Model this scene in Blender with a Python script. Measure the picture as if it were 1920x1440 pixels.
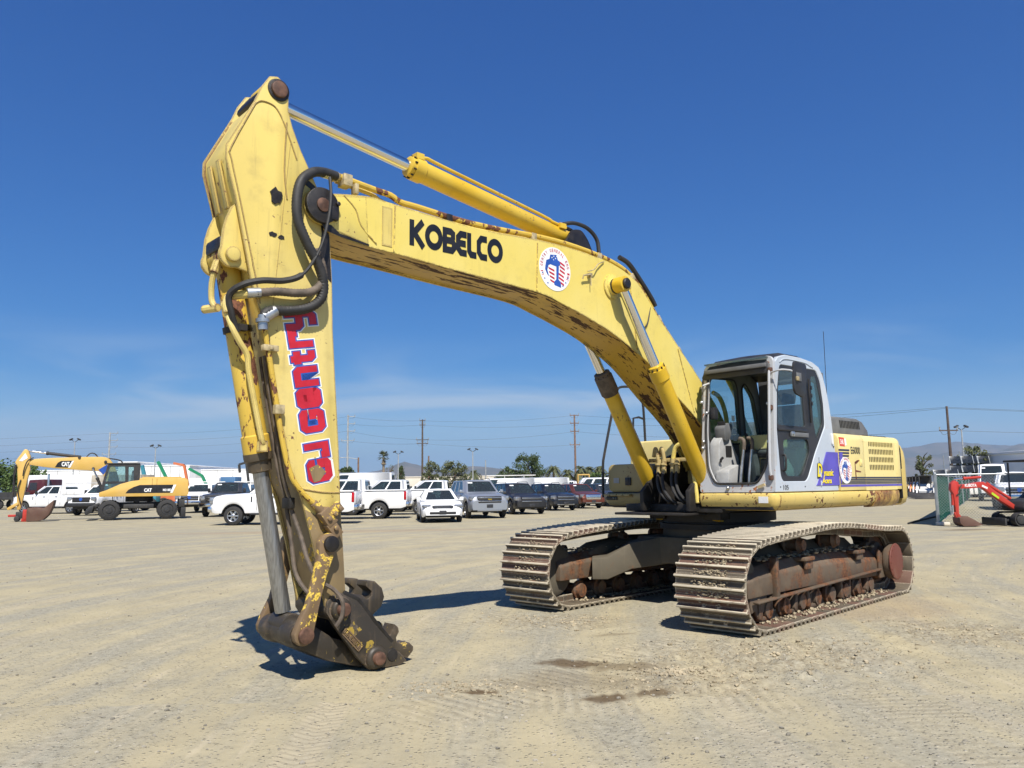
import bpy, bmesh, math, random
import numpy as np
from mathutils import Vector, Matrix
from mathutils.geometry import tessellate_polygon

R = math.radians
SC = bpy.context.scene
COL = SC.collection
for _o in list(bpy.data.objects):
    bpy.data.objects.remove(_o)

# ---------------------------------------------------------------- camera
CAM_H, F_PX = 1.533, 1482.65
PITCH, ROLL = R(7.387), R(-0.696)
_fw = Vector((0, math.cos(PITCH), math.sin(PITCH)))
_up = Vector((0, -math.sin(PITCH), math.cos(PITCH)))
_rt = Vector((1, 0, 0))
_r2 = _rt * math.cos(ROLL) + _up * math.sin(ROLL)
_u2 = -_rt * math.sin(ROLL) + _up * math.cos(ROLL)
cd = bpy.data.cameras.new('camera')
cd.sensor_fit = 'HORIZONTAL'
cd.sensor_width = 36.0
cd.lens = 36.0 * F_PX / 1920.0
cd.clip_start = 0.1
cd.clip_end = 40000.0
camera = bpy.data.objects.new('camera', cd)
COL.objects.link(camera)
_m = Matrix((( _r2.x, _u2.x, -_fw.x, 0), (_r2.y, _u2.y, -_fw.y, 0), (_r2.z, _u2.z, -_fw.z, CAM_H), (0, 0, 0, 1)))
camera.matrix_world = _m
SC.camera = camera

# ---------------------------------------------------------------- machine frame (swing centre on the ground)
MX, MY = 2.7665, 10.945
YAW_T, YAW_U = R(225.806), R(222.306)      # crawler, upper structure
DYAW = YAW_T - YAW_U

# ---------------------------------------------------------------- sun and sky
_sv = Vector((0.39, 0.66, 1.0))            # towards the sun, in the upper-structure frame
_c, _s = math.cos(YAW_U), math.sin(YAW_U)
SUNV = Vector((_c * _sv.x - _s * _sv.y, _s * _sv.x + _c * _sv.y, _sv.z)).normalized()
SUN_EL = math.asin(SUNV.z)
SUN_AZ = math.atan2(SUNV.x, SUNV.y)        # from +Y towards +X
sl = bpy.data.lights.new('sun', 'SUN')
sl.energy = 5.0
sl.angle = R(0.53)
sl.color = (1.0, 0.95, 0.87)
sun = bpy.data.objects.new('sun', sl)
COL.objects.link(sun)
sun.rotation_euler = SUNV.to_track_quat('Z', 'Y').to_euler()
sun.location = (0, 0, 60)

world = bpy.data.worlds.new('World')
SC.world = world
world.use_nodes = True
wn = world.node_tree
wn.nodes.clear()
_out = wn.nodes.new('ShaderNodeOutputWorld')
_bg = wn.nodes.new('ShaderNodeBackground')
_sky = wn.nodes.new('ShaderNodeTexSky')
_sky.sky_type = 'NISHITA'
_sky.sun_disc = False
_sky.sun_elevation = SUN_EL
_sky.sun_rotation = SUN_AZ
_sky.altitude = 300.0
_sky.air_density = 1.0
_sky.dust_density = 0.0
_sky.ozone_density = 8.0
_bg.inputs['Strength'].default_value = 0.091
# thin cirrus veils drifting low over the horizon
_tc = wn.nodes.new('ShaderNodeTexCoord')
_mp = wn.nodes.new('ShaderNodeMapping')
_mp.inputs['Rotation'].default_value = (0, R(-7), 0)
_mp.inputs['Scale'].default_value = (2.0, 2.0, 12.0)
_mp.inputs['Location'].default_value = (0.35, 0.0, 0.25)
_nz = wn.nodes.new('ShaderNodeTexNoise')
_nz.inputs['Scale'].default_value = 1.15
_nz.inputs['Detail'].default_value = 6.0
_nz.inputs['Roughness'].default_value = 0.5
_nz.inputs['Distortion'].default_value = 0.7
_rp = wn.nodes.new('ShaderNodeMapRange')
_rp.interpolation_type = 'SMOOTHSTEP'
for _k, _v in (('From Min', 0.43), ('From Max', 0.76), ('To Min', 0.0), ('To Max', 0.95)):
    _rp.inputs[_k].default_value = _v
_sp = wn.nodes.new('ShaderNodeSeparateXYZ')
_hz = wn.nodes.new('ShaderNodeMapRange')
_hz.interpolation_type = 'SMOOTHSTEP'
for _k, _v in (('From Min', 0.21), ('From Max', 0.08), ('To Min', 0.0), ('To Max', 1.0)):
    _hz.inputs[_k].default_value = _v
_mu = wn.nodes.new('ShaderNodeMath'); _mu.operation = 'MULTIPLY'
_mx = wn.nodes.new('ShaderNodeMix'); _mx.data_type = 'RGBA'
_mx.inputs['B'].default_value = (4.4, 5.3, 6.3, 1)
L_ = wn.links.new
L_(_tc.outputs['Generated'], _mp.inputs['Vector'])
L_(_mp.outputs['Vector'], _nz.inputs['Vector'])
L_(_nz.outputs['Fac'], _rp.inputs['Value'])
L_(_tc.outputs['Generated'], _sp.inputs['Vector'])
L_(_sp.outputs['Z'], _hz.inputs['Value'])
L_(_rp.outputs['Result'], _mu.inputs[0])
L_(_hz.outputs['Result'], _mu.inputs[1])
L_(_mu.outputs['Value'], _mx.inputs['Factor'])
# colour response of the clear dry air: deeper blue overhead than the sky model's default
_sc = wn.nodes.new('ShaderNodeSeparateColor'); _cc = wn.nodes.new('ShaderNodeCombineColor')
L_(_sky.outputs['Color'], _sc.inputs[0])
for _i, (_a, _g) in enumerate(((0.25, 1.27), (0.56, 1.02), (1.28, 0.74))):
    _p = wn.nodes.new('ShaderNodeMath'); _p.operation = 'POWER'; _p.inputs[1].default_value = _g
    _q = wn.nodes.new('ShaderNodeMath'); _q.operation = 'MULTIPLY'; _q.inputs[1].default_value = _a
    L_(_sc.outputs[_i], _p.inputs[0]); L_(_p.outputs[0], _q.inputs[0]); L_(_q.outputs[0], _cc.inputs[_i])
# pale band of dusty air along the whole horizon
_hb = wn.nodes.new('ShaderNodeMapRange'); _hb.interpolation_type = 'SMOOTHSTEP'
for _k, _v in (('From Min', 0.16), ('From Max', -0.02), ('To Min', 0.0), ('To Max', 0.72)):
    _hb.inputs[_k].default_value = _v
_mh = wn.nodes.new('ShaderNodeMix'); _mh.data_type = 'RGBA'
_mh.inputs['B'].default_value = (4.7, 6.0, 7.0, 1)
L_(_sp.outputs['Z'], _hb.inputs['Value'])
L_(_hb.outputs['Result'], _mh.inputs['Factor'])
L_(_cc.outputs[0], _mh.inputs['A'])
L_(_mh.outputs['Result'], _mx.inputs['A'])
L_(_mx.outputs['Result'], _bg.inputs['Color'])
L_(_bg.outputs['Background'], _out.inputs['Surface'])

vs = SC.view_settings
vs.view_transform = 'Standard'
vs.look = 'None'
vs.gamma = 1.0
vs.exposure = 0.5
vs.use_curve_mapping = False
SC.cycles.use_denoising = True
SC.cycles.max_bounces = 8
SC.cycles.transparent_max_bounces = 12
SC.cycles.volume_bounces = 0
SC.cycles.caustics_reflective = False
SC.cycles.caustics_refractive = False
SC.cycles.sample_clamp_indirect = 6.0

# ---------------------------------------------------------------- mesh helpers
def V(*a):
    return Vector(a)

class MB:
    """collects shapes; build() links them as one mesh object"""
    def __init__(s):
        s.v, s.f, s.mi = [], [], []

    def add(s, vs, fs, mi=0):
        o = len(s.v)
        s.v += [tuple(v) for v in vs]
        s.f += [tuple(i + o for i in f) for f in fs]
        s.mi += [mi] * len(fs)
        return s

    def box(s, c, d, rot=None, mi=0, taper=1.0):
        x, y, z = d[0] / 2, d[1] / 2, d[2] / 2
        vs = [Vector((sx * x * (taper if sz > 0 else 1), sy * y * (taper if sz > 0 else 1), sz * z)) for sz in (-1, 1) for sy in (-1, 1) for sx in (-1, 1)]
        if rot is not None:
            vs = [rot @ v for v in vs]
        c = Vector(c)
        return s.add([v + c for v in vs], [(0, 2, 3, 1), (4, 5, 7, 6), (0, 1, 5, 4), (2, 6, 7, 3), (0, 4, 6, 2), (1, 3, 7, 5)], mi)

    def span(s, a, b, mi=0):
        return s.box([(p + q) / 2 for p, q in zip(a, b)], [abs(q - p) for p, q in zip(a, b)], None, mi)

    def prism(s, pts, y0, y1, mi=0, ax='y'):
        n = len(pts)
        if ax == 'y':
            a = [(p[0], y0, p[1]) for p in pts]; b = [(p[0], y1, p[1]) for p in pts]
        elif ax == 'x':
            a = [(y0, p[0], p[1]) for p in pts]; b = [(y1, p[0], p[1]) for p in pts]
        else:
            a = [(p[0], p[1], y0) for p in pts]; b = [(p[0], p[1], y1) for p in pts]
        return s.add(a + b, [tuple(range(n)), tuple(range(2 * n - 1, n - 1, -1))] + [(i, n + i, n + (i + 1) % n, (i + 1) % n) for i in range(n)], mi)

    def loft(s, rings, caps=True, mi=0, closed=True):
        n = len(rings[0]); vs = [p for r in rings for p in r]; fs = []
        for k in range(len(rings) - 1):
            for i in range(n if closed else n - 1):
                j = (i + 1) % n
                fs.append((k * n + i, k * n + j, (k + 1) * n + j, (k + 1) * n + i))
        if caps:
            fs.append(tuple(range(n - 1, -1, -1)))
            fs.append(tuple((len(rings) - 1) * n + i for i in range(n)))
        return s.add(vs, fs, mi)

    def cyl(s, p0, p1, r0, r1=None, n=16, mi=0, caps=True):
        r1 = r0 if r1 is None else r1
        p0, p1 = Vector(p0), Vector(p1)
        d = (p1 - p0).normalized()
        a = d.orthogonal().normalized(); b = d.cross(a)
        ring = lambda p, r: [p + (a * math.cos(t) + b * math.sin(t)) * r for t in [2 * math.pi * i / n for i in range(n)]]
        return s.loft([ring(p0, r0), ring(p1, r1)], caps, mi)

    def lathe(s, p0, axis, prof, n=20, mi=0, caps=True):
        """prof: (distance along axis, radius)"""
        p0 = Vector(p0); d = Vector(axis).normalized()
        a = d.orthogonal().normalized(); b = d.cross(a)
        rings = [[p0 + d * h + (a * math.cos(t) + b * math.sin(t)) * max(r, 1e-4) for t in [2 * math.pi * i / n for i in range(n)]] for h, r in prof]
        return s.loft(rings, caps, mi)

    def tube(s, path, r, n=8, mi=0, smooth=0, ribs=None):
        path = [Vector(p) for p in path]
        if smooth:
            path = crom(path, smooth)
        if ribs:
            path = resample(path, ribs)
        rings = []; prev = None
        for i, p in enumerate(path):
            d = (path[min(i + 1, len(path) - 1)] - path[max(i - 1, 0)]).normalized()
            if prev is None:
                a = d.orthogonal().normalized()
            else:
                a = (prev - d * prev.dot(d)).normalized()
            prev = a; b = d.cross(a)
            rr = float(np.interp(i / max(len(path) - 1, 1), np.linspace(0, 1, len(r)), r)) if isinstance(r, (list, tuple)) else r
            if ribs:
                rr = rr * (1.0 if i % 2 else 0.9)
            rings.append([p + (a * math.cos(t) + b * math.sin(t)) * rr for t in [2 * math.pi * k / n for k in range(n)]])
        return s.loft(rings, True, mi)

    def plate(s, outer, holes, fn, t, mi=0):
        """flat panel with openings: outer / holes in 2-D, fn(u, v, w) -> point, thickness t"""
        loops = [outer] + list(holes)
        fl = [p for l in loops for p in l]
        tris = tessellate_polygon([[Vector((p[0], p[1], 0)) for p in l] for l in loops])
        n = len(fl)
        a = [fn(p[0], p[1], 0.0) for p in fl]; b = [fn(p[0], p[1], -t) for p in fl]
        fs = []
        for q in tris:
            fs.append(tuple(q)); fs.append(tuple(i + n for i in reversed(q)))
        o = 0
        for l in loops:
            m = len(l)
            for i in range(m):
                j = (i + 1) % m
                fs.append((o + i, o + n + i, o + n + j, o + j))
            o += m
        return s.add(a + b, fs, mi)

    def mesh(s, name, bevel=0.0, seg=2, ang=32, smooth=35):
        me = bpy.data.meshes.new(name)
        me.from_pydata(s.v, [], s.f)
        me.polygons.foreach_set('material_index', s.mi)
        bm = bmesh.new(); bm.from_mesh(me)
        bmesh.ops.remove_doubles(bm, verts=bm.verts, dist=1e-5)
        bmesh.ops.recalc_face_normals(bm, faces=bm.faces)
        if bevel:
            es = [e for e in bm.edges if len(e.link_faces) == 2 and e.calc_face_angle(0) > R(ang)]
            if es:
                bmesh.ops.bevel(bm, geom=es, offset=bevel, segments=seg, profile=0.5, affect='EDGES', clamp_overlap=True)
        bm.to_mesh(me); bm.free()
        if smooth:
            me.polygons.foreach_set('use_smooth', [True] * len(me.polygons))
            me.set_sharp_from_angle(angle=R(smooth))
        me.update()
        return me

    def build(s, name, mats, parent=None, bevel=0.0, seg=2, ang=32, smooth=35, loc=None, rotz=None):
        me = s.mesh(name, bevel, seg, ang, smooth)
        return obj(name, me, mats, parent, loc, rotz)

def obj(name, me, mats, parent=None, loc=None, rotz=None):
    for m in (mats if isinstance(mats, (list, tuple)) else [mats]):
        me.materials.append(M[m] if isinstance(m, str) else m)
    o = bpy.data.objects.new(name, me)
    COL.objects.link(o)
    if parent is not None:
        o.parent = parent
    if loc is not None:
        o.location = loc
    if rotz is not None:
        o.rotation_euler = (0, 0, rotz)
    return o

def empty(name, label, cat, loc=(0, 0, 0), rotz=0, group=None):
    o = bpy.data.objects.new(name, None)
    o.empty_display_size = 0.3
    COL.objects.link(o)
    o.location = loc; o.rotation_euler = (0, 0, rotz)
    return tag(o, label, cat, group)

def tag(o, label, cat=None, group=None):
    o['label'] = label
    if cat: o['category'] = cat
    if group: o['group'] = group
    return o

def copy_tree(o, parent=None):
    c = o.copy(); COL.objects.link(c); c.parent = parent
    for ch in list(o.children):
        copy_tree(ch, c)
    return c

def crom(pts, k):
    out = []
    n = len(pts)
    for i in range(n - 1):
        p0, p1, p2, p3 = pts[max(i - 1, 0)], pts[i], pts[i + 1], pts[min(i + 2, n - 1)]
        for j in range(k):
            t = j / k
            out.append(0.5 * ((2 * p1) + (p2 - p0) * t + (2 * p0 - 5 * p1 + 4 * p2 - p3) * t * t + (3 * p1 - p0 - 3 * p2 + p3) * t ** 3))
    out.append(pts[-1])
    return out

def resample(pts, step):
    out = [pts[0]]; acc = 0.0
    for a, b in zip(pts[:-1], pts[1:]):
        L = (b - a).length; d = step - acc
        while d <= L:
            out.append(a.lerp(b, d / L)); d += step
        acc = L - (d - step)
    return out

def arc(cx, cy, r, a0, a1, n):
    return [(cx + r * math.cos(R(a0 + (a1 - a0) * i / n)), cy + r * math.sin(R(a0 + (a1 - a0) * i / n))) for i in range(n + 1)]

def rrect(x0, y0, x1, y1, r, n=3):
    return arc(x1 - r, y1 - r, r, 0, 90, n) + arc(x0 + r, y1 - r, r, 90, 180, n) + arc(x0 + r, y0 + r, r, 180, 270, n) + arc(x1 - r, y0 + r, r, 270, 360, n)

def rpoly(pts, r, n=3):
    """polygon with rounded corners"""
    out = []
    m = len(pts)
    for i in range(m):
        p = Vector(pts[i]); a = Vector(pts[i - 1]) - p; b = Vector(pts[(i + 1) % m]) - p
        rr = min(r, a.length * 0.45, b.length * 0.45)
        p1 = p + a.normalized() * rr; p2 = p + b.normalized() * rr
        for k in range(n + 1):
            t = k / n
            q = p1 * (1 - t) ** 2 + p * 2 * t * (1 - t) + p2 * t * t
            out.append((q.x, q.y))
    return out

_textcache = {}
def text_mesh(body, offset=0.0, shear=0.0, extrude=0.02):
    key = (body, offset, shear, extrude)
    if key in _textcache:
        return _textcache[key]
    cu = bpy.data.curves.new('lettering', 'FONT')
    cu.body = body; cu.size = 1.0; cu.offset = offset; cu.shear = shear; cu.extrude = extrude
    cu.resolution_u = 3
    o = bpy.data.objects.new('lettering', cu)
    COL.objects.link(o)
    dg = bpy.context.evaluated_depsgraph_get()
    me = bpy.data.meshes.new_from_object(o.evaluated_get(dg))
    co = [v.co.copy() for v in me.vertices]; fs = [tuple(p.vertices) for p in me.polygons]
    bpy.data.objects.remove(o); bpy.data.curves.remove(cu); bpy.data.meshes.remove(me)
    _textcache[key] = (co, fs)
    return co, fs

def lettering(name, body, mat, parent, org, u, v, w, h, offset=0.0, shear=0.0, thick=0.003, bounds=None, mb=None):
    """text filling a w x h box centred on org, reading along u, up along v"""
    co, fs = text_mesh(body, offset, shear)
    bc = text_mesh(body, bounds if bounds is not None else offset, shear)[0]
    x0 = min(c.x for c in bc); x1 = max(c.x for c in bc); y0 = min(c.y for c in bc); y1 = max(c.y for c in bc)
    u = Vector(u).normalized(); v = Vector(v).normalized(); nn = u.cross(v).normalized(); org = Vector(org)
    pts = [org + u * ((c.x - (x0 + x1) / 2) / (x1 - x0) * w) + v * ((c.y - (y0 + y1) / 2) / (y1 - y0) * h) + nn * (thick if c.z > 0 else -0.002) for c in co]
    if mb is not None:
        return mb.add(pts, fs)
    m = MB().add(pts, fs)
    return m.build(name, mat, parent, smooth=0)

def stroke_outline(path, half, closed=False, cap=0.0):
    pts = [Vector((p[0], p[1])) for p in path]
    n = len(pts); L, Rr = [], []
    for i in range(n):
        if closed:
            a, b = pts[i - 1], pts[(i + 1) % n]
            d0 = (pts[i] - a).normalized(); d1 = (b - pts[i]).normalized()
        else:
            d0 = (pts[i] - pts[i - 1]).normalized() if i else (pts[1] - pts[0]).normalized()
            d1 = (pts[i + 1] - pts[i]).normalized() if i < n - 1 else d0
        n0 = Vector((-d0.y, d0.x)); n1 = Vector((-d1.y, d1.x))
        m = (n0 + n1).normalized(); k = half / max(m.dot(n0), .45)
        p = pts[i]
        if not closed and i == 0: p = p - d1 * cap
        if not closed and i == n - 1: p = p + d0 * cap
        L.append((p.x + m.x * k, p.y + m.y * k)); Rr.append((p.x - m.x * k, p.y - m.y * k))
    if closed:
        return L, Rr
    return L + list(reversed(Rr)), None

# heavy block capitals: centre lines in a box of height 1
def _o(w, h0=.12, h1=.88, m=.12, n=5):
    return [(x, y) for x, y in arc(w / 2, (h0 + h1) / 2, 1, 0, 345, 23)], w
def oval(x0, x1, y0, y1, n=24):
    return [((x0 + x1) / 2 + (x1 - x0) / 2 * math.cos(2 * math.pi * i / n), (y0 + y1) / 2 + (y1 - y0) / 2 * math.sin(2 * math.pi * i / n)) for i in range(n)]
GLYPH = {   # width, [(path, closed)]
    'K': (.90, [([(.13, 0), (.13, 1)], 0), ([(.78, 1.0), (.27, .52), (.33, .46), (.82, 0)], 0)]),
    'O': (1.06, [(oval(.125, .935, .125, .875), 1)]),
    'B': (.82, [([(.125, .125), (.125, .875), (.50, .875), (.64, .80), (.64, .62), (.54, .52), (.60, .50), (.70, .40), (.70, .24), (.58, .125)], 1), ([(.2, .51), (.52, .51)], 0)]),
    'E': (.70, [([(.68, .875), (.30, .875), (.125, .72), (.125, .28), (.30, .125), (.68, .125)], 0), ([(.2, .5), (.62, .5)], 0)]),
    'L': (.62, [([(.125, 1), (.125, .26), (.25, .125), (.60, .125)], 0)]),
    'C': (.70, [([(.68, .875), (.30, .875), (.125, .70), (.125, .30), (.30, .125), (.68, .125)], 0)]),
    'c': (1.0, [([(.88, .66), (.88, .80), (.80, .86), (.24, .86), (.14, .76), (.14, .24), (.24, .14), (.80, .14), (.88, .20), (.88, .42), (.62, .42)], 0)]),
    'J': (.72, [([(.10, .34), (.10, .14), (.52, .14), (.52, 1.0)], 0)]),
    'G': (1.0, [([(.88, .66), (.88, .80), (.80, .86), (.24, .86), (.14, .76), (.14, .24), (.24, .14), (.80, .14), (.88, .24), (.88, .46), (.58, .46)], 0)]),
    'e': (.86, [([(.28, .44), (.74, .44), (.74, .78), (.66, .86), (.22, .86), (.14, .78), (.14, .22), (.22, .14), (.66, .14), (.74, .22)], 0)]),
    'n': (.90, [([(.14, 0), (.14, .98)], 0), ([(.2, .84), (.66, .84), (.76, .74), (.76, 0)], 0)]),
    't': (.66, [([(.60, .14), (.34, .14), (.26, .22), (.26, 1.0)], 0), ([(.02, .74), (.60, .74)], 0)]),
    'r': (.70, [([(.14, 0), (.14, .98)], 0), ([(.2, .84), (.66, .84), (.66, .62)], 0)]),
    'y': (.86, [([(.14, 1.0), (.14, .52), (.22, .44), (.72, .44)], 0), ([(.72, 1.0), (.72, -.02), (.60, -.12), (.20, -.12)], 0)]),
    ' ': (.22, []),
}
def block_letters(name, body, mat, parent, org, u, v, w, h, half, thick, gap=.06, grow_=0.0, shear=0.0):
    """one mesh per letter; w x h is the box of the whole word, half the half stroke in letter heights"""
    tot = sum(GLYPH[c][0] for c in body) + gap * (len(body) - 1)
    u = Vector(u).normalized(); v = Vector(v).normalized(); nn = u.cross(v).normalized(); org = Vector(org)
    x = 0.0
    for c in body:
        gw, paths = GLYPH[c]
        mb = MB()
        for k, (p, closed) in enumerate(paths):
            pp = [(px + x, py) for px, py in p]
            fn = lambda a, b, z, k=k: org + u * ((a + shear * b) / tot * w - w / 2) + v * ((b - .5) * h) + nn * (thick + k * .0004 + z)
            a, b = stroke_outline(pp, half + grow_, closed, cap=grow_)
            if closed:
                area = sum(a[i - 1][0] * a[i][1] - a[i][0] * a[i - 1][1] for i in range(len(a)))
                bb_ = [q for q in b]
                big_, small_ = (a, b) if max(q[0] for q in a) > max(q[0] for q in b) else (b, a)
                mb.plate(big_, [small_], fn, thick + .001)
            else:
                mb.plate(a, [], fn, thick + .001)
        if paths:
            mb.build(name, mat, parent, smooth=0)
        x += gw + gap

# ---------------------------------------------------------------- materials
M = {}
class NT:
    def __init__(s, name):
        s.m = bpy.data.materials.new(name); s.m.use_nodes = True
        s.t = s.m.node_tree; s.b = s.t.nodes['Principled BSDF']
        M[name] = s.m
    def n(s, typ, props=None, **inp):
        nd = s.t.nodes.new('ShaderNode' + typ)
        for k, v in (props or {}).items():
            setattr(nd, k, v)
        for k, v in inp.items():
            key = int(k[1:]) if k[0] == '_' and k[1:].isdigit() else k.replace('_', ' ')
            s.set(nd.inputs[key], v)
        return nd
    def set(s, sock, v):
        if isinstance(v, bpy.types.NodeSocket):
            s.t.links.new(v, sock)
        elif isinstance(v, (tuple, list)) and len(v) == 3 and sock.type == 'RGBA':
            sock.default_value = (*v, 1)
        else:
            sock.default_value = v
    def bs(s, **inp):
        for k, v in inp.items():
            s.set(s.b.inputs[k.replace('_', ' ')], v)
    def math(s, op, a, b=0.0, c=None):
        nd = s.n('Math', {'operation': op}, _0=a, _1=b)
        if c is not None: s.set(nd.inputs[2], c)
        return nd.outputs[0]
    def mix(s, f, a, b):
        nd = s.t.nodes.new('ShaderNodeMix'); nd.data_type = 'RGBA'
        s.set(nd.inputs['Factor'], f); s.set(nd.inputs['A'], a); s.set(nd.inputs['B'], b)
        return nd.outputs['Result']
    def ramp(s, v, a, b, lo=0.0, hi=1.0):
        nd = s.n('MapRange', {'interpolation_type': 'SMOOTHSTEP'}, Value=v, From_Min=a, From_Max=b, To_Min=lo, To_Max=hi)
        return nd.outputs[0]
    def coord(s, kind='Object', scale=None, rot=None, loc=None):
        t = s.n('TexCoord').outputs[kind]
        if scale or rot or loc:
            t = s.n('Mapping', None, Vector=t, Scale=scale or (1, 1, 1), Rotation=rot or (0, 0, 0), Location=loc or (0, 0, 0)).outputs[0]
        return t
    def noise(s, vec, scale, detail=3.0, rough=0.55, dist=0.0):
        return s.n('TexNoise', None, Vector=vec, Scale=scale, Detail=detail, Roughness=rough, Distortion=dist).outputs['Fac']
    def bump(s, h, strength=0.3, dist=0.01):
        s.set(s.b.inputs['Normal'], s.n('Bump', None, Strength=strength, Distance=dist, Height=h).outputs[0])

def plain(name, col, rough=0.5, metal=0.0, var=0.12, scale=6.0, bump=0.0, coat=0.0, spec=0.5):
    """plain surface with slight tone variation"""
    t = NT(name); c = t.coord()
    n1 = t.noise(c, scale, 4.0)
    d = tuple(x * (1 - var) for x in col); e = tuple(min(1, x * (1 + var)) for x in col)
    t.bs(Base_Color=t.mix(t.ramp(n1, 0.3, 0.7), d, e), Roughness=rough, Metallic=metal, Coat_Weight=coat, Specular_IOR_Level=spec)
    t.set(t.b.inputs['Roughness'], t.ramp(n1, 0.25, 0.75, max(rough - 0.08, 0.03), min(rough + 0.1, 1)))
    if bump:
        t.bump(t.noise(c, scale * 14, 3.0), bump, 0.004)
    return t.m

def paint(name, col, fade, chip=0.5, chipcol=(0.09, 0.045, 0.03), rough=0.42, dirt=0.25, dirtcol=(0.17, 0.12, 0.065), cs=26.0, scr=0.5, rust=0.0, rand=False, edge=0.0, edgecol=None, st3=None, topz=None):
    """weathered machine paint: faded patches, clustered chips down to primer, scratches, grime"""
    t = NT(name); c = t.coord()
    if rand:
        rnd = t.n('ObjectInfo').outputs['Random']
        c = t.n('VectorMath', {'operation': 'ADD'}, _0=c, _1=t.n('CombineXYZ', None, X=t.math('MULTIPLY', rnd, 37.0), Y=rnd, Z=0.0).outputs[0]).outputs[0]
    big = t.noise(c, 1.1, 4.0)
    base = t.mix(t.ramp(big, 0.35, 0.68), col, fade)
    if rand:
        base = t.mix(t.ramp(rnd, .74, .78, 0, .7), base, (0.13, 0.058, 0.04))
    mid = t.noise(c, 4.5, 5.0, 0.62)
    if dirt:
        base = t.mix(t.ramp(mid, 0.50, 0.82, 0.0, dirt), base, dirtcol)
        st = t.noise(t.coord(scale=(7, 7, 0.5)), 3.0, 3.0)
        base = t.mix(t.ramp(st, 0.58, 0.78, 0.0, dirt * 0.7), base, dirtcol)
    if rust:
        rn = t.noise(t.coord(scale=(1.5, 1.5, 1.1)), 2.4, 6.0, 0.68)
        rmask = t.ramp(rn, 0.60 - 0.25 * rust, 0.76 - 0.2 * rust, 0.0, 0.85)
        rcol = t.mix(t.ramp(t.noise(c, 30.0, 4.0), 0.3, 0.7), (0.06, 0.024, 0.013), (0.23, 0.088, 0.03))
        base = t.mix(rmask, base, rcol)
    c3 = t.n('VectorMath', {'operation': 'MULTIPLY'}, _0=c, _1=st3).outputs[0] if st3 else c
    fine = t.noise(c3, cs, 4.0, 0.62)
    clus = t.noise(c3, 2.3, 3.0)
    val = t.math('ADD', t.math('MULTIPLY', fine, 0.62), t.math('MULTIPLY', clus, 0.38))
    th = 0.66 - 0.16 * chip
    mask = t.ramp(val, th, th + 0.018)
    if scr:
        sc = t.noise(t.coord(scale=(1.5, 1.5, 26), rot=(0.3, 0.6, 0)), 6.0, 2.0)
        sc2 = t.noise(t.coord(scale=(24, 1.5, 1.5), rot=(0.2, 0.4, 0.3)), 5.0, 2.0)
        smask = t.math('MULTIPLY', t.ramp(t.math('MAXIMUM', sc, sc2), 0.755 - 0.06 * scr, 0.775 - 0.06 * scr), t.ramp(clus, 0.42, 0.6))
        mask = t.math('MAXIMUM', mask, t.math('MULTIPLY', smask, 0.85))
    if edge:
        bv = t.n('Bevel', {'samples': 4}, Radius=0.03).outputs[0]
        gn = t.n('NewGeometry').outputs['Normal']
        ed = t.math('SUBTRACT', 1.0, t.n('VectorMath', {'operation': 'DOT_PRODUCT'}, _0=bv, _1=gn).outputs['Value'])
        em = t.ramp(t.math('MULTIPLY', t.ramp(ed, 0.004, 0.10), t.math('ADD', t.math('MULTIPLY', fine, .75), t.math('MULTIPLY', clus, .75))), 0.78 - 0.30 * edge, 0.86 - 0.30 * edge)
        if edgecol is None:
            mask = t.math('MAXIMUM', mask, em)
    ccol = t.mix(t.ramp(t.noise(c, 60.0, 2.0), 0.35, 0.65), chipcol, tuple(min(1, x * 2.2) for x in chipcol))
    fin = t.mix(mask, base, ccol)
    if edge and edgecol is not None:
        fin = t.mix(t.math('MULTIPLY', em, .8), fin, edgecol)
    if topz:       # dusty rubbed bar crowns, sunlit brightness put into their colour
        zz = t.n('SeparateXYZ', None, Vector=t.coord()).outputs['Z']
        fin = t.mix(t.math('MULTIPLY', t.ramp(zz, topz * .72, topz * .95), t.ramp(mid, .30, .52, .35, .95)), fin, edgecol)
    t.bs(Base_Color=fin, Roughness=t.mix(mask, (rough,) * 3, (0.8,) * 3), Specular_IOR_Level=0.4)
    h = t.math('ADD', t.math('MULTIPLY', mask, -0.5), t.math('MULTIPLY', mid, 0.35))
    t.bump(h, 0.35, 0.004)
    return t.m

YEL = (0.74, 0.50, 0.085)
paint('boom_paint', (0.68, 0.54, 0.125), (0.71, 0.58, 0.175), 0.12, dirt=0.22, cs=30, edge=0.45)
paint('arm_paint', (0.63, 0.49, 0.135), (0.67, 0.54, 0.195), 0.28, dirt=0.32, cs=24, edge=0.8)
paint('arm_low_paint', (0.30, 0.215, 0.10), (0.17, 0.125, 0.07), 0.42, chipcol=(0.30, 0.20, 0.03), dirt=0.6, dirtcol=(0.10, 0.076, 0.048), cs=9, scr=0)
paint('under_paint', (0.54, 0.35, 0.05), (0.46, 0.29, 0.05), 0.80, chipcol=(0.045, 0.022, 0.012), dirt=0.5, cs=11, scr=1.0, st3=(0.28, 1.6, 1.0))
paint('cylinder_paint', (0.62, 0.39, 0.022), (0.65, 0.45, 0.06), 0.20, dirt=0.25, cs=34, rough=0.34)
paint('worn_cylinder_paint', (0.60, 0.42, 0.07), (0.58, 0.38, 0.05), 0.86, chipcol=(0.085, 0.034, 0.018), dirt=0.35, cs=13, scr=1.0, st3=(1.0, 1.0, 0.5))
paint('house_paint', (0.74, 0.60, 0.23), (0.77, 0.64, 0.28), 0.06, dirt=0.12, cs=30)
paint('deck_paint', (0.66, 0.48, 0.13), (0.69, 0.53, 0.18), 0.60, chipcol=(0.085, 0.034, 0.016), dirt=0.25, cs=17, scr=0.9, edge=0.6)
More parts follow.
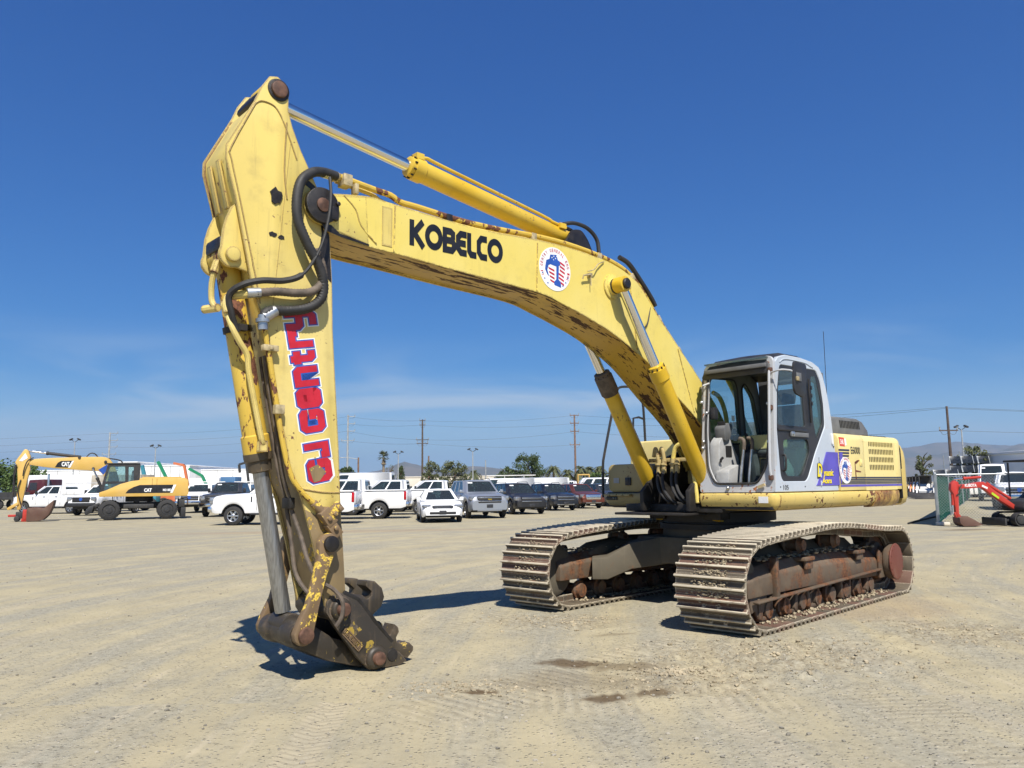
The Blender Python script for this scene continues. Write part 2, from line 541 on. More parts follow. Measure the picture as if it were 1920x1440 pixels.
paint('deck_rust_paint', (0.60, 0.40, 0.10), (0.45, 0.24, 0.07), 0.55, chipcol=(0.12, 0.04, 0.018), dirt=0.4, cs=14, rust=0.75)
paint('box_paint', (0.37, 0.285, 0.12), (0.41, 0.32, 0.14), 0.42, chipcol=(0.07, 0.03, 0.02), dirt=0.3, cs=20, scr=0.8)  # machine yellow darkened to carry the shade on the right front
paint('cab_paint', (0.42, 0.465, 0.51), (0.49, 0.525, 0.56), 0.12, chipcol=(0.24, 0.10, 0.05), dirt=0.12, dirtcol=(0.35, 0.33, 0.29), cs=20)
paint('cab_worn_paint', (0.43, 0.44, 0.45), (0.50, 0.50, 0.49), 0.42, chipcol=(0.20, 0.075, 0.03), dirt=0.3, dirtcol=(0.35, 0.25, 0.15), cs=16)
paint('weight_paint', (0.60, 0.44, 0.12), (0.62, 0.47, 0.15), 0.30, chipcol=(0.14, 0.06, 0.035), dirt=0.25, cs=16, scr=0.8, rust=0.18, edge=0.8)
paint('coupler_paint', (0.036, 0.030, 0.023), (0.085, 0.066, 0.042), 0.40, chipcol=(0.36, 0.25, 0.04), dirt=0.75, dirtcol=(0.15, 0.108, 0.065), cs=8, rough=0.5, edge=0.3, edgecol=(0.16, 0.12, 0.085))
paint('link_paint', (0.16, 0.105, 0.055), (0.24, 0.16, 0.085), 0.74, chipcol=(0.42, 0.29, 0.045), dirt=0.3, cs=16, rough=0.6, edge=0.4, edgecol=(0.20, 0.14, 0.09))
paint('frame_steel', (0.085, 0.062, 0.042), (0.135, 0.10, 0.068), 0.0, dirt=0.4, dirtcol=(0.23, 0.17, 0.105), rust=0.78, rough=0.7)
paint('frame_dusty_shaded', (0.078, 0.066, 0.047), (0.11, 0.094, 0.066), 0.0, dirt=0.3, dirtcol=(0.22, 0.18, 0.12), rust=0.15, rough=0.85)  # dust over a base darkened to carry the undercarriage shade
paint('shoe_steel', (0.078, 0.062, 0.043), (0.125, 0.10, 0.068), 0.30, chipcol=(0.05, 0.026, 0.018), dirt=0.45, dirtcol=(0.28, 0.225, 0.145), cs=11, scr=0.3, rough=0.72, rust=0.25, rand=True, edge=0.8, edgecol=(0.56, 0.49, 0.36), topz=0.052)  # dark base paints in the shade between the grouser bars
paint('hub_paint', (0.135, 0.04, 0.026), (0.17, 0.055, 0.034), 0.05, dirt=0.25, dirtcol=(0.3, 0.22, 0.15), rough=0.65)
paint('rail_paint', (0.02, 0.02, 0.022), (0.035, 0.034, 0.033), 0.2, chipcol=(0.2, 0.15, 0.1), dirt=0.2, rough=0.5)
plain('grease', (0.016, 0.013, 0.011), 0.38, 0, 0.4, 12, 0.8)
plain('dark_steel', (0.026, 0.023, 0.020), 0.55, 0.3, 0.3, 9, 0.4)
plain('pin_steel', (0.13, 0.068, 0.044), 0.6, 0.3, 0.4, 16, 0.5)
plain('rubber', (0.022, 0.021, 0.020), 0.62, 0, 0.3, 10, 0.3)
plain('hose_brown', (0.115, 0.09, 0.068), 0.75, 0, 0.35, 12, 0.4)
plain('fitting', (0.42, 0.34, 0.19), 0.55, 0.2, 0.3, 20, 0.4)
plain('zinc', (0.45, 0.46, 0.46), 0.38, 0.85, 0.15, 10)
plain('black_plastic', (0.022, 0.022, 0.024), 0.5, 0, 0.25, 8, 0.1)
plain('grey_plastic', (0.115, 0.117, 0.118), 0.62, 0, 0.2, 5, 0.2)
plain('light_grey', (0.35, 0.35, 0.34), 0.6, 0, 0.12, 6, 0.1)
plain('seat_cloth', (0.095, 0.092, 0.088), 0.9, 0, 0.35, 14, 0.5)
plain('tan_cloth', (0.46, 0.36, 0.19), 0.9, 0, 0.25, 10, 0.5)
plain('black_decal', (0.012, 0.012, 0.014), 0.4, 0, 0.2, 5)
plain('white_decal', (0.78, 0.78, 0.76), 0.42, 0, 0.06, 5)
plain('red_decal', (0.46, 0.014, 0.028), 0.4, 0, 0.15, 6)
plain('blue_decal', (0.025, 0.085, 0.36), 0.4, 0, 0.15, 6)
plain('navy_decal', (0.02, 0.026, 0.06), 0.42, 0, 0.2, 5)
plain('purple_decal', (0.095, 0.075, 0.40), 0.4, 0, 0.12, 5)
plain('yellow_decal', (0.83, 0.66, 0.02), 0.4, 0, 0.1, 5)
plain('orange_red_decal', (0.60, 0.07, 0.035), 0.4, 0, 0.1, 5)
plain('mud', (0.33, 0.27, 0.175), 0.95, 0, 0.25, 18, 0.9)
plain('dark_void', (0.006, 0.006, 0.006), 0.9, 0, 0.2, 3)
t = NT('chrome'); t.bs(Base_Color=(0.80, 0.79, 0.77), Metallic=1.0, Roughness=t.ramp(t.noise(t.coord(scale=(1, 1, 6)), 5.0), 0.3, 0.7, 0.10, 0.22))
t = NT('dusty_chrome')
_n = t.noise(t.coord(scale=(14, 14, 0.8)), 6.0, 3.0)
t.bs(Base_Color=t.mix(t.ramp(_n, 0.35, 0.65), (0.27, 0.27, 0.265), (0.38, 0.38, 0.37)), Metallic=0.8, Roughness=t.ramp(_n, 0.3, 0.7, 0.30, 0.38))

def glass(name, tint, alpha=0.35, rough=0.02):
    t = NT(name)
    t.t.nodes.remove(t.b)
    tr = t.n('BsdfTransparent', None, Color=tint)
    gl = t.n('BsdfGlossy', None, Color=(0.9, 0.95, 1.0), Roughness=rough)
    df = t.n('BsdfDiffuse', None, Color=tuple(x * 0.35 for x in tint))
    fc = t.n('LayerWeight', None, Blend=0.5).outputs['Facing']
    f5 = t.math('ADD', t.math('MULTIPLY', t.math('POWER', fc, 5.0), 0.9), 0.045)
    m1 = t.t.nodes.new('ShaderNodeMixShader'); m2 = t.t.nodes.new('ShaderNodeMixShader')
    t.set(m1.inputs[0], alpha); t.set(m1.inputs[1], tr.outputs[0]); t.set(m1.inputs[2], df.outputs[0])
    t.set(m2.inputs[0], f5); t.set(m2.inputs[1], m1.outputs[0]); t.set(m2.inputs[2], gl.outputs[0])
    o = [n for n in t.t.nodes if n.type == 'OUTPUT_MATERIAL'][0]
    t.t.links.new(m2.outputs[0], o.inputs['Surface'])
    return t.m
glass('cab_glass', (0.76, 0.87, 0.87), 0.07)
glass('door_glass', (0.52, 0.68, 0.64), 0.16)
glass('car_glass', (0.42, 0.50, 0.50), 0.12)
glass('light_glass', (0.5, 0.58, 0.58), 0.2)

paint('paint_remnant', (0.34, 0.235, 0.04), (0.20, 0.14, 0.04), 1.15, chipcol=(0.05, 0.04, 0.028), dirt=0.4, cs=20, scr=0)

# ================================================================= the big excavator
EX = empty('excavator', 'large weathered yellow tracked excavator with grey cab, its bare arm lowered to the gravel', 'excavator', (MX, MY, 0), YAW_U)
U_LEFT, U_UP = (-1, 0, 0), (0, 0, 1)       # lettering on the machine's left side reads towards the rear

# ---- crawlers (built in the crawler frame, turned a little against the upper structure)
def crawler_path():
    top = [(2.0, 0.905), (1.5, 0.945), (0.9, 0.975), (0.3, 1.0), (-0.25, 0.99), (-0.9, 0.945), (-1.5, 0.895), (-2.0, 0.875)]
    pts = []
    pts += [V(x, z, 0) for x, z in top]
    pts += [V(-2.0 + 0.435 * math.cos(R(a)), 0.44 + 0.435 * math.sin(R(a)), 0) for a in range(105, 256, 15)]
    pts += [V(x, 0.035, 0) for x in np.linspace(-1.9, 1.95, 14)]
    pts += [V(2.01 + 0.435 * math.cos(R(a)), 0.47 + 0.435 * math.sin(R(a)), 0) for a in range(-75, 90, 15)]
    pts.append(pts[0])
    return crom(pts, 4)

def even(pts, n):
    L = [0.0]
    for a, b in zip(pts[:-1], pts[1:]): L.append(L[-1] + (b - a).length)
    out = []; j = 0
    for i in range(n):
        t = L[-1] * i / n
        while L[j + 1] < t: j += 1
        k = (t - L[j]) / max(L[j + 1] - L[j], 1e-9)
        out.append(pts[j].lerp(pts[j + 1], k))
    return out, L[-1]

NSHOE = 52
_ring, _per = even(crawler_path(), NSHOE)
pitch = _per / NSHOE
sm = MB()
# shoe: curved plate with two grouser bars, bolt heads and the two chain-link blocks under it
hw = 0.406
prof = [(-pitch * .52, -0.012), (-pitch * .5, 0.004), (-pitch * .40, 0.006), (-pitch * .355, 0.052), (-pitch * .255, 0.052), (-pitch * .19, 0.006),
        (pitch * .10, 0.006), (pitch * .145, 0.052), (pitch * .245, 0.052), (pitch * .31, 0.006), (pitch * .47, 0.004), (pitch * .53, -0.006), (pitch * .53, -0.016), (-pitch * .5, -0.022)]
sm.prism(prof, -hw, hw)
for sy in (-1, 1):
    sm.box((0, sy * 0.085, -0.062), (pitch * 1.08, 0.045, 0.085))
    for bx in (-0.045, 0.045):
        sm.cyl((bx, sy * 0.085, 0.004), (bx, sy * 0.085, 0.03), 0.016, n=6)
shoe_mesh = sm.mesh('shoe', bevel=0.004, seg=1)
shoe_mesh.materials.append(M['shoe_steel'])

def crawler(side, label):
    yc = 1.3 * side
    outer = side                                         # +1: outer face towards +Y
    # side frame beam
    f = MB()
    a, b = (0.98 * side, 1.52 * side)
    fp = [(2.02, 0.33), (2.02, 0.60), (1.45, 0.66), (0.5, 0.66), (-1.62, 0.60), (-1.80, 0.50), (-1.80, 0.26), (-1.5, 0.25)]
    def ring(x, zb, zt):
        y0, y1 = sorted((1.08 * side, 1.50 * side))
        mid = y1 if side > 0 else y0
        inn = y0 if side > 0 else y1
        s = side
        return [(x, mid, zb), (x, mid + 0.0 * s, zb + (zt - zb) * 0.62), (x, mid - 0.10 * s, zt), (x, inn + 0.10 * s, zt), (x, inn, zb + (zt - zb) * 0.62), (x, inn, zb)]
    st = [(2.02, .335, .60), (1.80, .335, .635), (1.44, .335, .66), (0.6, .33, .68), (-0.4, .305, .66), (-1.2, .275, .625), (-1.62, .265, .60), (-1.80, .265, .50)]
    f.loft([ring(*q) for q in st])
    # flange along the bottom of the beam, collar rings and step brackets
    f.box((0.15, 1.53 * side, 0.322), (3.55, 0.07, 0.026), Matrix.Rotation(R(1.05), 3, 'Y'))
    f.prism([(1.47, 0.30), (1.47, 0.72), (1.43, 0.74), (1.40, 0.70), (1.40, 0.30)], 1.47 * side, 1.555 * side)
    f.prism([(-1.60, 0.235), (-1.60, 0.63), (-1.66, 0.60), (-1.80, 0.48), (-1.80, 0.235)], 1.50 * side, 1.535 * side)
    for x in (0.62, -0.92):
        f.box((x, 1.49 * side, 0.655 - 0.02 * (x < 0)), (0.26, 0.15, 0.045))
        f.box((x - 0.02, 1.525 * side, 0.585), (0.20, 0.035, 0.10))
    # roller guards hanging under the beam
    for x in (1.62, 1.0, 0.42, -0.55, -1.15):
        f.prism([(x + .17, .315), (x + .12, .315), (x + .07, .13), (x + .10, .085), (x + .16, .10)], 1.40 * side, 1.49 * side)
        f.prism([(x - .12, .31), (x - .17, .31), (x - .14, .10), (x - .09, .085), (x - .06, .13)], 1.40 * side, 1.49 * side)
        f.prism([(x - .17, .115), (x + .17, .115), (x + .13, .07), (x - .13, .07)], 1.42 * side, 1.475 * side)
    f.prism([(1.95, .335), (1.55, .335), (1.60, .19), (1.74, .12), (1.80, .12), (1.84, .19), (1.92, .17)], 1.44 * side, 1.475 * side)
    fr = f.build('crawler', ['frame_steel'], EX, bevel=0.012, rotz=DYAW)
    tag(fr, label)
    # shoes
    n = len(_ring)
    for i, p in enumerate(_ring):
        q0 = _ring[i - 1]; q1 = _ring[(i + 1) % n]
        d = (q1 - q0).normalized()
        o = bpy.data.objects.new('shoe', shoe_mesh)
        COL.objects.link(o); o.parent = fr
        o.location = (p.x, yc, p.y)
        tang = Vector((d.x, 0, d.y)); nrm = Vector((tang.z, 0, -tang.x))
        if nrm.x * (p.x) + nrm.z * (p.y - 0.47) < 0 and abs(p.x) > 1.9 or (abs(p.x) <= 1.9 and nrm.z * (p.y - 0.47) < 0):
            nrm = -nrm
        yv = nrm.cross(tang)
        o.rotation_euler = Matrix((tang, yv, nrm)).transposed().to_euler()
    sh = MB()
    y0, y1 = sorted((.97 * side, 1.27 * side)) if side > 0 else sorted((1.14 * side, 1.42 * side))
    sh.loft([[(x, y0, .55), (x, y0, zt - .02 * (side > 0)), (x, (y0 + y1) / 2, zt + .03), (x, y1, zt - .10 * (side > 0) - .02), (x, y1, .55)] for x, zt in ((1.35, .66), (1.1, .75), (.4, .80), (-.3, .78), (-1.0, .80), (-1.5, .74), (-1.72, .62))])
    sh.build('dust_shelf', ['frame_dusty_shaded'], fr, bevel=.02)
    # idler, sprocket, rollers
    w = MB().lathe((2.01, yc - 0.14, 0.47), (0, 1, 0), [(0, .10), (0.0, .26), (.02, .33), (.09, .335), (.10, .37), (.18, .37), (.19, .335), (.26, .33), (.28, .26), (.28, .10)], 32)
    w.build('idler', ['frame_dusty_shaded'], fr, bevel=0.006)
    teeth = []
    for i in range(44):
        rr = 0.40 if (i // 2) % 2 == 0 else 0.345
        teeth.append((-2.0 + rr * math.cos(2 * math.pi * i / 44), 0.44 + rr * math.sin(2 * math.pi * i / 44)))
    MB().prism(teeth, yc - 0.045, yc + 0.045).build('sprocket', ['frame_steel'], fr, bevel=0.008)
    for x in (1.55, 1.13, 0.71, 0.29, -0.13, -0.55, -0.97, -1.4):
        MB().lathe((x, yc - 0.19, 0.175), (0, 1, 0), [(0, .05), (0, .085), (.04, .095), (.05, .12), (.09, .12), (.10, .085), (.28, .085), (.29, .12), (.33, .12), (.34, .095), (.38, .085), (.38, .05)], 20).build('bottom_roller', ['frame_steel'], fr)
    for x in (0.5, -0.5):
        MB().lathe((x, yc - 0.13, 0.80), (0, 1, 0), [(0, .03), (0, .07), (.05, .10), (.07, .075), (.19, .075), (.21, .10), (.25, .07), (.27, .065), (.27, .02)], 20).box((x, yc - 0.05, 0.70), (0.10, 0.06, 0.16)).build('carrier_roller', ['frame_steel'], fr)
    # travel motor hub
    h = MB().lathe((-1.93, 1.30 * side, 0.44), (0, side, 0), [(0, .27), (.10, .26), (.13, .20), (.22, .20), (.245, .235), (.33, .235)], 36)
    h.build('final_drive', ['frame_steel'], fr, bevel=0.006)
    hc = MB().lathe((-1.93, 1.63 * side, 0.44), (0, side, 0), [(0, .243), (.012, .248), (.02, .243), (.028, .22)], 36)
    for k in range(16):
        aa = 2 * math.pi * k / 16
        hc.cyl((-1.93 + .228 * math.cos(aa), 1.648 * side, .44 + .228 * math.sin(aa)), (-1.93 + .228 * math.cos(aa), 1.661 * side, .44 + .228 * math.sin(aa)), .008, n=6)
    hc.build('hub_cover', ['hub_paint'], fr)
    return fr

TR_L = crawler(1, 'crawler under the cab side, rusty frame and maroon hub cover')
TR_R = crawler(-1, 'crawler on the far side, dusty grey inner frame')

# packed dirt on shoes and beams
rng = random.Random(5)
def lump(mb, c, s, rng, n=1):
    pts = []
    ico = [(0, 0, 1), (.89, 0, .45), (.28, .85, .45), (-.72, .53, .45), (-.72, -.53, .45), (.28, -.85, .45), (.72, .53, -.45), (-.28, .85, -.45), (-.89, 0, -.45), (-.28, -.85, -.45), (.72, -.53, -.45), (0, 0, -1)]
    fc = [(0, 1, 2), (0, 2, 3), (0, 3, 4), (0, 4, 5), (0, 5, 1), (1, 6, 2), (2, 7, 3), (3, 8, 4), (4, 9, 5), (5, 10, 1), (2, 6, 7), (3, 7, 8), (4, 8, 9), (5, 9, 10), (1, 10, 6), (11, 7, 6), (11, 8, 7), (11, 9, 8), (11, 10, 9), (11, 6, 10)]
    for p in ico:
        k = rng.uniform(0.65, 1.25)
        pts.append((c[0] + p[0] * s[0] * k, c[1] + p[1] * s[1] * k, c[2] + p[2] * s[2] * k))
    mb.add(pts, fc)
for TR, side in ((TR_L, 1), (TR_R, -1)):
    d = MB()
    for k in range(700 if side > 0 else 240):
        a = rng.choice([rng.gauss(22, 14), rng.gauss(55, 12), rng.gauss(0, 10)])
        if not -30 < a < 88: continue
        yy = 1.3 * side + rng.choice([rng.gauss(-0.05, 0.09), rng.gauss(0.12, 0.06)]) 
        r = 0.452 + rng.uniform(-.004, .012)
        sz = rng.uniform(.004, .014)
        lump(d, (2.01 + r * math.cos(R(a)), yy, .47 + r * math.sin(R(a))), (sz * .7, sz * 1.5, sz * .8), rng)
    for k in range(200):
        x = rng.uniform(-1.7, 1.7)
        y = 1.3 * side + rng.uniform(-.17, .17)
        sz = rng.uniform(.008, .026)
        lump(d, (x, y, .685 - .03 * (x < -.5) + rng.uniform(-.01, .02)), (sz * 1.6, sz * 1.3, sz * .6), rng)
    for k in range(420):
        x = rng.uniform(-1.8, 1.75); y = 1.3 * side + rng.choice([-1, 1]) * rng.uniform(.13, .33)
        sz = rng.uniform(.006, .022)
        lump(d, (x, y, .06 + sz * .3), (sz * 1.5, sz, sz * .9), rng)
    o = d.build('packed_dirt', ['mud'], TR, smooth=0)
    o['kind'] = 'stuff'

# ---- centre frame between the crawlers
cf = MB()
for sy in (-1, 1):
    for sx in (-1, 1):
        rings = []
        for t, y, x, hw_, zb, zt in ((0, 1.10, 1.35, .30, .33, .60), (.25, .98, 1.18, .26, .32, .60), (.5, .78, .92, .22, .44, .78), (.8, .45, .55, .22, .50, .86), (1, .18, .22, .22, .50, .86)):
            dx, dy = sx * 0.62, sy * 0.78
            n = Vector((-dy, dx, 0)).normalized() * hw_
            p = Vector((sx * x, sy * y, 0))
            rings.append([(p + n) + V(0, 0, zb), (p + n) + V(0, 0, zt), (p - n) + V(0, 0, zt), (p - n) + V(0, 0, zb)])
        cf.loft(rings)
cf.box((0, 0, .68), (1.6, 1.5, .34))
cf.cyl((0, 0, .80), (0, 0, .97), .72, n=40)
cf.build('center_frame', ['frame_dusty_shaded'], EX, bevel=0.015, rotz=DYAW)
MB().lathe((0, 0, .95), (0, 0, 1), [(0, .76), (.07, .76), (.075, .70), (.10, .70), (.105, .78), (.22, .78)], 48).build('swing_bearing', ['dark_steel'], EX)  # greasy steel, darkened to carry the black shade under the deck

# ---- upper structure deck
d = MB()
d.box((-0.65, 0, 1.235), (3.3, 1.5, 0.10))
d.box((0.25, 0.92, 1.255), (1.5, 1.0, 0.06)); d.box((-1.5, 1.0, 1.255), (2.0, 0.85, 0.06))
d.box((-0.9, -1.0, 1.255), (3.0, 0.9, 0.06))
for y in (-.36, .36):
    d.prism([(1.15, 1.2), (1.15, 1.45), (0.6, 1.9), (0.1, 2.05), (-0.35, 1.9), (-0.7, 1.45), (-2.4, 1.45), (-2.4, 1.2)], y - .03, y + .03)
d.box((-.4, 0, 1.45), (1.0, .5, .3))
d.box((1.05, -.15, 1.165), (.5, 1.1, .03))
d.build('deck_frame', ['dark_steel'], EX, bevel=0.008)  # dark colour also carries the shade beneath the upper structure

def skirt(path, parent, mat, zt=1.42, zb=1.215, depth=.11, name='side_skirt'):
    """rolled side sill following a plan path (outer edge), round lower lip"""
    rings = []
    pts = [Vector((p[0], p[1], 0)) for p in path]
    for i, p in enumerate(pts):
        t = (pts[min(i + 1, len(pts) - 1)] - pts[max(i - 1, 0)]).normalized()
        n = Vector((t.y, -t.x, 0))       # outward, to the right of travel
        prof = [(-.012, zt), (0.0, zt - .012), (0.004, zt - .06), (0.0, zb + .115), (-.014, zb + .07), (-.038, zb + .034), (-.072, zb + .01), (-.115, zb), (-.18, zb), (-.18, zt)]
        rings.append([p + n * a + V(0, 0, z) for a, z in prof])
    return MB().loft(rings).build(name, mat, parent, bevel=0.004, seg=1)
cor = [(1.0 + .03, .46)] + [(1.03, y) for y in (.7, 1.0, 1.25)] + [(1.03 - .10 + .10 * math.cos(R(a)), 1.39 + .10 * math.sin(R(a))) for a in (0, 22, 45, 68, 90)]
skirt(cor, EX, ['deck_paint'])
skirt([(0.925, 1.49), (0.3, 1.49), (-.5, 1.49), (-1.6, 1.49)], EX, ['deck_paint'])
skirt([(-1.602, 1.49), (-1.9, 1.49), (-2.25, 1.488), (-2.42, 1.475), (-2.47, 1.42)], EX, ['deck_rust_paint'], zb=1.195)
rc = [(-2.4, -1.49), (0.5, -1.49)] + [(.5 + .14 * math.sin(R(a)), -1.35 - .14 * math.cos(R(a))) for a in (20, 45, 70, 90)] + [(.645, -1.0), (.645, -.62)]
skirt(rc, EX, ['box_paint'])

# ---- right front storage box, work lamps, step, tank, rails, stack
tb = MB()
def rbox(x0, x1, y0, y1, z0, z1, r=.07):
    m = MB()
    m.prism(rrect(y0, z0, y1, z1, r, 4), x0, x1, ax='x')
    return m
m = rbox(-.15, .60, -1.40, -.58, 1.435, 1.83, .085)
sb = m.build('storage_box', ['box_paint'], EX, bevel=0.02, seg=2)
MB().box((.606, -1.24, 1.60), (.006, .10, .075)).build('sticker', ['light_grey'], sb)
MB().box((.612, -1.02, 1.585), (.02, .10, .11)).box((.624, -1.02, 1.60), (.012, .05, .05)).build('latch', ['black_plastic'], sb, bevel=.006)
MB().box((.20, -.99, 1.428), (.80, .84, .014)).build('seal', ['rubber'], sb)
wl = MB().box((.625, -1.30, 1.35), (.05, .22, .055))
wlo = wl.build('work_lamp', ['black_plastic'], EX, bevel=.012)
for y in (-1.27, -1.22):
    MB().lathe((.652, y, 1.35), (1, 0, 0), [(0, .02), (.006, .019), (.008, .012)], 14).build('lens', ['light_glass'], wlo)
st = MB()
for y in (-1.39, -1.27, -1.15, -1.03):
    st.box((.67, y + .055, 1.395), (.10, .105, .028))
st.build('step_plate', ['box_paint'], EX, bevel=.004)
rbox(-1.5, .02, -1.46, -.55, 1.43, 2.18, .07).build('fuel_tank', ['house_paint'], EX, bevel=0.03, seg=3)
MB().cyl((-.25, -.85, 2.17), (-.25, -.85, 2.27), .055).cyl((-.25, -.85, 2.27), (-.25, -.85, 2.285), .062).build('filler_cap', ['pin_steel'], EX, bevel=.006)
hr = MB()
hr.tube([(.66, -1.45, 1.36), (.65, -1.45, 1.80), (.60, -1.45, 2.02), (.36, -1.45, 2.76), (.30, -1.45, 2.92), (.22, -1.45, 3.0), (.05, -1.42, 3.02), (-.12, -1.40, 3.02)], .019, 8, smooth=4)
hr.tube([(-.12, -1.40, 3.02), (-.22, -1.40, 2.95), (-.27, -1.40, 2.7), (-.29, -1.40, 2.17)], .019, 8, smooth=4)
hr.tube([(-.02, -1.40, 2.17), (-.02, -1.40, 2.54), (-.27, -1.40, 2.54)], .016, 8, smooth=2)
hr.build('handrail', ['rail_paint'], EX)
mirr = MB().tube([(.64, -1.46, 1.85), (.66, -1.56, 2.1)], .012)
# engine hood and house
eh = MB()
eh.prism([(-1.55, 2.15), (-1.62, 2.44), (-1.72, 2.49), (-2.5, 2.49), (-2.68, 2.45), (-2.86, 2.32), (-2.88, 2.15)], -.75, .90)
hood = eh.build('engine_hood', ['grey_plastic'], EX, bevel=.03, seg=3)
for k in range(14):
    x = -1.93 - k * .047
    MB().box((x, .896, 2.385), (.020, .02, .11), Matrix.Rotation(R(9), 3, 'Y')).build('vent_slot', ['dark_void'], hood)
MB().cyl((-1.9, -.35, 2.47), (-1.9, -.35, 2.62), .06).build('exhaust_pipe', ['pin_steel'], EX)

# engine side doors with punched louvre slots (three panels)
def side(u, v, w):            # u = x, v = z on the left flank
    return (u, 1.487 + w - max(0, v - 2.09) * 0.55, v)
def slotgrid():
    hs = []
    for r in range(4):
        zc = 2.055 - r * .107
        for k in range(16):
            x = -1.50 - k * .050 + (r * .0)
            hs.append(rrect(x - .0165, zc - .038, x + .0165, zc + .038, .012, 2))
    return hs
def panel(name, x0, x1, holes, mat, zt=2.165):
    out = [(x0, 1.425), (x1, 1.425), (x1, 2.09), (x1, zt), (x0, zt), (x0, 2.09)]
    m = MB().plate(out, [], side, .02) if not holes else MB().plate([(x0, 1.425), (x1, 1.425), (x1, 2.09), (x0, 2.09)], holes, side, .02)
    if holes:
        # rolled shoulder with a second row of small cuts
        rings = []
        for k in range(6):
            a = R(18 * k)
            rings.append([(x0, 1.387 + .10 * math.cos(a), 2.085 + .09 * math.sin(a)), (x1, 1.387 + .10 * math.cos(a), 2.085 + .09 * math.sin(a))])
        m.loft([list(r) for r in rings], False, closed=False)
    return m.build(name, mat, EX, smooth=30)
rgs = lambda x0, x1: [[(x0, 1.387 + .10 * math.cos(R(18 * k)), 2.085 + .09 * math.sin(R(18 * k))) for k in range(6)] + [(x0, .6, 2.175), (x0, .6, 1.43), (x0, 1.487, 1.43)], [(x1, 1.387 + .10 * math.cos(R(18 * k)), 2.085 + .09 * math.sin(R(18 * k))) for k in range(6)] + [(x1, .6, 2.175), (x1, .6, 1.43), (x1, 1.487, 1.43)]]
p1 = MB().loft(rgs(-.60, -1.325)).build('side_door', ['house_paint'], EX, bevel=.006, ang=40)
p2 = MB()
zone = [(-1.330, 1.425), (-2.34, 1.425), (-2.34, 2.085), (-1.330, 2.085)]
p2.plate(zone, slotgrid(), lambda u, v, w: (u, 1.487 + w, v), .004)
p2.loft([[(-1.330, 1.387 + .10 * math.cos(R(18 * k)), 2.085 + .09 * math.sin(R(18 * k))) for k in range(6)] + [(-1.33, .6, 2.175), (-1.33, .6, 2.15), (-1.33, 1.46, 2.06)],
         [(-2.34, 1.387 + .10 * math.cos(R(18 * k)), 2.085 + .09 * math.sin(R(18 * k))) for k in range(6)] + [(-2.34, .6, 2.175), (-2.34, .6, 2.15), (-2.34, 1.46, 2.06)]])
p2o = p2.build('louvre_door', ['house_paint'], EX, smooth=30)
MB().box((-1.84, 1.36, 1.75), (.98, .02, .6)).build('radiator', ['dark_void'], p2o)
for k in range(17):
    MB().box((-1.48 - k * .046, 1.426, 2.166), (.014, .05, .004), Matrix.Rotation(R(-42), 3, 'X')).build('vent_slot', ['dark_void'], p2o)
MB().loft(rgs(-2.345, -2.50)).build('rear_door', ['house_paint'], EX, bevel=.006, ang=40)
MB().box((-1.0, 0.0, 1.85), (2.3, 2.2, .62)).build('engine_bay', ['house_paint'], EX, bevel=.02)
# latch with rust run
lt = MB().box((-1.215, 1.492, 1.795), (.075, .012, .085)).box((-1.215, 1.50, 1.795), (.03, .008, .04))
lt.build('door_latch', ['house_paint'], p1, bevel=.003)
rs = MB()
rs.prism([(-1.03, 1.57), (-1.06, 1.57), (-1.055, 1.67), (-1.20, 1.665), (-1.20, 1.68), (-1.05, 1.695), (-1.05, 1.78), (-1.10, 1.825), (-1.17, 1.83), (-1.17, 1.82), (-1.11, 1.812), (-1.068, 1.775), (-1.03, 1.80)], 1.484, 1.4895)
rs.build('rust_run', ['hub_paint'], p1, smooth=0)
# stripes and decals on the flank
def flat(name, pts, mat, parent, y=1.4895, y0=1.484):
    return MB().prism(pts, y0, y).build(name, mat, parent, smooth=0)
for k, (za, zb) in enumerate([(1.605, 1.585), (1.578, 1.562), (1.556, 1.543), (1.537, 1.526), (1.521, 1.512)]):
    flat('stripe', [(-.60, za), (-1.325, za), (-1.325, zb), (-.60, zb)], 'navy_decal', p1)
    flat('stripe', [(-1.332, za), (-2.338, za), (-2.338, zb), (-1.332, zb)], 'navy_decal', p2o)
    flat('stripe', [(-2.347, za), (-2.498, za), (-2.498, zb), (-2.347, zb)], 'navy_decal', p1)
for q, pr in (((-.60, -1.325), p1), ((-1.332, -2.338), p2o), ((-2.347, -2.498), p1)):
    flat('stripe', [(q[0], 1.505), (q[1], 1.505), (q[1], 1.478), (q[0], 1.478)], 'purple_decal', pr)
for k in range(9):
    z = 1.965 - k * .038
    flat('stripe', [(-.60, z), (-.90 + k * .012, z), (-.895 + k * .012, z - .024), (-.60, z - .024)], 'navy_decal', p1)
lettering('lettering', 'E6000', 'black_decal', p1, (-1.075, 1.487, 1.955), U_LEFT, U_UP, .27, .095, offset=.01)
flat('decal_panel', [(-.62, 2.12), (-.76, 2.115), (-.775, 2.00), (-.635, 2.005)], 'orange_red_decal', p1, 1.4895)
lettering('lettering', 'SHAL', 'white_decal', p1, (-.70, 1.489, 2.06), U_LEFT, U_UP, .10, .065)
flat('decal_panel', [(-.77, 2.10), (-.81, 2.105), (-.83, 2.02), (-.785, 2.01)], 'white_decal', p1, 1.4895)

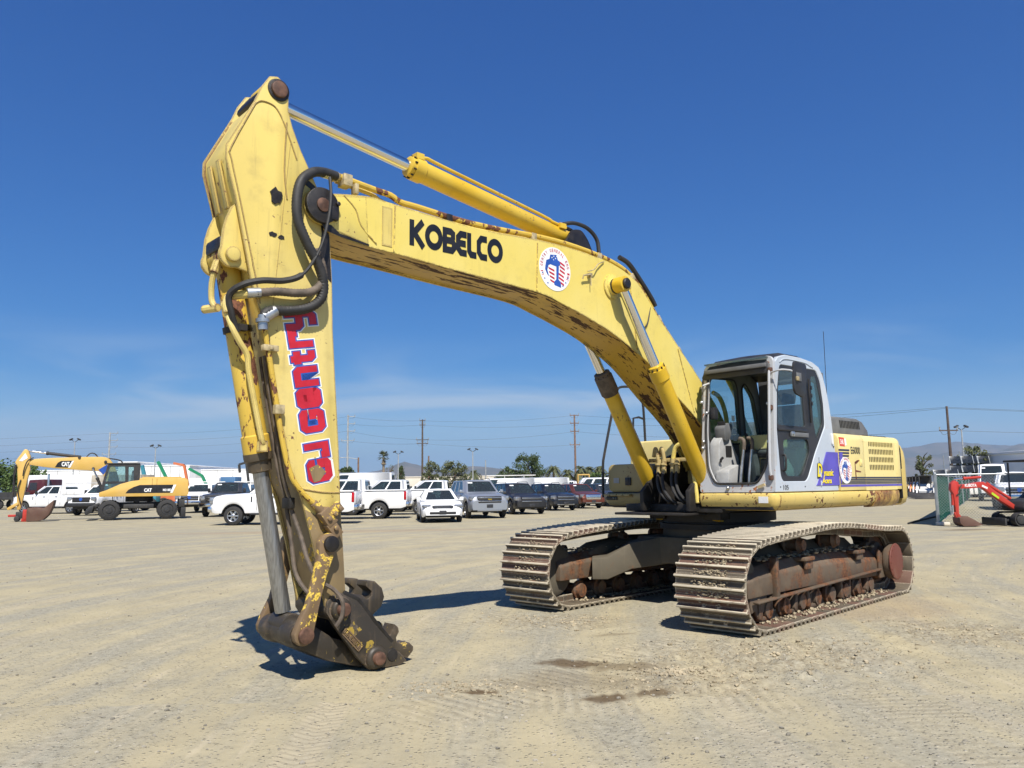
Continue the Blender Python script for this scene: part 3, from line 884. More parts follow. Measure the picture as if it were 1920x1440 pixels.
# ---- round company emblem (white disc, ring of lettering, flag stripes, digger silhouette)
def emblem(parent, c, rx, rz, u, v, tilt=0.0):
    u = Vector(u).normalized(); v = Vector(v).normalized()
    ct, stt = math.cos(tilt), math.sin(tilt)
    u, v = u * ct + v * stt, v * ct - u * stt
    nn = u.cross(v); c = Vector(c)
    P = lambda a, b, w=0.0: c + u * (a * rx) + v * (b * rz) + nn * w
    def fill(pts, mat, w, nm):
        n = len(pts)
        mb = MB().add([P(*p, w) for p in pts] + [P(*p, -.003) for p in pts], [tuple(range(n)), tuple(range(2 * n - 1, n - 1, -1))] + [(i, (i + 1) % n, n + (i + 1) % n, n + i) for i in range(n)])
        return mb.build(nm, mat, parent, smooth=0)
    disc = fill(arc(0, 0, 1, 0, 352, 44), 'white_decal', .003, 'emblem')
    ring = MB()
    for s, a0, a1 in (('CJ GENTRY GENERAL ENG INC', 205, -25),):
        k = len(s)
        for i, ch in enumerate(s):
            if ch == ' ': continue
            a = R(a0 + (a1 - a0) * i / (k - 1))
            rd = u * math.cos(a) + v * math.sin(a); tg = u * math.sin(a) - v * math.cos(a)
            o = P(.86 * math.cos(a), .86 * math.sin(a))
            lettering('', ch, None, None, o, tg, rd, rx * .085, rz * .15, offset=.01, thick=.0045, mb=ring)
    ring.build('emblem_lettering', 'red_decal', parent, smooth=0)['kind'] = 'stuff'
    for i in range(6):
        fl = MB()
        b0 = .42 - i * .18
        x0, x1 = (.30, .62) if i < 3 else (.22, .55)
        fl.add([P(x0, b0, .0045), P(x1, b0 - .12, .0045), P(x1, b0 - .21, .0045), P(x0, b0 - .09, .0045)], [(0, 1, 2, 3)])
        if i > 1:
            fl.add([P(-.50 + .03 * i, b0 - .02, .0045), P(-.05, b0 - .10, .0045), P(-.05, b0 - .19, .0045), P(-.46 + .03 * i, b0 - .11, .0045)], [(0, 1, 2, 3)])
        fl.build('emblem_stripe', 'red_decal', parent, smooth=0)['kind'] = 'stuff'
    fill([(-.62, .05), (-.55, .33), (-.35, .42), (-.30, .62), (.1, .68), (.18, .45), (.30, .40), (.34, .25), (.24, .20), (.20, -.45), (.34, -.55), (.36, -.80), (-.06, -.74), (-.10, -.62), (.06, -.46), (.08, .14), (-.30, .18), (-.42, .12), (-.50, -.10), (-.40, -.40), (-.52, -.30), (-.64, -.10)], 'blue_decal', .0048, 'emblem_silhouette')
    stars = MB()
    for a, b, r in [(-.2, .50, .05), (-.08, .58, .05), (.03, .50, .05), (-.1, .42, .04), (.1, .6, .04)]:
        stars.add([P(a + (r if k % 2 == 0 else r * .42) * math.cos(R(90 + 36 * k)), b + (r if k % 2 == 0 else r * .42) * math.sin(R(90 + 36 * k)), .0058) for k in range(10)], [tuple(range(10))])
    stars.build('emblem_stars', 'white_decal', parent, smooth=0)['kind'] = 'stuff'
    st2 = MB()
    for ang in (200, 218, 236, 304, 322, 340):
        a, b = .85 * math.cos(R(ang)), .85 * math.sin(R(ang))
        st2.add([P(a + (.06 if k % 2 == 0 else .025) * math.cos(R(90 + 36 * k)), b + (.06 if k % 2 == 0 else .025) * math.sin(R(90 + 36 * k)), .0045) for k in range(10)], [tuple(range(10))])
    st2.build('emblem_stars', 'blue_decal', parent, smooth=0)['kind'] = 'stuff'
emblem(p1, (-.752, 1.490, 1.69), .17, .172, U_LEFT, U_UP, R(-6))

# ---- counterweight
cwm = MB()
def cwring(z, ins):
    pts = [(-2.53, 1.475 - ins), (-2.66, 1.475 - ins)]
    pts += [(-2.66 - (.22 - ins * .6) * math.sin(R(a)), 1.255 + (.22 - ins) * math.cos(R(a))) for a in (20, 40, 60, 78)]
    for k in range(7):
        y = 1.1 - k * (2.2 / 6)
        pts.append((-3.12 + ins + .22 * (abs(y) / 1.3) ** 2, y))
    pts += [(p[0], -p[1]) for p in reversed(pts[:6])]
    return [(x, y, z) for x, y in pts]
cwm.loft([cwring(1.20, .10), cwring(1.24, .03), cwring(1.32, 0), cwring(1.86, 0), cwring(1.97, .015), cwring(2.06, .05), cwring(2.11, .10), cwring(2.14, .2)])
cw = cwm.build('counterweight', ['weight_paint'], EX, smooth=45)

MB().prism([(-2.502, 1.72), (-2.545, 1.72), (-2.54, 2.0), (-2.502, 2.06)], 1.40, 1.4865).prism([(-2.502, 1.30), (-2.53, 1.30), (-2.53, 1.70), (-2.502, 1.70)], 1.40, 1.482).build('panel_gap', ['dark_void'], EX, smooth=0)  # solid dark strip painting in the shade of the gap

# ---- cab
CABF = lambda u, v, w: (0.995 - (v - 1.43) * 0.085 + w, u, v)      # leaning front plane, u = y, v = z
cab_side = [(0.99, 1.43), (0.955, 1.9), (.92, 2.3), (.87, 2.82), (.82, 2.97), (.72, 3.045), (.55, 3.085), (.17, 3.085), (-.13, 3.06), (-.29, 3.01), (-.37, 2.92), (-.44, 2.75), (-.49, 2.55), (-.52, 2.35), (-.54, 2.1), (-.56, 1.9), (-.57, 1.43)]
door_hole = rpoly([(.70, 2.95), (-.20, 2.96), (-.30, 2.82), (-.345, 2.52), (-.33, 2.25), (-.02, 1.90), (.20, 1.60), (.27, 1.555), (.80, 1.555), (.85, 1.62), (.865, 2.16), (.80, 2.62)], .05)
cs = MB().plate(cab_side, [door_hole], lambda u, v, w: (u, 1.47 - (v - 1.43) * .018 + w, v), .06)
cab = cs.build('cab', ['cab_paint'], EX, bevel=.008, seg=1, smooth=30)
tag(cab, 'grey operator cab with its front window open')
# front frame with open windscreen
fh = rpoly([(.66, 1.535), (1.24, 1.535), (1.36, 1.74), (1.395, 2.2), (1.385, 2.90), (.55, 2.92), (.525, 2.2), (.555, 1.74)], .07)
MB().plate(rpoly([(.44, 1.43), (1.468, 1.43), (1.45, 3.0), (1.40, 3.05), (.56, 3.05), (.49, 3.0)], .04), [fh], CABF, .05).build('front_frame', ['cab_worn_paint'], cab, bevel=.006, seg=1, smooth=30)
sg = MB()
loop = [CABF(u, v, .004) for u, v in rpoly([(.66, 1.535), (1.24, 1.535), (1.36, 1.74), (1.395, 2.2), (1.385, 2.90), (.55, 2.92), (.525, 2.2), (.555, 1.74)], .07)]
sg.tube(loop + [loop[0]], .014, 6)
sg.build('window_seal', ['rubber'], cab)
# corner pillar handrail + rusty joints
hp = MB().tube([CABF(1.43, 1.62, .03), CABF(1.425, 1.8, .05), CABF(1.425, 2.7, .05), CABF(1.42, 2.86, .03)], .016, 8, smooth=3)
hp.build('grab_rail', ['cab_worn_paint'], cab)
for v in (1.60, 2.87, 2.42):
    MB().box(CABF(1.425, v, .02), (.05, .05, .06)).build('rail_clamp', ['pin_steel'], cab, bevel=.012)
# roof: black cap with raised front visor
rf = MB()
rings = []
for x, zt, ins in ((.90, 2.93, .0), (.86, 3.01, .01), (.74, 3.085, .02), (.55, 3.12, .02), (.1, 3.125, .02), (-.2, 3.09, .03), (-.36, 3.0, .05)):
    rings.append([(x, .475 + ins, zt - .06), (x, .56 + ins, zt), (x, .95, zt + .015), (x, 1.37 - ins, zt), (x, 1.425 - ins, zt - .06), (x, 1.40, zt - .09), (x, .50, zt - .09)])
rf.loft(rings)
rf.build('roof', ['black_plastic'], cab, smooth=40)
vb = MB().box((.915, .955, 2.925), (.03, .84, .055), Matrix.Rotation(R(-10), 3, 'X') @ Matrix.Identity(3))
MB().box((.91, .955, 2.935), (.04, .86, .05)).build('visor_rail', ['grey_plastic'], cab, bevel=.008)
MB().box((.60, .955, 3.03), (.62, .86, .02)).build('raised_windscreen', ['car_glass'], cab)
# right wall with two windows
w1 = rpoly([(.84, 2.05), (.78, 2.88), (.20, 2.90), (.14, 2.80), (.10, 2.05)], .10, 4)
w2 = rpoly([(-.02, 2.05), (.03, 2.80), (-.05, 2.88), (-.25, 2.70), (-.42, 2.05)], .07, 4)
w1b = list(reversed(w1)); 
rw = MB().plate([(.97, 1.43), (.87, 2.82), (.80, 3.0), (.5, 3.06), (-.15, 3.06), (-.36, 2.95), (-.50, 2.4), (-.55, 1.43)], [w1, w2], lambda u, v, w: (u, .50 + w, v), .05)
rw.build('right_wall', ['grey_plastic'], cab, smooth=0)
for wpoly in (w1, w2):
    MB().prism(wpoly, .482, .488).build('window_pane', ['cab_glass'], cab, smooth=0)
    lp = [(x, .505, z) for x, z in wpoly]
    MB().tube(lp + [lp[0]], .012, 6).build('window_seal', ['rubber'], cab)
# rear wall, floor, ceiling
MB().plate([(.46, 1.43), (1.44, 1.43), (1.42, 2.95), (.50, 2.95)], [rpoly([(.60, 2.1), (1.32, 2.1), (1.30, 2.85), (.62, 2.85)], .06)], lambda u, v, w: (-.54 + (v - 1.43) * .09 + w, u, v), .03).build('rear_wall', ['grey_plastic'], cab, smooth=0)
MB().add([(-.54 + (z - 1.43) * .09 - .01, y, z) for y, z in ((.60, 2.1), (1.32, 2.1), (1.30, 2.85), (.62, 2.85))], [(0, 1, 2, 3)]).build('window_pane', ['cab_glass'], cab, smooth=0)
MB().box((.20, .96, 1.445), (1.5, .95, .03)).build('floor_mat', ['rubber'], cab)
MB().box((.2, .96, 2.995), (1.05, .85, .03)).build('headliner', ['black_plastic'], cab)
# door: black frame, sliding upper pane, lower pane, rear quarter pane
dsk = lambda u, v, w: (u, 1.462 - (v - 1.43) * .018 + w, v)
dh1 = rpoly([(.70, 2.88), (.19, 2.90), (.165, 2.22), (.83, 2.22), (.775, 2.6)], .035)
dh2 = rpoly([(-.065, 2.87), (-.19, 2.885), (-.30, 2.52), (-.28, 2.27), (-.10, 2.07), (-.045, 2.3)], .04)
dh3 = rpoly([(.73, 2.045), (.13, 2.07), (.10, 1.92), (.29, 1.66), (.35, 1.615), (.69, 1.615), (.735, 1.68)], .06)
door_in = [(x * 1.0, z) for x, z in door_hole]
dr = MB().plate(door_in, [dh1, dh2, dh3], dsk, .035).build('door', ['black_plastic'], cab, bevel=.004, seg=1, smooth=30)
for q, mt in ((dh1, 'cab_glass'), (dh2, 'door_glass'), (dh3, 'door_glass')):
    MB().prism(q, 1.428, 1.434).build('window_pane', [mt], cab, smooth=0)
MB().box((.50, 1.455, 2.17), (.70, .02, .035)).build('window_rail', ['black_plastic'], cab, bevel=.005)
MB().box((.35, 1.462, 2.115), (.44, .014, .055)).build('door_trim', ['grey_plastic'], cab, bevel=.006)
MB().box((.52, 1.470, 2.12), (.075, .012, .06)).cyl((.52, 1.475, 2.12), (.52, 1.485, 2.12), .014).build('door_lock', ['zinc'], cab, bevel=.004)
MB().tube([(.77, 1.46, 1.86), (.775, 1.495, 1.85), (.78, 1.495, 1.70), (.775, 1.46, 1.68)], .012, 8, smooth=3).build('door_handle', ['rubber'], cab)
MB().box((.06, 1.472, 2.55), (.028, .015, .55)).build('window_track', ['dark_steel'], cab, bevel=.003)
for z in (2.72, 2.62, 2.52): MB().box((-.02, 1.46, z), (.025, .014, .05)).build('hinge', ['black_plastic'], cab, bevel=.003)
# pressed groove over the door, hinges behind it, stencil
gv = [(.70, 1.448, 2.98), (.62, 1.447, 3.02), (.45, 1.445, 3.035), (.1, 1.445, 3.03), (-.05, 1.446, 3.0), (-.12, 1.447, 2.985)]
MB().tube(gv, .006, 6, smooth=4).build('pressed_seam', ['cab_paint'], cab)
for z in (1.82, 1.63, 1.53):
    MB().cyl((-.10, 1.475, z - .03), (-.10, 1.475, z + .03), .012, n=10).build('hinge', ['cab_paint'], cab)
MB().prism(rrect(-.50, 2.02, -.46, 2.16, .015), 1.46, 1.475).build('side_marker', ['white_decal'], cab)
lettering('lettering', '105', 'grey_plastic', cab, (.76, 1.471, 1.485), U_LEFT, U_UP, .12, .055)
for x, z in ((.88, 1.49), (.30, 1.49), (-.30, 1.88), (-.505, 1.99)):
    MB().cyl((x, 1.462, z), (x, 1.472, z), .009, n=8).build('bolt', ['dark_steel'], cab)
# purple model decal with lettering, running over cab rear and flank
flat('decal_panel', [(-.30, 1.92), (-.595, 1.92), (-.595, 1.50), (.02, 1.50), (-.02, 1.53)], 'purple_decal', cab, 1.4755, 1.464)
flat('decal_panel', [(-.602, 1.92), (-.70, 1.92), (-.44 - .18, 1.52), (-.602, 1.52)], 'purple_decal', p1, 1.4905)
lettering('lettering', 'D', 'black_decal', cab, (-.085, 1.4735, 1.685), U_LEFT, U_UP, .145, .185, offset=.045, shear=.2)
lettering('lettering', 'D', 'yellow_decal', cab, (-.08, 1.4755, 1.69), U_LEFT, U_UP, .125, .165, offset=.02, shear=.2)
lettering('lettering', 'ynamic', 'black_decal', cab, (-.302, 1.4735, 1.642), U_LEFT, U_UP, .275, .115, offset=.05, shear=.2)
lettering('lettering', 'ynamic', 'yellow_decal', cab, (-.30, 1.4755, 1.645), U_LEFT, U_UP, .265, .105, offset=.015, shear=.2)
lettering('lettering', 'Acera', 'black_decal', cab, (-.252, 1.4735, 1.557), U_LEFT, U_UP, .255, .08, offset=.05, shear=.2)
lettering('lettering', 'Acera', 'yellow_decal', cab, (-.25, 1.4755, 1.56), U_LEFT, U_UP, .245, .07, offset=.015, shear=.2)
# mirror and wiper arms, lamp, antenna
mr = MB().tube([CABF(1.42, 2.83, .03), (.93, 1.56, 2.85), (.86, 1.62, 2.85), (.80, 1.66, 2.83), (.77, 1.67, 2.74)], .011, 8, smooth=4)
mirror = mr.build('mirror_arm', ['cab_worn_paint'], cab)
MB().prism(rpoly([(.80, 2.96), (.50, 2.94), (.56, 2.58), (.62, 2.53), (.80, 2.57), (.83, 2.64)], .05, 3), 1.655, 1.685).build('mirror_shell', ['black_plastic'], mirror, bevel=.008)
MB().box((.72, 1.69, 2.77), (.11, .014, .10)).build('mirror_bracket', ['grey_plastic'], mirror, bevel=.004)
MB().box((.77, 1.70, 2.745), (.05, .03, .05)).build('mirror_joint', ['fitting'], mirror, bevel=.008)
for u, v in ((1.395, 2.47), (1.40, 2.02), (.50, 2.06), (.49, 1.98), (.545, 2.42), (.47, 2.56), (.85, 1.485)):
    MB().lathe(CABF(u, v, .0), (1, 0, 0), [(0, .02), (.03, .022), (.045, .012)], 12).build('knob', ['zinc'], cab)
MB().tube([CABF(.57, 2.80, 0), CABF(.51, 2.77, .05), CABF(.47, 2.74, .03)], .012, 8).build('bracket', ['cab_worn_paint'], cab)
MB().box(CABF(1.30, 1.505, .025), (.015, .10, .03), Matrix.Rotation(R(20), 3, 'X')).build('bracket', ['tan_cloth'], cab)
MB().box((1.036, 1.33, 1.345), (.006, .12, .075)).build('sticker', ['white_decal'], EX)
MB().cyl((-.52, 1.30, 2.40), (-.50, 1.30, 2.95), .012, n=8).cyl((-1.05, 1.15, 2.17), (-1.08, 1.15, 3.62), .004, n=6).build('antenna', ['black_plastic'], EX)
MB().box((-.49, 1.40, 2.60), (.03, .05, .14)).build('rear_lamp', ['rubber'], cab, bevel=.01)
# ---- inside the cab
st_ = MB()
st_.prism(rpoly([(-.30, 1.86), (.18, 1.86), (.22, 1.93), (.18, 1.98), (-.28, 1.97)], .03), .80, 1.24)
seat = st_.build('seat', ['seat_cloth'], cab, bevel=.02)
MB().prism(rpoly([(-.22, 1.95), (-.10, 1.95), (-.22, 2.55), (-.36, 2.55)], .05), .80, 1.22).build('seat_back', ['seat_cloth'], cab, bevel=.03)
MB().prism(rpoly([(-.24, 2.55), (-.15, 2.56), (-.20, 2.76), (-.30, 2.76)], .04), .88, 1.12).build('head_rest', ['black_plastic'], cab, bevel=.03)
MB().prism(rpoly([(-.05, 1.98), (.20, 1.97), (.19, 1.99), (-.05, 2.01)], .01), .84, 1.20).build('seat_cushion_cover', ['tan_cloth'], cab, bevel=.005)
MB().box((-.05, 1.02, 1.66), (.46, .44, .38)).build('seat_base', ['black_plastic'], cab, bevel=.03)
MB().lathe((.185, 1.14, 1.70), (1, 0, 0), [(0, .035), (.03, .033), (.04, .02)], 16).build('seat_knob', ['grey_plastic'], cab)
for y in (.70, 1.30):
    c_ = MB().prism(rpoly([(-.35, 1.50), (.22, 1.50), (.30, 1.90), (.26, 1.97), (-.35, 1.93)], .05), y - .09, y + .09)
    co_ = c_.build('console', ['grey_plastic'], cab, bevel=.02)
    bt = MB().lathe((.24, y, 1.94), (.1, 0, 1), [(0, .07), (.02, .06), (.03, .068), (.05, .05), (.06, .058), (.08, .035), (.10, .03)], 16)
    bt.tube([(.25, y, 2.02), (.27, y, 2.10), (.30, y, 2.17)], .020, 10)
    bt.build('joystick', ['black_plastic'], cab)
# white footwell panel on the right with switch recess, monitor
fp = MB().prism(rpoly([(.90, 1.48), (.86, 2.05), (.72, 2.16), (.60, 2.10), (.50, 1.95), (.42, 1.85), (.50, 1.48)], .05), .52, .66)
fpo = fp.build('side_console', ['light_grey'], cab, bevel=.03, seg=3)
MB().box((.66, .66, 1.94), (.13, .012, .14)).build('switch_recess', ['dark_void'], cab)
MB().prism(rpoly([(.92, 1.46), (.62, 1.46), (.60, 1.78), (.90, 1.70)], .04), .62, .80).build('foot_panel', ['light_grey'], cab, bevel=.03)
MB().prism(rpoly([(.78, 2.06), (.66, 2.10), (.60, 2.28), (.70, 2.30), (.80, 2.24)], .03), .56, .70).build('monitor', ['grey_plastic'], cab, bevel=.02)
MB().box((.735, .64, 2.22), (.02, .11, .20), Matrix.Rotation(R(18), 3, 'Y')).build('monitor_screen', ['black_plastic'], cab, bevel=.01)
MB().cyl((.75, .615, 2.13), (.70, .615, 2.28), .03, n=14).build('ashtray_tube', ['chrome'], cab)
MB().box((.80, .565, 2.42), (.09, .07, .15)).build('gauge_pod', ['black_plastic'], cab, bevel=.012)
for y in (.87, .985):
    tl = MB().tube([(.74, y, 1.46), (.75, y + .005, 1.60), (.70, y + .035, 1.98)], .017, 10, smooth=4)
    to = tl.build('travel_lever', ['zinc'], cab)
    MB().tube([(.70, y + .035, 1.95), (.695, y + .038, 2.05), (.69, y + .01, 2.085), (.69, y - .03, 2.09)], .022, 10, smooth=3).build('grip', ['hose_brown'], to)
    MB().box((.80, y + .02, 1.50), (.16, .075, .02), Matrix.Rotation(R(-20), 3, 'Y')).build('pedal', ['black_plastic'], cab, bevel=.006)
MB().box((.83, .72, 1.475), (.12, .10, .03)).build('pedal', ['black_plastic'], cab, bevel=.006)
MB().tube([(.88, .72, 1.86), (.885, .69, 1.83), (.88, .68, 1.80)], .016, 8).build('hook', ['black_plastic'], cab)
# bag of paper seen through the lower door pane, paper charts on the right window
lumpmb = MB(); lump(lumpmb, (.40, 1.32, 1.66), (.16, .06, .14), random.Random(2)); lumpmb.build('plastic_bag', ['white_decal'], cab, smooth=60)
for i, (x, z) in enumerate([(.38, 2.12), (.30, 2.14), (.22, 2.13), (.38, 2.20), (.30, 2.22), (.22, 2.22), (.30, 2.30), (.22, 2.31), (.25, 2.39), (.16, 2.15)]):
    MB().box((x, .492, z), (.070, .003, .072)).build('paper_label', ['white_decal'], cab)

# ---- boom
bt_ = [(6.12, 4.085), (5.90, 4.13), (5.67, 4.16), (5.43, 4.15), (4.43, 4.135), (3.51, 4.195), (2.99, 4.20), (2.66, 4.18), (2.34, 4.145), (1.90, 4.00), (1.56, 3.67), (1.12, 3.27), (.67, 2.87), (.30, 2.50), (.02, 2.12)]
bb_ = [(6.16, 3.75), (5.92, 3.70), (5.63, 3.68), (5.41, 3.675), (4.55, 3.635), (3.60, 3.60), (3.20, 3.525), (2.80, 3.425), (2.43, 3.315), (2.05, 3.155), (1.72, 2.99), (1.26, 2.665), (.80, 2.36), (.42, 2.02), (.22, 1.70)]
bw_ = [.28] * 8 + [.28, .285, .29, .30, .31, .32, .32]
T_ = crom([V(*p, 0) for p in bt_], 4); B_ = crom([V(*p, 0) for p in bb_], 4); W_ = crom([V(w, 0, 0) for w in bw_], 4)
bm_ = MB()
rings = []
for a, b, w in zip(T_, B_, W_):
    up = (a - b).normalized(); w = w.x
    pt = lambda y, base, off: (base.x + up.x * off, y, base.y + up.y * off)
    rings.append([pt(w, b, 0), pt(w, a, 0), pt(w - .028, a, 0), pt(w - .028, a, -.022), pt(-w + .028, a, -.022), pt(-w + .028, a, 0), pt(-w, a, 0), pt(-w, b, 0), pt(-w + .028, b, 0), pt(-w + .028, b, .02), pt(w - .028, b, .02), pt(w - .028, b, 0)])
n = 12
vs_ = [p for r in rings for p in r]; fs_ = []; mi_ = []
for k in range(len(rings) - 1):
    for i in range(n):
        j = (i + 1) % n
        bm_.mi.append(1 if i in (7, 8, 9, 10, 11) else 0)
        fs_.append((k * n + i, k * n + j, (k + 1) * n + j, (k + 1) * n + i))
fs_ += [tuple(range(n - 1, -1, -1)), tuple((len(rings) - 1) * n + i for i in range(n))]
bm_.v = vs_; bm_.f = fs_; bm_.mi += [0, 0]
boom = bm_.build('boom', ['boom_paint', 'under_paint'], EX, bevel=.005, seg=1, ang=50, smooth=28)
# fork ears at the tip with greasy boss, doubler plates and weld beads
for sy in (-1, 1):
    y0, y1 = sorted((sy * .262, sy * .285))
    MB().prism(arc(6.20, 3.95, .158, -70, 130, 14) + [(5.75, 4.145), (5.72, 3.70)], y0, y1).build('fork_ear', ['boom_paint'], boom, bevel=.005)
    y0, y1 = sorted((sy * .284, sy * .325))
    b_ = MB().prism(arc(6.20, 3.95, .157, 0, 350, 30), y0, y1)
    b_.box((6.10, sy * .31, 3.90), (.10, .05, .12)).cyl((6.06, sy * .30, 3.99), (6.06, sy * .345, 3.99), .022, n=8)
    bo = b_.build('pin_boss', ['grease'], boom, bevel=.01)
    MB().cyl((6.20, sy * .32, 3.95), (6.20, sy * .338, 3.95), .062, n=20).build('pin', ['pin_steel'], boom, bevel=.006)
MB().prism([(6.16, 3.745), (6.0, 3.715), (5.72, 3.69), (5.72, 3.705), (6.02, 3.745), (6.10, 3.80), (6.20, 3.80)], .286, .292).build('grease_stain', ['grease'], boom, smooth=0)
for pts in ([(5.44, .284, 4.13), (5.45, .284, 3.69)], [(3.60, .284, 4.15), (3.62, .284, 3.62)], [(5.98, .284, 4.10), (5.86, .284, 4.0), (5.80, .284, 3.86), (5.64, .284, 3.73)], [(2.05, .29, 3.99), (1.95, .29, 3.15)], [(1.15, .304, 3.25), (.86, .31, 2.45)]):
    MB().tube(pts, .008, 6, smooth=3).build('weld_bead', ['boom_paint'], boom)
MB().prism([(5.58, 4.10), (5.47, 4.10), (5.47, 3.73), (5.58, 3.73)], .281, .285).build('doubler_plate', ['arm_paint'], boom, smooth=0)
block_letters('lettering', 'KOBELCO', 'black_decal', boom, (4.69, .281, 3.932), (-1, 0, .022), (0, 0, 1), 1.17, .252, .132, .0025, gap=.02)
emblem(boom, (3.335, .281, 3.905), .245, .245, U_LEFT, U_UP, R(0))
# boom cylinder pin boss
for sy in (-1, 1):
    MB().lathe((2.38, .28 * sy, 3.86), (0, sy, 0), [(0, .15), (.018, .15), (.02, .10), (.05, .095)], 32).build('boss_plate', ['boom_paint'], boom, bevel=.004)
    MB().lathe((2.38, .33 * sy, 3.86), (0, sy, 0), [(0, .09), (.03, .085), (.09, .075)], 24).build('grease_collar', ['grease'], boom)
# lifting hook bracket on the flank
MB().tube([(2.82, .30, 3.97), (2.74, .33, 4.0), (2.66, .32, 4.08), (2.52, .29, 4.14)], .007, 6, smooth=3).box((2.79, .30, 3.93), (.05, .05, .04)).tube([(2.80, .33, 3.93), (2.92, .33, 3.90), (2.92, .31, 3.86)], .010, 6).tube([(2.79, .32, 3.91), (2.79, .32, 3.80)], .006, 6).build('line_bracket', ['fitting'], boom)
# hydraulic pipes along the boom top
def boomtop(x, dz):
    for a, b in zip(T_[:-1], T_[1:]):
        if b.x <= x <= a.x:
            k = (x - a.x) / (b.x - a.x + 1e-9)
            return a.y + (b.y - a.y) * k + dz
    return T_[0].y + dz
pp = [(5.98, .20, 4.30), (5.62, .20, 4.27), (5.45, .21, 4.255), (5.34, .22, 4.21), (5.15, .225, 4.205)]
pp += [(x, .225, boomtop(x, .055)) for x in (4.6, 4.1, 3.6, 3.1, 2.6, 2.3, 2.05, 1.8, 1.5, 1.2, .9, .6, .4)]
MB().tube(pp, .030, 10, smooth=3).build('hydraulic_pipe', ['worn_cylinder_paint'], boom)
pq = [(5.98, .13, 4.28), (5.62, .13, 4.25), (5.50, .14, 4.20)] + [(x, .15, boomtop(x, .035)) for x in (5.3, 4.6, 4.1, 3.6, 3.1, 2.6, 2.3, 2.05, 1.8, 1.5, 1.2, .9, .6, .4)]
MB().tube(pq, .022, 10, smooth=3).build('hydraulic_pipe', ['arm_paint'], boom)
pr = [(x, -.16, boomtop(x, .05)) for x in (5.6, 4.9, 4.2, 3.6, 3.1, 2.6, 2.3, 2.05, 1.8, 1.5, 1.2, .9, .6, .4)]
MB().tube(pr, .026, 10, smooth=3).build('hydraulic_pipe', ['arm_paint'], boom)
for x in (4.78, 3.62, 2.55, 1.95, 1.45, 1.05, .8):
    MB().box((x, .20, boomtop(x, .035)), (.07, .13, .085), Matrix.Rotation(R(0 if x > 2.2 else 40), 3, 'Y')).build('pipe_clamp', ['dark_steel' if x > 4 else 'fitting'], boom, bevel=.008)
MB().box((5.92, .20, 4.27), (.09, .12, .11)).cyl((5.99, .20, 4.30), (6.07, .20, 4.27), .042, n=12).box((5.83, .22, 4.21), (.04, .08, .10)).build('pipe_block', ['fitting'], boom, bevel=.008)
# rubber lines at the boom crest
for pts, r in (([(2.98, .08, 4.55), (2.80, .09, 4.60), (2.58, .10, 4.58), (2.44, .12, 4.46), (2.42, .13, 4.26)], .024), ([(2.98, .0, 4.53), (2.84, .0, 4.555), (2.70, .02, 4.50), (2.62, .04, 4.38), (2.61, .05, 4.22)], .022), ([(2.18, .24, 4.27), (2.02, .25, 4.22), (1.84, .25, 4.08), (1.60, .25, 3.86), (1.52, .25, 3.76)], .030), ([(2.32, .36, 3.90), (2.12, .33, 3.80), (1.95, .32, 3.50), (1.88, .31, 3.42), (1.75, .30, 3.50), (1.66, .28, 3.72)], .009)):
    MB().tube(pts, r, 8, smooth=5).build('rubber_hose', ['rubber'], boom)

# ---- cylinders
def cylinder(name, a, b, rb, rr, split, mat, rodmat, gland=.16, n=24, ext=None, label=None, eyemat=None):
    a, b = Vector(a), Vector(b)                      # a: rod eye, b: barrel eye
    d = (b - a).normalized(); L = (b - a).length
    g = a + d * split
    m = MB().lathe(g, d, [(0, rb * .72), (.01, rb * .98), (.05, rb * 1.0), (.055, rb * 1.16), (gland, rb * 1.16), (gland + .012, rb * 1.02), (L - split - .06, rb * 1.0), (L - split - .02, rb * .8), (L - split, rb * .75)], n)
    e = (ext or rb * 1.0)
    m.cyl(b + V(0, -e, 0), b + V(0, e, 0), rb * 1.05, n=20)
    o = m.build(name, [mat], EX, smooth=40)
    if label: tag(o, label)
    for k in range(10):
        t = 2 * math.pi * k / 10
        s1 = d.orthogonal().normalized(); s2 = d.cross(s1)
        p = g + (s1 * math.cos(t) + s2 * math.sin(t)) * rb * 1.05
        MB().cyl(p + d * .052, p + d * .025, rb * .09, n=6).build('bolt', ['dark_steel'], o)
    MB().cyl(a + d * (.10 if eyemat else 0), g + d * .02, rr, n=24).build('rod', [rodmat], o)
    MB().cyl(a + V(0, -e, 0), a + V(0, e, 0), rb * .95, n=20).build('rod_eye', [eyemat or mat], o, bevel=.006)
    return o, d, g
cyl_foot = (.52, 1.18)
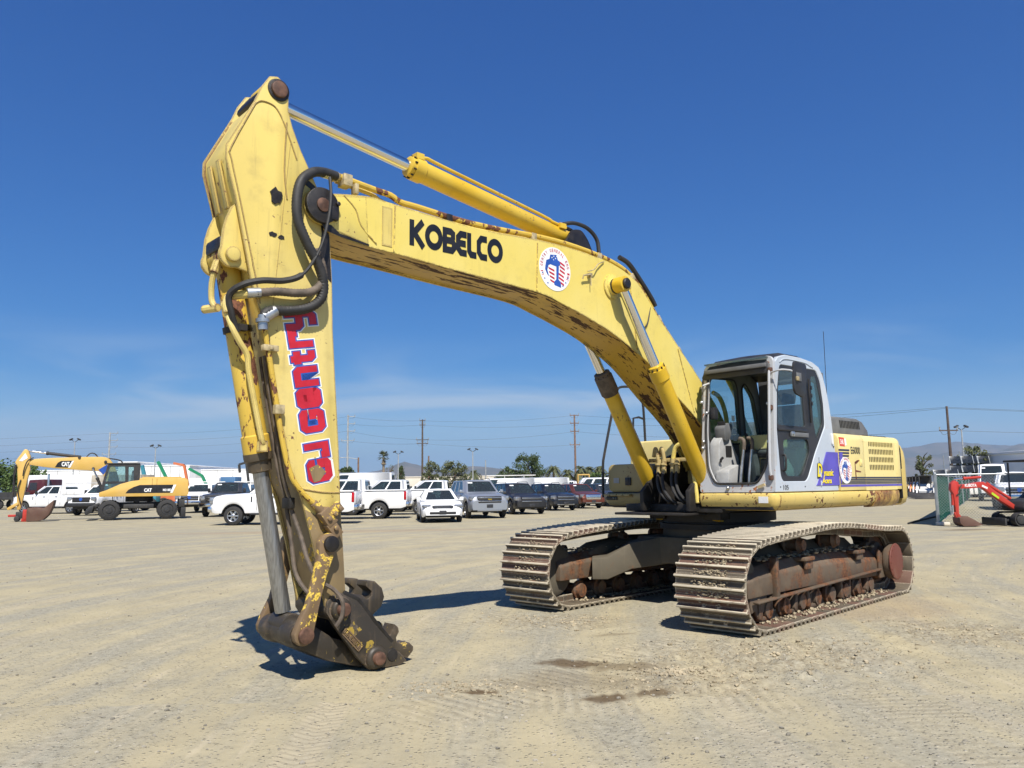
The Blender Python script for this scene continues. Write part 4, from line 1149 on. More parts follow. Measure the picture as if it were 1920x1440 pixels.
for sy, lb in ((1, 'boom cylinder beside the cab'), (-1, 'boom cylinder on the far side with a sooty gland')):
    o, d, g = cylinder('boom_cylinder', (2.38, .425 * sy, 3.86), (.62, .43 * sy, 1.16), .098, .058, 1.07, 'cylinder_paint', 'chrome', gland=.20, ext=.07, label=lb)
    if sy < 0:
        MB().lathe(g - d * .012, d, [(0, .075), (.012, .105), (.05, .107), (.06, .119), (.30, .119), (.33, .104)], 24, caps=False).build('soot_band', ['hose_brown'], o)
    e = d.cross(Vector((0, 1, 0))).normalized()
    if e.x < 0: e = -e
    s_ = [g + d * .10 - e * .0 + V(-.10, 0, .06), g + d * .16 + V(-.125, 0, .07), g + d * .35 + V(-.115, 0, .065), g + d * 1.35 + V(-.115, 0, .065), g + d * 1.42 + V(-.10, 0, .06)]
    MB().tube(s_, .016, 8, smooth=3).build('feed_pipe', ['cylinder_paint'], o)
    MB().lathe((2.38, .355 * sy, 3.86), (0, sy, 0), [(0, .085), (.10, .085), (.12, .08)], 24).build('rod_head', ['cylinder_paint'], o)
    MB().lathe((2.38, .475 * sy, 3.86), (0, sy, 0), [(0, .062), (.045, .064), (.055, .05)], 20).build('pin_cap', ['grease'], o)
    MB().box(Vector((.62, .43 * sy, 1.16)) + V(.0, 0, .0), (.26, .26, .16)).build('foot_bracket', ['dark_steel'], o, bevel=.02)
ac, d, g = cylinder('arm_cylinder', (6.60, 0, 4.90), (2.80, 0, 4.40), .104, .060, 1.50, 'cylinder_paint', 'chrome', gland=.17, ext=.10, label='arm cylinder along the top of the boom')
s_ = [g + d * .12 + V(0, .05, .10), g + d * .2 + V(0, .06, .135), g + d * .4 + V(0, .06, .13), g + d * 1.80 + V(0, .06, .122), g + d * 1.98 + V(0, .07, .10), g + d * 2.2 + V(0, .08, .10)]
MB().tube(s_, .018, 8, smooth=3).box(g + d * .10 + V(0, .05, .11), (.09, .09, .06)).box(g + d * 2.12 + V(0, .08, .09), (.10, .07, .06)).build('feed_pipe', ['cylinder_paint'], ac)
for sy in (-1, 1):
    y0, y1 = sorted((sy * .115, sy * .15))
    MB().prism(rpoly([(3.12, 4.18), (2.90, 4.49), (2.74, 4.52), (2.63, 4.42), (2.46, 4.13)], .06), y0, y1).build('lug', ['grease'], boom, bevel=.006)
bc, d, g = cylinder('bucket_cylinder', (6.30, 0, .44), (6.90, 0, 3.42), .098, .065, 1.36, 'worn_cylinder_paint', 'dusty_chrome', gland=.20, ext=.13, label='bucket cylinder in front of the arm with chipped paint', eyemat='coupler_paint')
MB().lathe(g - d * .10, d, [(0, .07), (.01, .095), (.09, .10), (.10, .114), (.125, .117), (.16, .1165)], 24, caps=False).build('gland_grime', ['coupler_paint'], bc)
MB().tube([(6.96, .12, 3.02), (6.93, .16, 2.90), (6.90, .19, 2.80), (6.84, .19, 2.70), (6.77, .18, 2.60), (6.745, .17, 2.45), (6.63, .155, 1.98), (6.60, .14, 1.90)], .024, 10, smooth=5).box((6.60, .13, 1.88), (.07, .06, .09)).build('feed_pipe', ['arm_paint'], bc)
MB().lathe(g + d * 1.06, d, [(0, .102), (.0, .116), (.05, .116), (.05, .102)], 24, caps=False).box(g + d * 1.08 + V(.02, .13, 0), (.07, .06, .05)).build('pipe_band', ['dark_steel'], bc)
ft = MB().tube([(7.02, .10, 3.30), (7.03, .06, 3.18), (7.02, .04, 3.05), (7.0, .06, 2.99)], .024, 10, smooth=4).cyl((7.04, -.06, 2.98), (6.98, .08, 2.98), .034, n=10).cyl((7.03, .09, 3.26), (7.0, .09, 3.36), .034, n=8)
ft.build('port_fitting', ['arm_paint'], bc)
MB().cyl((6.93, .15, 3.07), (6.80, .30, 3.08), .035, n=10).tube([(6.93, .15, 3.07), (6.95, .16, 3.0), (6.94, .17, 2.93)], .030, 10, smooth=3).build('port_fitting', ['arm_paint'], bc)

# ---- arm
arm_r = [(6.68, 4.985), (6.61, 5.005), (6.54, 4.965), (6.505, 4.88), (6.505, 4.73), (6.465, 4.60), (6.38, 4.41), (6.29, 4.25), (6.215, 4.11), (6.15, 3.95), (6.09, 3.71), (6.06, 3.3), (6.045, 2.88), (5.97, 1.88), (5.93, 1.19), (5.885, .62)]
arm_tip = [(5.90, .50), (5.96, .455), (6.03, .47), (6.07, .54)]
arm_l = [(6.10, .69), (6.20, 1.10), (6.30, 1.44), (6.335, 1.53), (6.40, 1.64), (6.45, 1.87), (6.55, 2.32), (6.63, 2.76), (6.70, 2.95), (6.79, 3.2), (6.94, 3.86), (7.03, 4.17), (7.03, 4.28), (6.80, 4.74), (6.75, 4.87)]
outline = arm_r + arm_tip + arm_l
am = MB()
body = [(6.50, 4.72), (6.455, 4.60), (6.37, 4.41), (6.28, 4.25), (6.21, 4.11), (6.15, 3.95), (6.10, 3.71), (6.075, 3.3), (6.06, 2.88), (5.985, 1.88), (5.95, 1.19), (5.92, .70), (6.07, .70), (6.17, 1.10), (6.27, 1.46), (6.37, 1.66), (6.43, 1.90), (6.53, 2.34), (6.61, 2.78), (6.77, 3.22), (6.92, 3.86), (7.01, 4.17), (7.01, 4.27), (6.80, 4.70), (6.65, 4.75)]
am.prism(body, -.235, .235)
for sy in (-1, 1):
    y0, y1 = sorted((sy * .228, sy * .25))
    am.prism(outline, y0, y1)
arm = am.build('arm', ['arm_paint'], EX, bevel=.006, seg=2, ang=28, smooth=30)
# lower third carries grime: separate wear plates
for sy in (-1, 1):
    y0, y1 = sorted((sy * .2495, sy * .258))
    MB().prism([(5.965, 1.40), (5.93, 1.19), (5.885, .62), (5.90, .50), (5.96, .455), (6.03, .47), (6.07, .54), (6.10, .69), (6.20, 1.10), (6.28, 1.37), (6.18, 1.32), (6.08, 1.36)], y0, y1).build('wear_plate', ['arm_low_paint'], arm, bevel=.004)
MB().prism([(6.075, .70), (6.175, 1.10), (6.275, 1.46), (6.36, 1.62), (6.43, 1.88), (6.46, 2.0), (6.45, 2.02), (6.40, 1.90), (6.33, 1.64), (6.25, 1.47), (6.15, 1.12), (6.05, .70)], -.227, .227).build('front_plate', ['arm_low_paint'], arm)
MB().cyl((5.975, -.255, .555), (5.975, .255, .555), .105, n=24).build('tip_boss', ['coupler_paint'], arm, bevel=.008)
# top pin, pivot grease, bosses
MB().cyl((6.60, -.262, 4.885), (6.60, .262, 4.885), .098, n=26).build('pin_boss', ['grease'], arm, bevel=.01)
MB().cyl((6.60, -.285, 4.885), (6.60, .285, 4.885), .073, n=24).build('pin', ['pin_steel'], arm, bevel=.012)
gp = MB().prism([(6.40, 4.15), (6.34, 4.12), (6.26, 4.08), (6.20, 3.95), (6.17, 3.72), (6.20, 3.5), (6.13, 3.35), (6.07, 3.30), (6.10, 3.71), (6.15, 3.95), (6.22, 4.11), (6.30, 4.16)], .2495, .254)
gp.build('grease_stain', ['grease'], arm, smooth=0)
for cx, cz, r0, sd in ((6.60, 3.95, .052, 1), (6.62, 3.62, .035, 3), (6.54, 3.61, .03, 4)):
    rg = random.Random(sd)
    MB().prism([(cx + r0 * rg.uniform(.7, 1.3) * math.cos(2 * math.pi * k / 13), cz + r0 * rg.uniform(.8, 1.35) * math.sin(2 * math.pi * k / 13) * (1.25 if sd == 1 else .55)) for k in range(13)], .2495, .2545 if sd > 1 else .262).build('grease_spot', ['grease'], arm, smooth=0)
MB().cyl((6.48, .2495, 4.45), (6.60, .2495, 3.0), .004, n=4).build('weld_bead', ['arm_paint'], arm)
for pts in ([(6.80, .252, 4.70), (6.99, .252, 4.27), (6.985, .252, 4.17), (6.90, .252, 3.84), (6.74, .252, 3.18), (6.71, .252, 3.02)], [(6.80, .252, 4.70), (6.75, .252, 4.74), (6.66, .252, 4.74), (6.60, .252, 4.70), (6.53, .252, 4.58), (6.42, .252, 4.32)], [(6.52, .253, 4.62), (6.53, .253, 4.2), (6.50, .253, 3.95)], [(6.31, .252, 1.535), (6.12, .252, 1.505), (5.955, .252, 1.50)]):
    MB().tube(pts, .007, 6, smooth=3).build('weld_bead', ['arm_paint'], arm)
# ears for the bucket cylinder, stiffener ribs on the back
for sy in (-1, 1):
    y0, y1 = sorted((sy * .165, sy * .20))
    ear = [(6.88, 3.86), (6.945, 3.80), (6.985, 3.70), (7.01, 3.60)] + arc(6.93, 3.40, .105, 30, -110, 8) + [(6.80, 3.28), (6.76, 3.20), (6.72, 3.3), (6.80, 3.62)]
    MB().prism(ear, y0, y1).build('cylinder_lug', ['arm_paint'], arm, bevel=.006)
    MB().cyl((6.93, sy * .195, 3.40), (6.93, sy * .235, 3.40), .062, n=20).build('pin', ['arm_paint'], arm, bevel=.008)
    MB().box((6.985, sy * .09, 4.0), (.02, .06, .40), Matrix.Rotation(R(13), 3, 'Y')).build('stiffener', ['arm_paint'], arm, bevel=.004)
MB().box((6.97, 0, 3.50), (.10, .30, .12)).build('grease_clump', ['grease'], arm, bevel=.03)
MB().box((6.735, 0, 4.80), (.07, .36, .13), Matrix.Rotation(R(-30), 3, 'Y')).build('grease_clump', ['grease'], arm, bevel=.03)
# vertical lettering: red with blue and white outlines
_u = Vector((6.30 - 6.03, 0, 3.02 - 1.58)).normalized(); _v = Vector((_u.z, 0, -_u.x))
_c0 = Vector((6.262, .2505, 2.30))
for gr, mt, th in ((.095, 'white_decal', .0014), (.05, 'blue_decal', .0026), (.0, 'red_decal', .0038)):
    block_letters('lettering', 'cJ Gentry', mt, arm, _c0, _u, _v, 1.44, .225, .145, th, gap=.10, grow_=gr)
MB().prism([(6.245, 1.70), (6.20, 1.585), (6.145, 1.60), (6.09, 1.675), (6.12, 1.70), (6.17, 1.735)], .2500, .2558).build('worn_patch', ['arm_low_paint'], arm, smooth=0)
# arm hydraulic pipes, clamps, guards
MB().tube([(6.70, .30, 2.86), (6.675, .29, 2.78), (6.61, .275, 2.5), (6.55, .27, 2.2), (6.49, .27, 1.9), (6.42, .27, 1.66), (6.33, .28, 1.52), (6.22, .285, 1.42), (6.14, .29, 1.36)], .022, 10, smooth=5).build('hydraulic_pipe', ['worn_cylinder_paint'], arm)
MB().cyl((6.70, .30, 2.80), (6.705, .30, 2.92), .04, n=12).cyl((6.705, .30, 2.86), (6.707, .30, 2.89), .055, n=12).build('pipe_flange', ['zinc'], arm)
MB().box((6.63, .285, 2.66), (.13, .06, .05)).box((6.63, .31, 2.66), (.03, .03, .03)).build('pipe_clamp', ['fitting'], arm, bevel=.006)
MB().box((6.54, .285, 2.17), (.08, .06, .075)).build('pipe_clamp', ['fitting'], arm, bevel=.006)
fm = MB().cyl((6.22, .285, 1.42), (6.09, .295, 1.30), .036, n=10).box((6.10, .30, 1.30), (.10, .09, .15), Matrix.Rotation(R(38), 3, 'Y')).box((6.04, .30, 1.20), (.09, .08, .14), Matrix.Rotation(R(38), 3, 'Y')).box((6.02, .30, 1.36), (.12, .05, .09), Matrix.Rotation(R(40), 3, 'Y'))
for x, z in ((6.10, 1.29), (6.04, 1.21), (6.0, 1.37), (6.05, 1.33)):
    fm.cyl((x, .34, z), (x, .365, z), .022, n=8)
fm.build('valve_block', ['link_paint'], arm, bevel=.008)
for y, dx in ((.06, 0), (.14, -.01)):
    MB().tube([(6.61, y, 2.62), (6.56, y, 2.34), (6.47, y, 1.90), (6.41, y, 1.62), (6.33, y, 1.40)], .014, 8, smooth=3).build('grease_line', ['hose_brown'], arm)
MB().box((6.345, .10, 1.42), (.05, .14, .09)).build('pipe_clamp', ['dark_steel'], arm, bevel=.008)
for k, pts in enumerate(([(6.33, .10, 1.40), (6.27, .18, 1.15), (6.24, .26, .95), (6.17, .30, .80), (6.05, .33, .72), (5.98, .36, .62), (5.98, .36, .50), (6.02, .34, .42)], [(6.33, .04, 1.38), (6.29, .06, 1.1), (6.27, .10, .86), (6.22, .18, .72), (6.14, .24, .64)])):
    MB().tube(pts, .019, 8, smooth=8, ribs=.022).build('spiral_hose', ['hose_brown'], arm)
# big corrugated hoses arching from boom to arm
MB().tube([(6.02, .22, 4.285), (6.16, .25, 4.275), (6.30, .30, 4.22), (6.42, .34, 4.10), (6.465, .36, 3.92), (6.45, .365, 3.74), (6.36, .37, 3.55), (6.26, .37, 3.40), (6.205, .36, 3.25), (6.22, .35, 3.12), (6.32, .33, 3.03), (6.48, .31, 2.985), (6.60, .30, 2.97), (6.68, .30, 2.94), (6.70, .30, 2.88)], .044, 12, smooth=9, ribs=.014).build('corrugated_hose', ['rubber'], EX)
MB().tube([(6.255, .31, 3.55), (6.20, .33, 3.40), (6.21, .35, 3.27), (6.30, .36, 3.17), (6.44, .36, 3.13), (6.60, .345, 3.12), (6.76, .32, 3.09), (6.82, .30, 3.08)], .036, 12, smooth=9, ribs=.014).build('corrugated_hose', ['hose_brown'], EX)
MB().tube([(6.13, .30, 4.22), (6.15, .36, 4.05), (6.18, .39, 3.85), (6.24, .40, 3.60), (6.32, .40, 3.42), (6.42, .385, 3.28), (6.56, .36, 3.215), (6.74, .34, 3.19), (6.88, .30, 3.14), (6.95, .22, 3.06), (6.92, .20, 2.92), (6.86, .18, 2.78)], [.014] * 40 + [.026] * 49, 8, smooth=8).build('wrapped_hose', ['rubber'], EX)
MB().cyl((6.06, .21, 4.285), (6.17, .245, 4.27), .043, n=12).build('hose_end', ['zinc'], EX)
MB().cyl((6.70, .30, 2.90), (6.60, .30, 2.97), .046, n=12).build('hose_end', ['zinc'], EX)
MB().cyl((6.84, .30, 3.08), (6.74, .32, 3.095), .040, n=12).build('hose_end', ['zinc'], EX)

# ---- bucket linkage and quick coupler
lk = [(6.191, 1.103), (6.15, 1.155), (6.085, 1.175), (6.03, 1.14), (6.015, 1.075), (6.05, 1.0), (6.118, .83), (6.18, .60), (6.215, .44), (6.235, .345), (6.28, .305), (6.335, .305), (6.385, .345), (6.395, .40), (6.36, .48), (6.285, .62), (6.225, .84), (6.189, 1.01)]
for sy in (-1, 1):
    y0, y1 = sorted((sy * .285, sy * .355))
    l_ = MB().prism(lk, y0, y1).build('bucket_link', ['link_paint'], EX, bevel=.012)
    MB().cyl((6.09, sy * .20, 1.085), (6.09, sy * .385, 1.085), .066, n=20).build('pin', ['grease'], l_, bevel=.008)
    MB().cyl((6.30, sy * .35, .385), (6.30, sy * .385, .385), .066, n=20).build('pin', ['pin_steel'], l_, bevel=.01)
MB().lathe((6.30, -.285, .385), (0, 1, 0), [(0, .10), (.05, .115), (.16, .115), (.20, .10), (.37, .10), (.41, .115), (.52, .115), (.57, .10)], 24).build('link_tube', ['coupler_paint'], EX)
lw = [(6.40, .42), (6.33, .50), (6.22, .48), (5.95, .30), (5.70, .20), (5.60, .19), (5.54, .11), (5.58, .03), (5.68, .02), (6.0, .12), (6.30, .27), (6.38, .32)]
MB().prism(lw, -.17, .17).build('connecting_link', ['coupler_paint'], EX, bevel=.015)
qc = empty('quick_coupler_root', '', '') if False else None
cpl = [(6.075, .605), (6.03, .655), (5.94, .675), (5.87, .65), (5.80, .612), (5.69, .504), (5.62, .40), (5.42, .19), (5.436, .151), (5.352, .114), (5.275, .03), (5.35, .004), (5.655, .010), (5.775, .127), (6.003, .419), (6.073, .522)]
cm = MB()
for sy in (-1, 1):
    y0, y1 = sorted((sy * .225, sy * .275))
    cm.prism(cpl, y0, y1)
    cm.lathe((5.945, sy * .265, .545), (0, sy, 0), [(0, .095), (.03, .09), (.05, .075)], 22)
    cm.lathe((5.60, sy * .265, .105), (0, sy, 0), [(0, .10), (.035, .095), (.055, .075)], 22)
cm.prism([(5.70, .50), (5.62, .40), (5.42, .19), (5.36, .10), (5.42, .06), (5.60, .20), (5.74, .38)], -.23, .23)
cpo = cm.build('quick_coupler', ['coupler_paint'], EX, bevel=.007)
for sd, (cx, cz, rx_, rz_) in enumerate(((5.84, .36, .09, .07), (5.66, .20, .05, .06), (5.78, .24, .05, .04), (5.90, .47, .03, .04))):
    rg = random.Random(40 + sd)
    MB().prism([(cx + rx_ * rg.uniform(.55, 1.2) * math.cos(2 * math.pi * k / 15), cz + rz_ * rg.uniform(.55, 1.2) * math.sin(2 * math.pi * k / 15)) for k in range(15)], .2748, .2758 + sd * .0002).build('paint_remnant', ['paint_remnant'], cpo, smooth=0)
MB().prism([(5.93, .66), (5.78, .585), (5.60, .365), (5.44, .20), (5.41, .215), (5.58, .40), (5.76, .615), (5.90, .69)], .20, .2755).build('plate_flange', ['dark_steel'], cpo, bevel=.006)
for x, z in ((5.945, .545), (5.60, .105)):
    MB().cyl((x, -.36, z), (x, .36, z), .055, n=18).build('pin', ['pin_steel'], cpo, bevel=.008)
MB().lathe((5.43, .27, .10), (0, 1, 0), [(0, .055), (.012, .05), (.014, .02)], 18).build('latch_boss', ['dark_steel'], cpo)
hkU = [(5.72, .54), (5.70, .60), (5.664, .62), (5.62, .575), (5.575, .60), (5.57, .64), (5.63, .69), (5.62, .735), (5.54, .725), (5.465, .66), (5.44, .58), (5.47, .50), (5.53, .46), (5.60, .40), (5.68, .45)]
hkL = [(5.46, .33), (5.36, .25), (5.31, .33), (5.27, .34), (5.235, .31), (5.225, .27), (5.255, .225), (5.25, .19), (5.20, .165), (5.155, .155), (5.115, .165), (5.07, .12), (5.075, .085), (5.137, .03), (5.28, .10), (5.40, .18)]
for y0, y1 in ((.0, .16), (-.225, -.13)):
    MB().prism(hkU, y0, y1).build('hook', ['coupler_paint'], cpo, bevel=.007)
hkL = [(x + .085 - (.04 if x > 5.3 else 0), z) for x, z in hkL]
for y0, y1 in ((.03, .20), (-.20, -.05)):
    MB().prism(hkL, y0, y1).build('hook', ['coupler_paint'], cpo, bevel=.007)
# raised name plate
_nu = Vector((5.898 - 5.739, 0, .372 - .207)).normalized() * -1; _nu = -_nu
_no = Vector((5.832, .277, .285))
_nu = Vector((-(5.739 - 5.898), 0, .165)).normalized()
_nv = Vector((_nu.z, 0, -_nu.x)) * -1
_nn = _nu.cross(_nv)
if _nn.y < 0: _nv = -_nv
fr_ = MB()
for a, b in ((-1, 0), (1, 0)):
    c0 = _no + _nu * (a * .115)
    fr_.add([c0 + _nu * s * .006 + _nv * q * .032 + V(0, w, 0) for w in (0, .008) for s in (-1, 1) for q in (-1, 1)], [(4, 5, 7, 6), (0, 1, 5, 4), (2, 6, 7, 3), (0, 4, 6, 2), (1, 3, 7, 5)])
    c0 = _no + _nv * (a * .028)
    fr_.add([c0 + _nu * s * .12 + _nv * q * .005 + V(0, w, 0) for w in (0, .008) for s in (-1, 1) for q in (-1, 1)], [(4, 5, 7, 6), (0, 1, 5, 4), (2, 6, 7, 3), (0, 4, 6, 2), (1, 3, 7, 5)])
fr_.build('name_plate_frame', ['link_paint'], cpo, smooth=0)
lettering('lettering', 'HENDRIX II', 'yellow_decal' if False else 'link_paint', cpo, _no, -_nu, -_nv, .205, .036, offset=.01, thick=.008)

# hoses and valves around the boom foot
for k, (x, y) in enumerate(((1.02, .02), (1.0, .10), (.98, .24), (.98, .31))):
    MB().tube([(1.0, y - .2, 1.72), (1.06, y - .18, 1.58), (1.10, y - .10, 1.42), (1.02, y, 1.30), (.7, y + .05, 1.28)], .02, 8, smooth=5).build('rubber_hose', ['rubber'], EX)
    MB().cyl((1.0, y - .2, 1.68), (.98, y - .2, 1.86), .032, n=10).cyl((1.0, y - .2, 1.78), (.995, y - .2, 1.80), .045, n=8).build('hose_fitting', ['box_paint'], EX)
MB().tube([(.98, .04, 1.86), (.98, .08, 2.0), (.97, .17, 2.05), (.97, .27, 2.0), (.98, .33, 1.84), (1.0, .37, 1.6), (1.01, .41, 1.3)], .028, 10, smooth=5).build('hydraulic_pipe', ['boom_paint'], EX)
for y in (-.20, -.10):
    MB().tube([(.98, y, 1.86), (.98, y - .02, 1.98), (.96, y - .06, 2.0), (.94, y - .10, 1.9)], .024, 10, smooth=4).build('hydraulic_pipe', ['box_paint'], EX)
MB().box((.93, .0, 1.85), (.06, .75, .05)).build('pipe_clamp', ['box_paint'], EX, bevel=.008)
MB().tube([(.40, .44, 3.08), (.25, .42, 2.95), (.0, .40, 2.70), (-.12, .40, 2.45), (-.30, .40, 2.2)], .035, 10, smooth=4).build('hydraulic_pipe', ['boom_paint'], EX)
MB().tube([(.55, .40, 2.72), (.40, .40, 2.66), (.28, .40, 2.45), (.24, .40, 2.1)], .03, 10, smooth=4).build('hydraulic_pipe', ['boom_paint'], EX)

# ================================================================= ground
nrng = np.random.RandomState(11)
_perm = nrng.rand(256, 256)
def vnoise(x, y):
    xi = np.floor(x).astype(int); yi = np.floor(y).astype(int)
    fx = x - xi; fy = y - yi
    fx = fx * fx * (3 - 2 * fx); fy = fy * fy * (3 - 2 * fy)
    g = lambda a, b: _perm[a % 256, b % 256]
    return (g(xi, yi) * (1 - fx) + g(xi + 1, yi) * fx) * (1 - fy) + (g(xi, yi + 1) * (1 - fx) + g(xi + 1, yi + 1) * fx) * fy - 0.5

def grow(a, step, end, k=1.09):
    out = []
    while a < end:
        step *= k; a += step; out.append(a)
    return out
_gx = list(np.arange(-4.0, 6.6, 0.035))
_gx = [-v for v in reversed(grow(4.0, .035, 9000))] + _gx + grow(_gx[-1], .035, 9000)
_gy = list(np.arange(3.2, 12.0, 0.035))
_gy = list(reversed([3.2 - v for v in grow(0, .05, 60, 1.2)])) + _gy + grow(_gy[-1], .035, 14000, 1.05)
GX, GY = np.meshgrid(np.array(_gx), np.array(_gy))

def trail(x, y, ox, oy, ang, s0, s1, hw_, pitch_, amp):
    """pressed grouser ladder along a heading"""
    c, s = math.cos(ang), math.sin(ang)
    u = (x - ox) * c + (y - oy) * s; v = -(x - ox) * s + (y - oy) * c
    m = np.clip((u - s0) / .3, 0, 1) * np.clip((s1 - u) / .8, 0, 1) * np.clip((hw_ - np.abs(v)) / .06, 0, 1)
    m = m * np.clip(.25 + 2.2 * vnoise(u * 1.7 + 9, v * 2.3 + 3) + .5, 0, 1)
    ph = (u + .02 * vnoise(u * 3, v * 6)) / pitch_
    return m * amp * (np.abs((ph % 1) - .5) * 2 - .6)

def height(x, y):
    far = 1.0 / (1.0 + (np.hypot(x, y - 8) / 18.0) ** 2)
    h = .030 * vnoise(x * .45, y * .45) + .014 * vnoise(x * 1.6 + 5, y * 1.6) + .007 * vnoise(x * 5.1, y * 5.1 + 7) + .0045 * vnoise(x * 13, y * 13)
    # loosened soil where the crawlers turned
    for cx, cy, rx, ry, am in ((2.3, 7.3, 1.3, .9, .060), (1.4, 6.4, .9, .5, .040), (.55, 9.3, 1.0, .7, .035), (4.6, 8.3, 1.2, .9, .040), (-.4, 6.3, .7, .35, .012)):
        k = np.exp(-((x - cx) / rx) ** 2 - ((y - cy) / ry) ** 2)
        h = h + am * k * (vnoise(x * 9 + cx, y * 9) + .8 * vnoise(x * 21, y * 21 + cy) + .2)
    h = h + trail(x, y, 3.70, 10.04, YAW_T, 2.6, 6.8, .40, .104, .020)
    h = h + trail(x, y, 2.2, 5.9, R(178), 0.1, 2.6, .38, .104, .016)
    h = h + trail(x, y, 2.75, 5.0, R(95), -0.8, 1.6, .34, .085, .014)
    # shallow wheel ruts sweeping round to the right
    r = np.hypot(x - 22, y - 6)
    for r0 in (23.2, 24.9, 27.3, 29.0, 21.4):
        h = h - .012 * np.exp(-((r - r0) / .16) ** 2) * (1 + vnoise(x * 2, y * 2)) + .006 * np.exp(-((r - r0 - .28) / .1) ** 2)
    h = h * far
    # keep soil out of the crawlers and coupler
    c, s = math.cos(YAW_T), math.sin(YAW_T)
    u = (x - MX) * c + (y - MY) * s; v = -(x - MX) * s + (y - MY) * c
    k = np.clip((2.5 - np.abs(u)) / .4, 0, 1) * np.clip((2.0 - np.abs(v)) / .3, 0, 1)
    return h * (1 - k) - .002 * k - .004

GZ = height(GX, GY)
ny, nx = GX.shape
gm = bpy.data.meshes.new('ground')
co = np.empty((ny * nx, 3), np.float32); co[:, 0] = GX.ravel(); co[:, 1] = GY.ravel(); co[:, 2] = GZ.ravel()
idx = np.arange(ny * nx).reshape(ny, nx)
quads = np.stack([idx[:-1, :-1], idx[:-1, 1:], idx[1:, 1:], idx[1:, :-1]], -1).reshape(-1, 4)
gm.vertices.add(len(co)); gm.vertices.foreach_set('co', co.ravel())
gm.loops.add(quads.size); gm.loops.foreach_set('vertex_index', quads.ravel().astype(np.int32))
gm.polygons.add(len(quads)); gm.polygons.foreach_set('loop_start', np.arange(0, quads.size, 4, dtype=np.int32))
gm.polygons.foreach_set('loop_total', np.full(len(quads), 4, np.int32))
gm.update(calc_edges=True)
gm.polygons.foreach_set('use_smooth', [True] * len(quads))

t = NT('gravel_yard')
P_ = t.coord('Object')
sep = t.n('SeparateXYZ', None, Vector=P_)
X_, Y_ = sep.outputs['X'], sep.outputs['Y']
dx = t.math('SUBTRACT', X_, 22.0); dy = t.math('SUBTRACT', Y_, 6.0)
rad = t.math('SQRT', t.math('ADD', t.math('MULTIPLY', dx, dx), t.math('MULTIPLY', dy, dy)))
ang = t.math('ARCTAN2', dy, dx)
swp = t.n('CombineXYZ', None, X=t.math('MULTIPLY', rad, 1.0), Y=t.math('MULTIPLY', ang, 2.2), Z=0.0).outputs[0]
st1 = t.noise(swp, 1.6, 6.0, 0.62, 0.5)         # long sweeping wheel streaks
st2 = t.noise(swp, 7.5, 4.0, 0.65, 0.3)
big = t.noise(P_, 0.13, 4.0, 0.55)
med = t.noise(P_, 1.1, 8.0, 0.68)
gra = t.noise(P_, 16.0, 9.0, 0.78)              # grit, from fist-size patches down to sand
gr2 = t.noise(P_, 5.0, 9.0, 0.80)
spk = t.n('TexVoronoi', {'feature': 'F1'}, Vector=P_, Scale=34.0)
spk2 = t.n('TexVoronoi', {'feature': 'F1'}, Vector=P_, Scale=95.0)
tan1, tan2 = (0.405, 0.35, 0.222), (0.345, 0.297, 0.188)
grey1, grey2 = (0.252, 0.238, 0.186), (0.33, 0.309, 0.24)
fgrey = t.ramp(t.math('ADD', t.math('MULTIPLY', st1, .58), t.math('ADD', t.math('MULTIPLY', big, .27), t.math('MULTIPLY', med, .26))), .46, .66)
tanc = t.mix(t.ramp(med, .35, .68), tan1, tan2)
greyc = t.mix(t.ramp(gra, .35, .65), grey1, grey2)
col = t.mix(t.math('MULTIPLY', fgrey, .85), tanc, greyc)
col = t.mix(t.ramp(st2, .55, .72, 0, .40), col, (0.50, 0.43, 0.30))
# grit: darker and lighter grains at every size
loose = t.ramp(t.math('ADD', t.math('MULTIPLY', fgrey, .55), t.math('MULTIPLY', big, .45)), .25, .62, .22, 1.0)   # packed dust stays smooth
col = t.mix(t.math('MULTIPLY', t.ramp(gra, .50, .34, 0, .58), loose), col, (0.18, 0.157, 0.115))
col = t.mix(t.math('MULTIPLY', t.ramp(gra, .56, .72, 0, .50), loose), col, (0.56, 0.49, 0.36))
col = t.mix(t.math('MULTIPLY', t.ramp(gr2, .46, .32, 0, .30), loose), col, (0.21, 0.186, 0.14))
# tyre prints: pale pressed bands with fine tread bars, following the turning circle
for r0, wd, per in ((23.35, .15, .075), (25.05, .15, .075), (27.4, .18, .09), (29.2, .18, .09), (20.6, .14, .07), (18.9, .14, .07), (33.0, .2, .1), (31.1, .2, .1)):
    q = t.math('ABSOLUTE', t.math('SUBTRACT', t.math('ADD', rad, t.math('MULTIPLY', med, .10)), r0))
    bandm = t.math('MULTIPLY', t.ramp(q, wd, wd * .7), t.ramp(t.noise(swp, .8, 3.0), .40, .60))
    bars = t.math('SINE', t.math('MULTIPLY', t.math('ADD', t.math('MULTIPLY', ang, r0), t.math('MULTIPLY', q, .5)), 6.283 / per))
    col = t.mix(t.math('MULTIPLY', bandm, .30), col, (0.50, 0.43, 0.30))
    col = t.mix(t.math('MULTIPLY', bandm, t.ramp(bars, .1, .7, 0, .42)), col, (0.24, 0.205, 0.145))
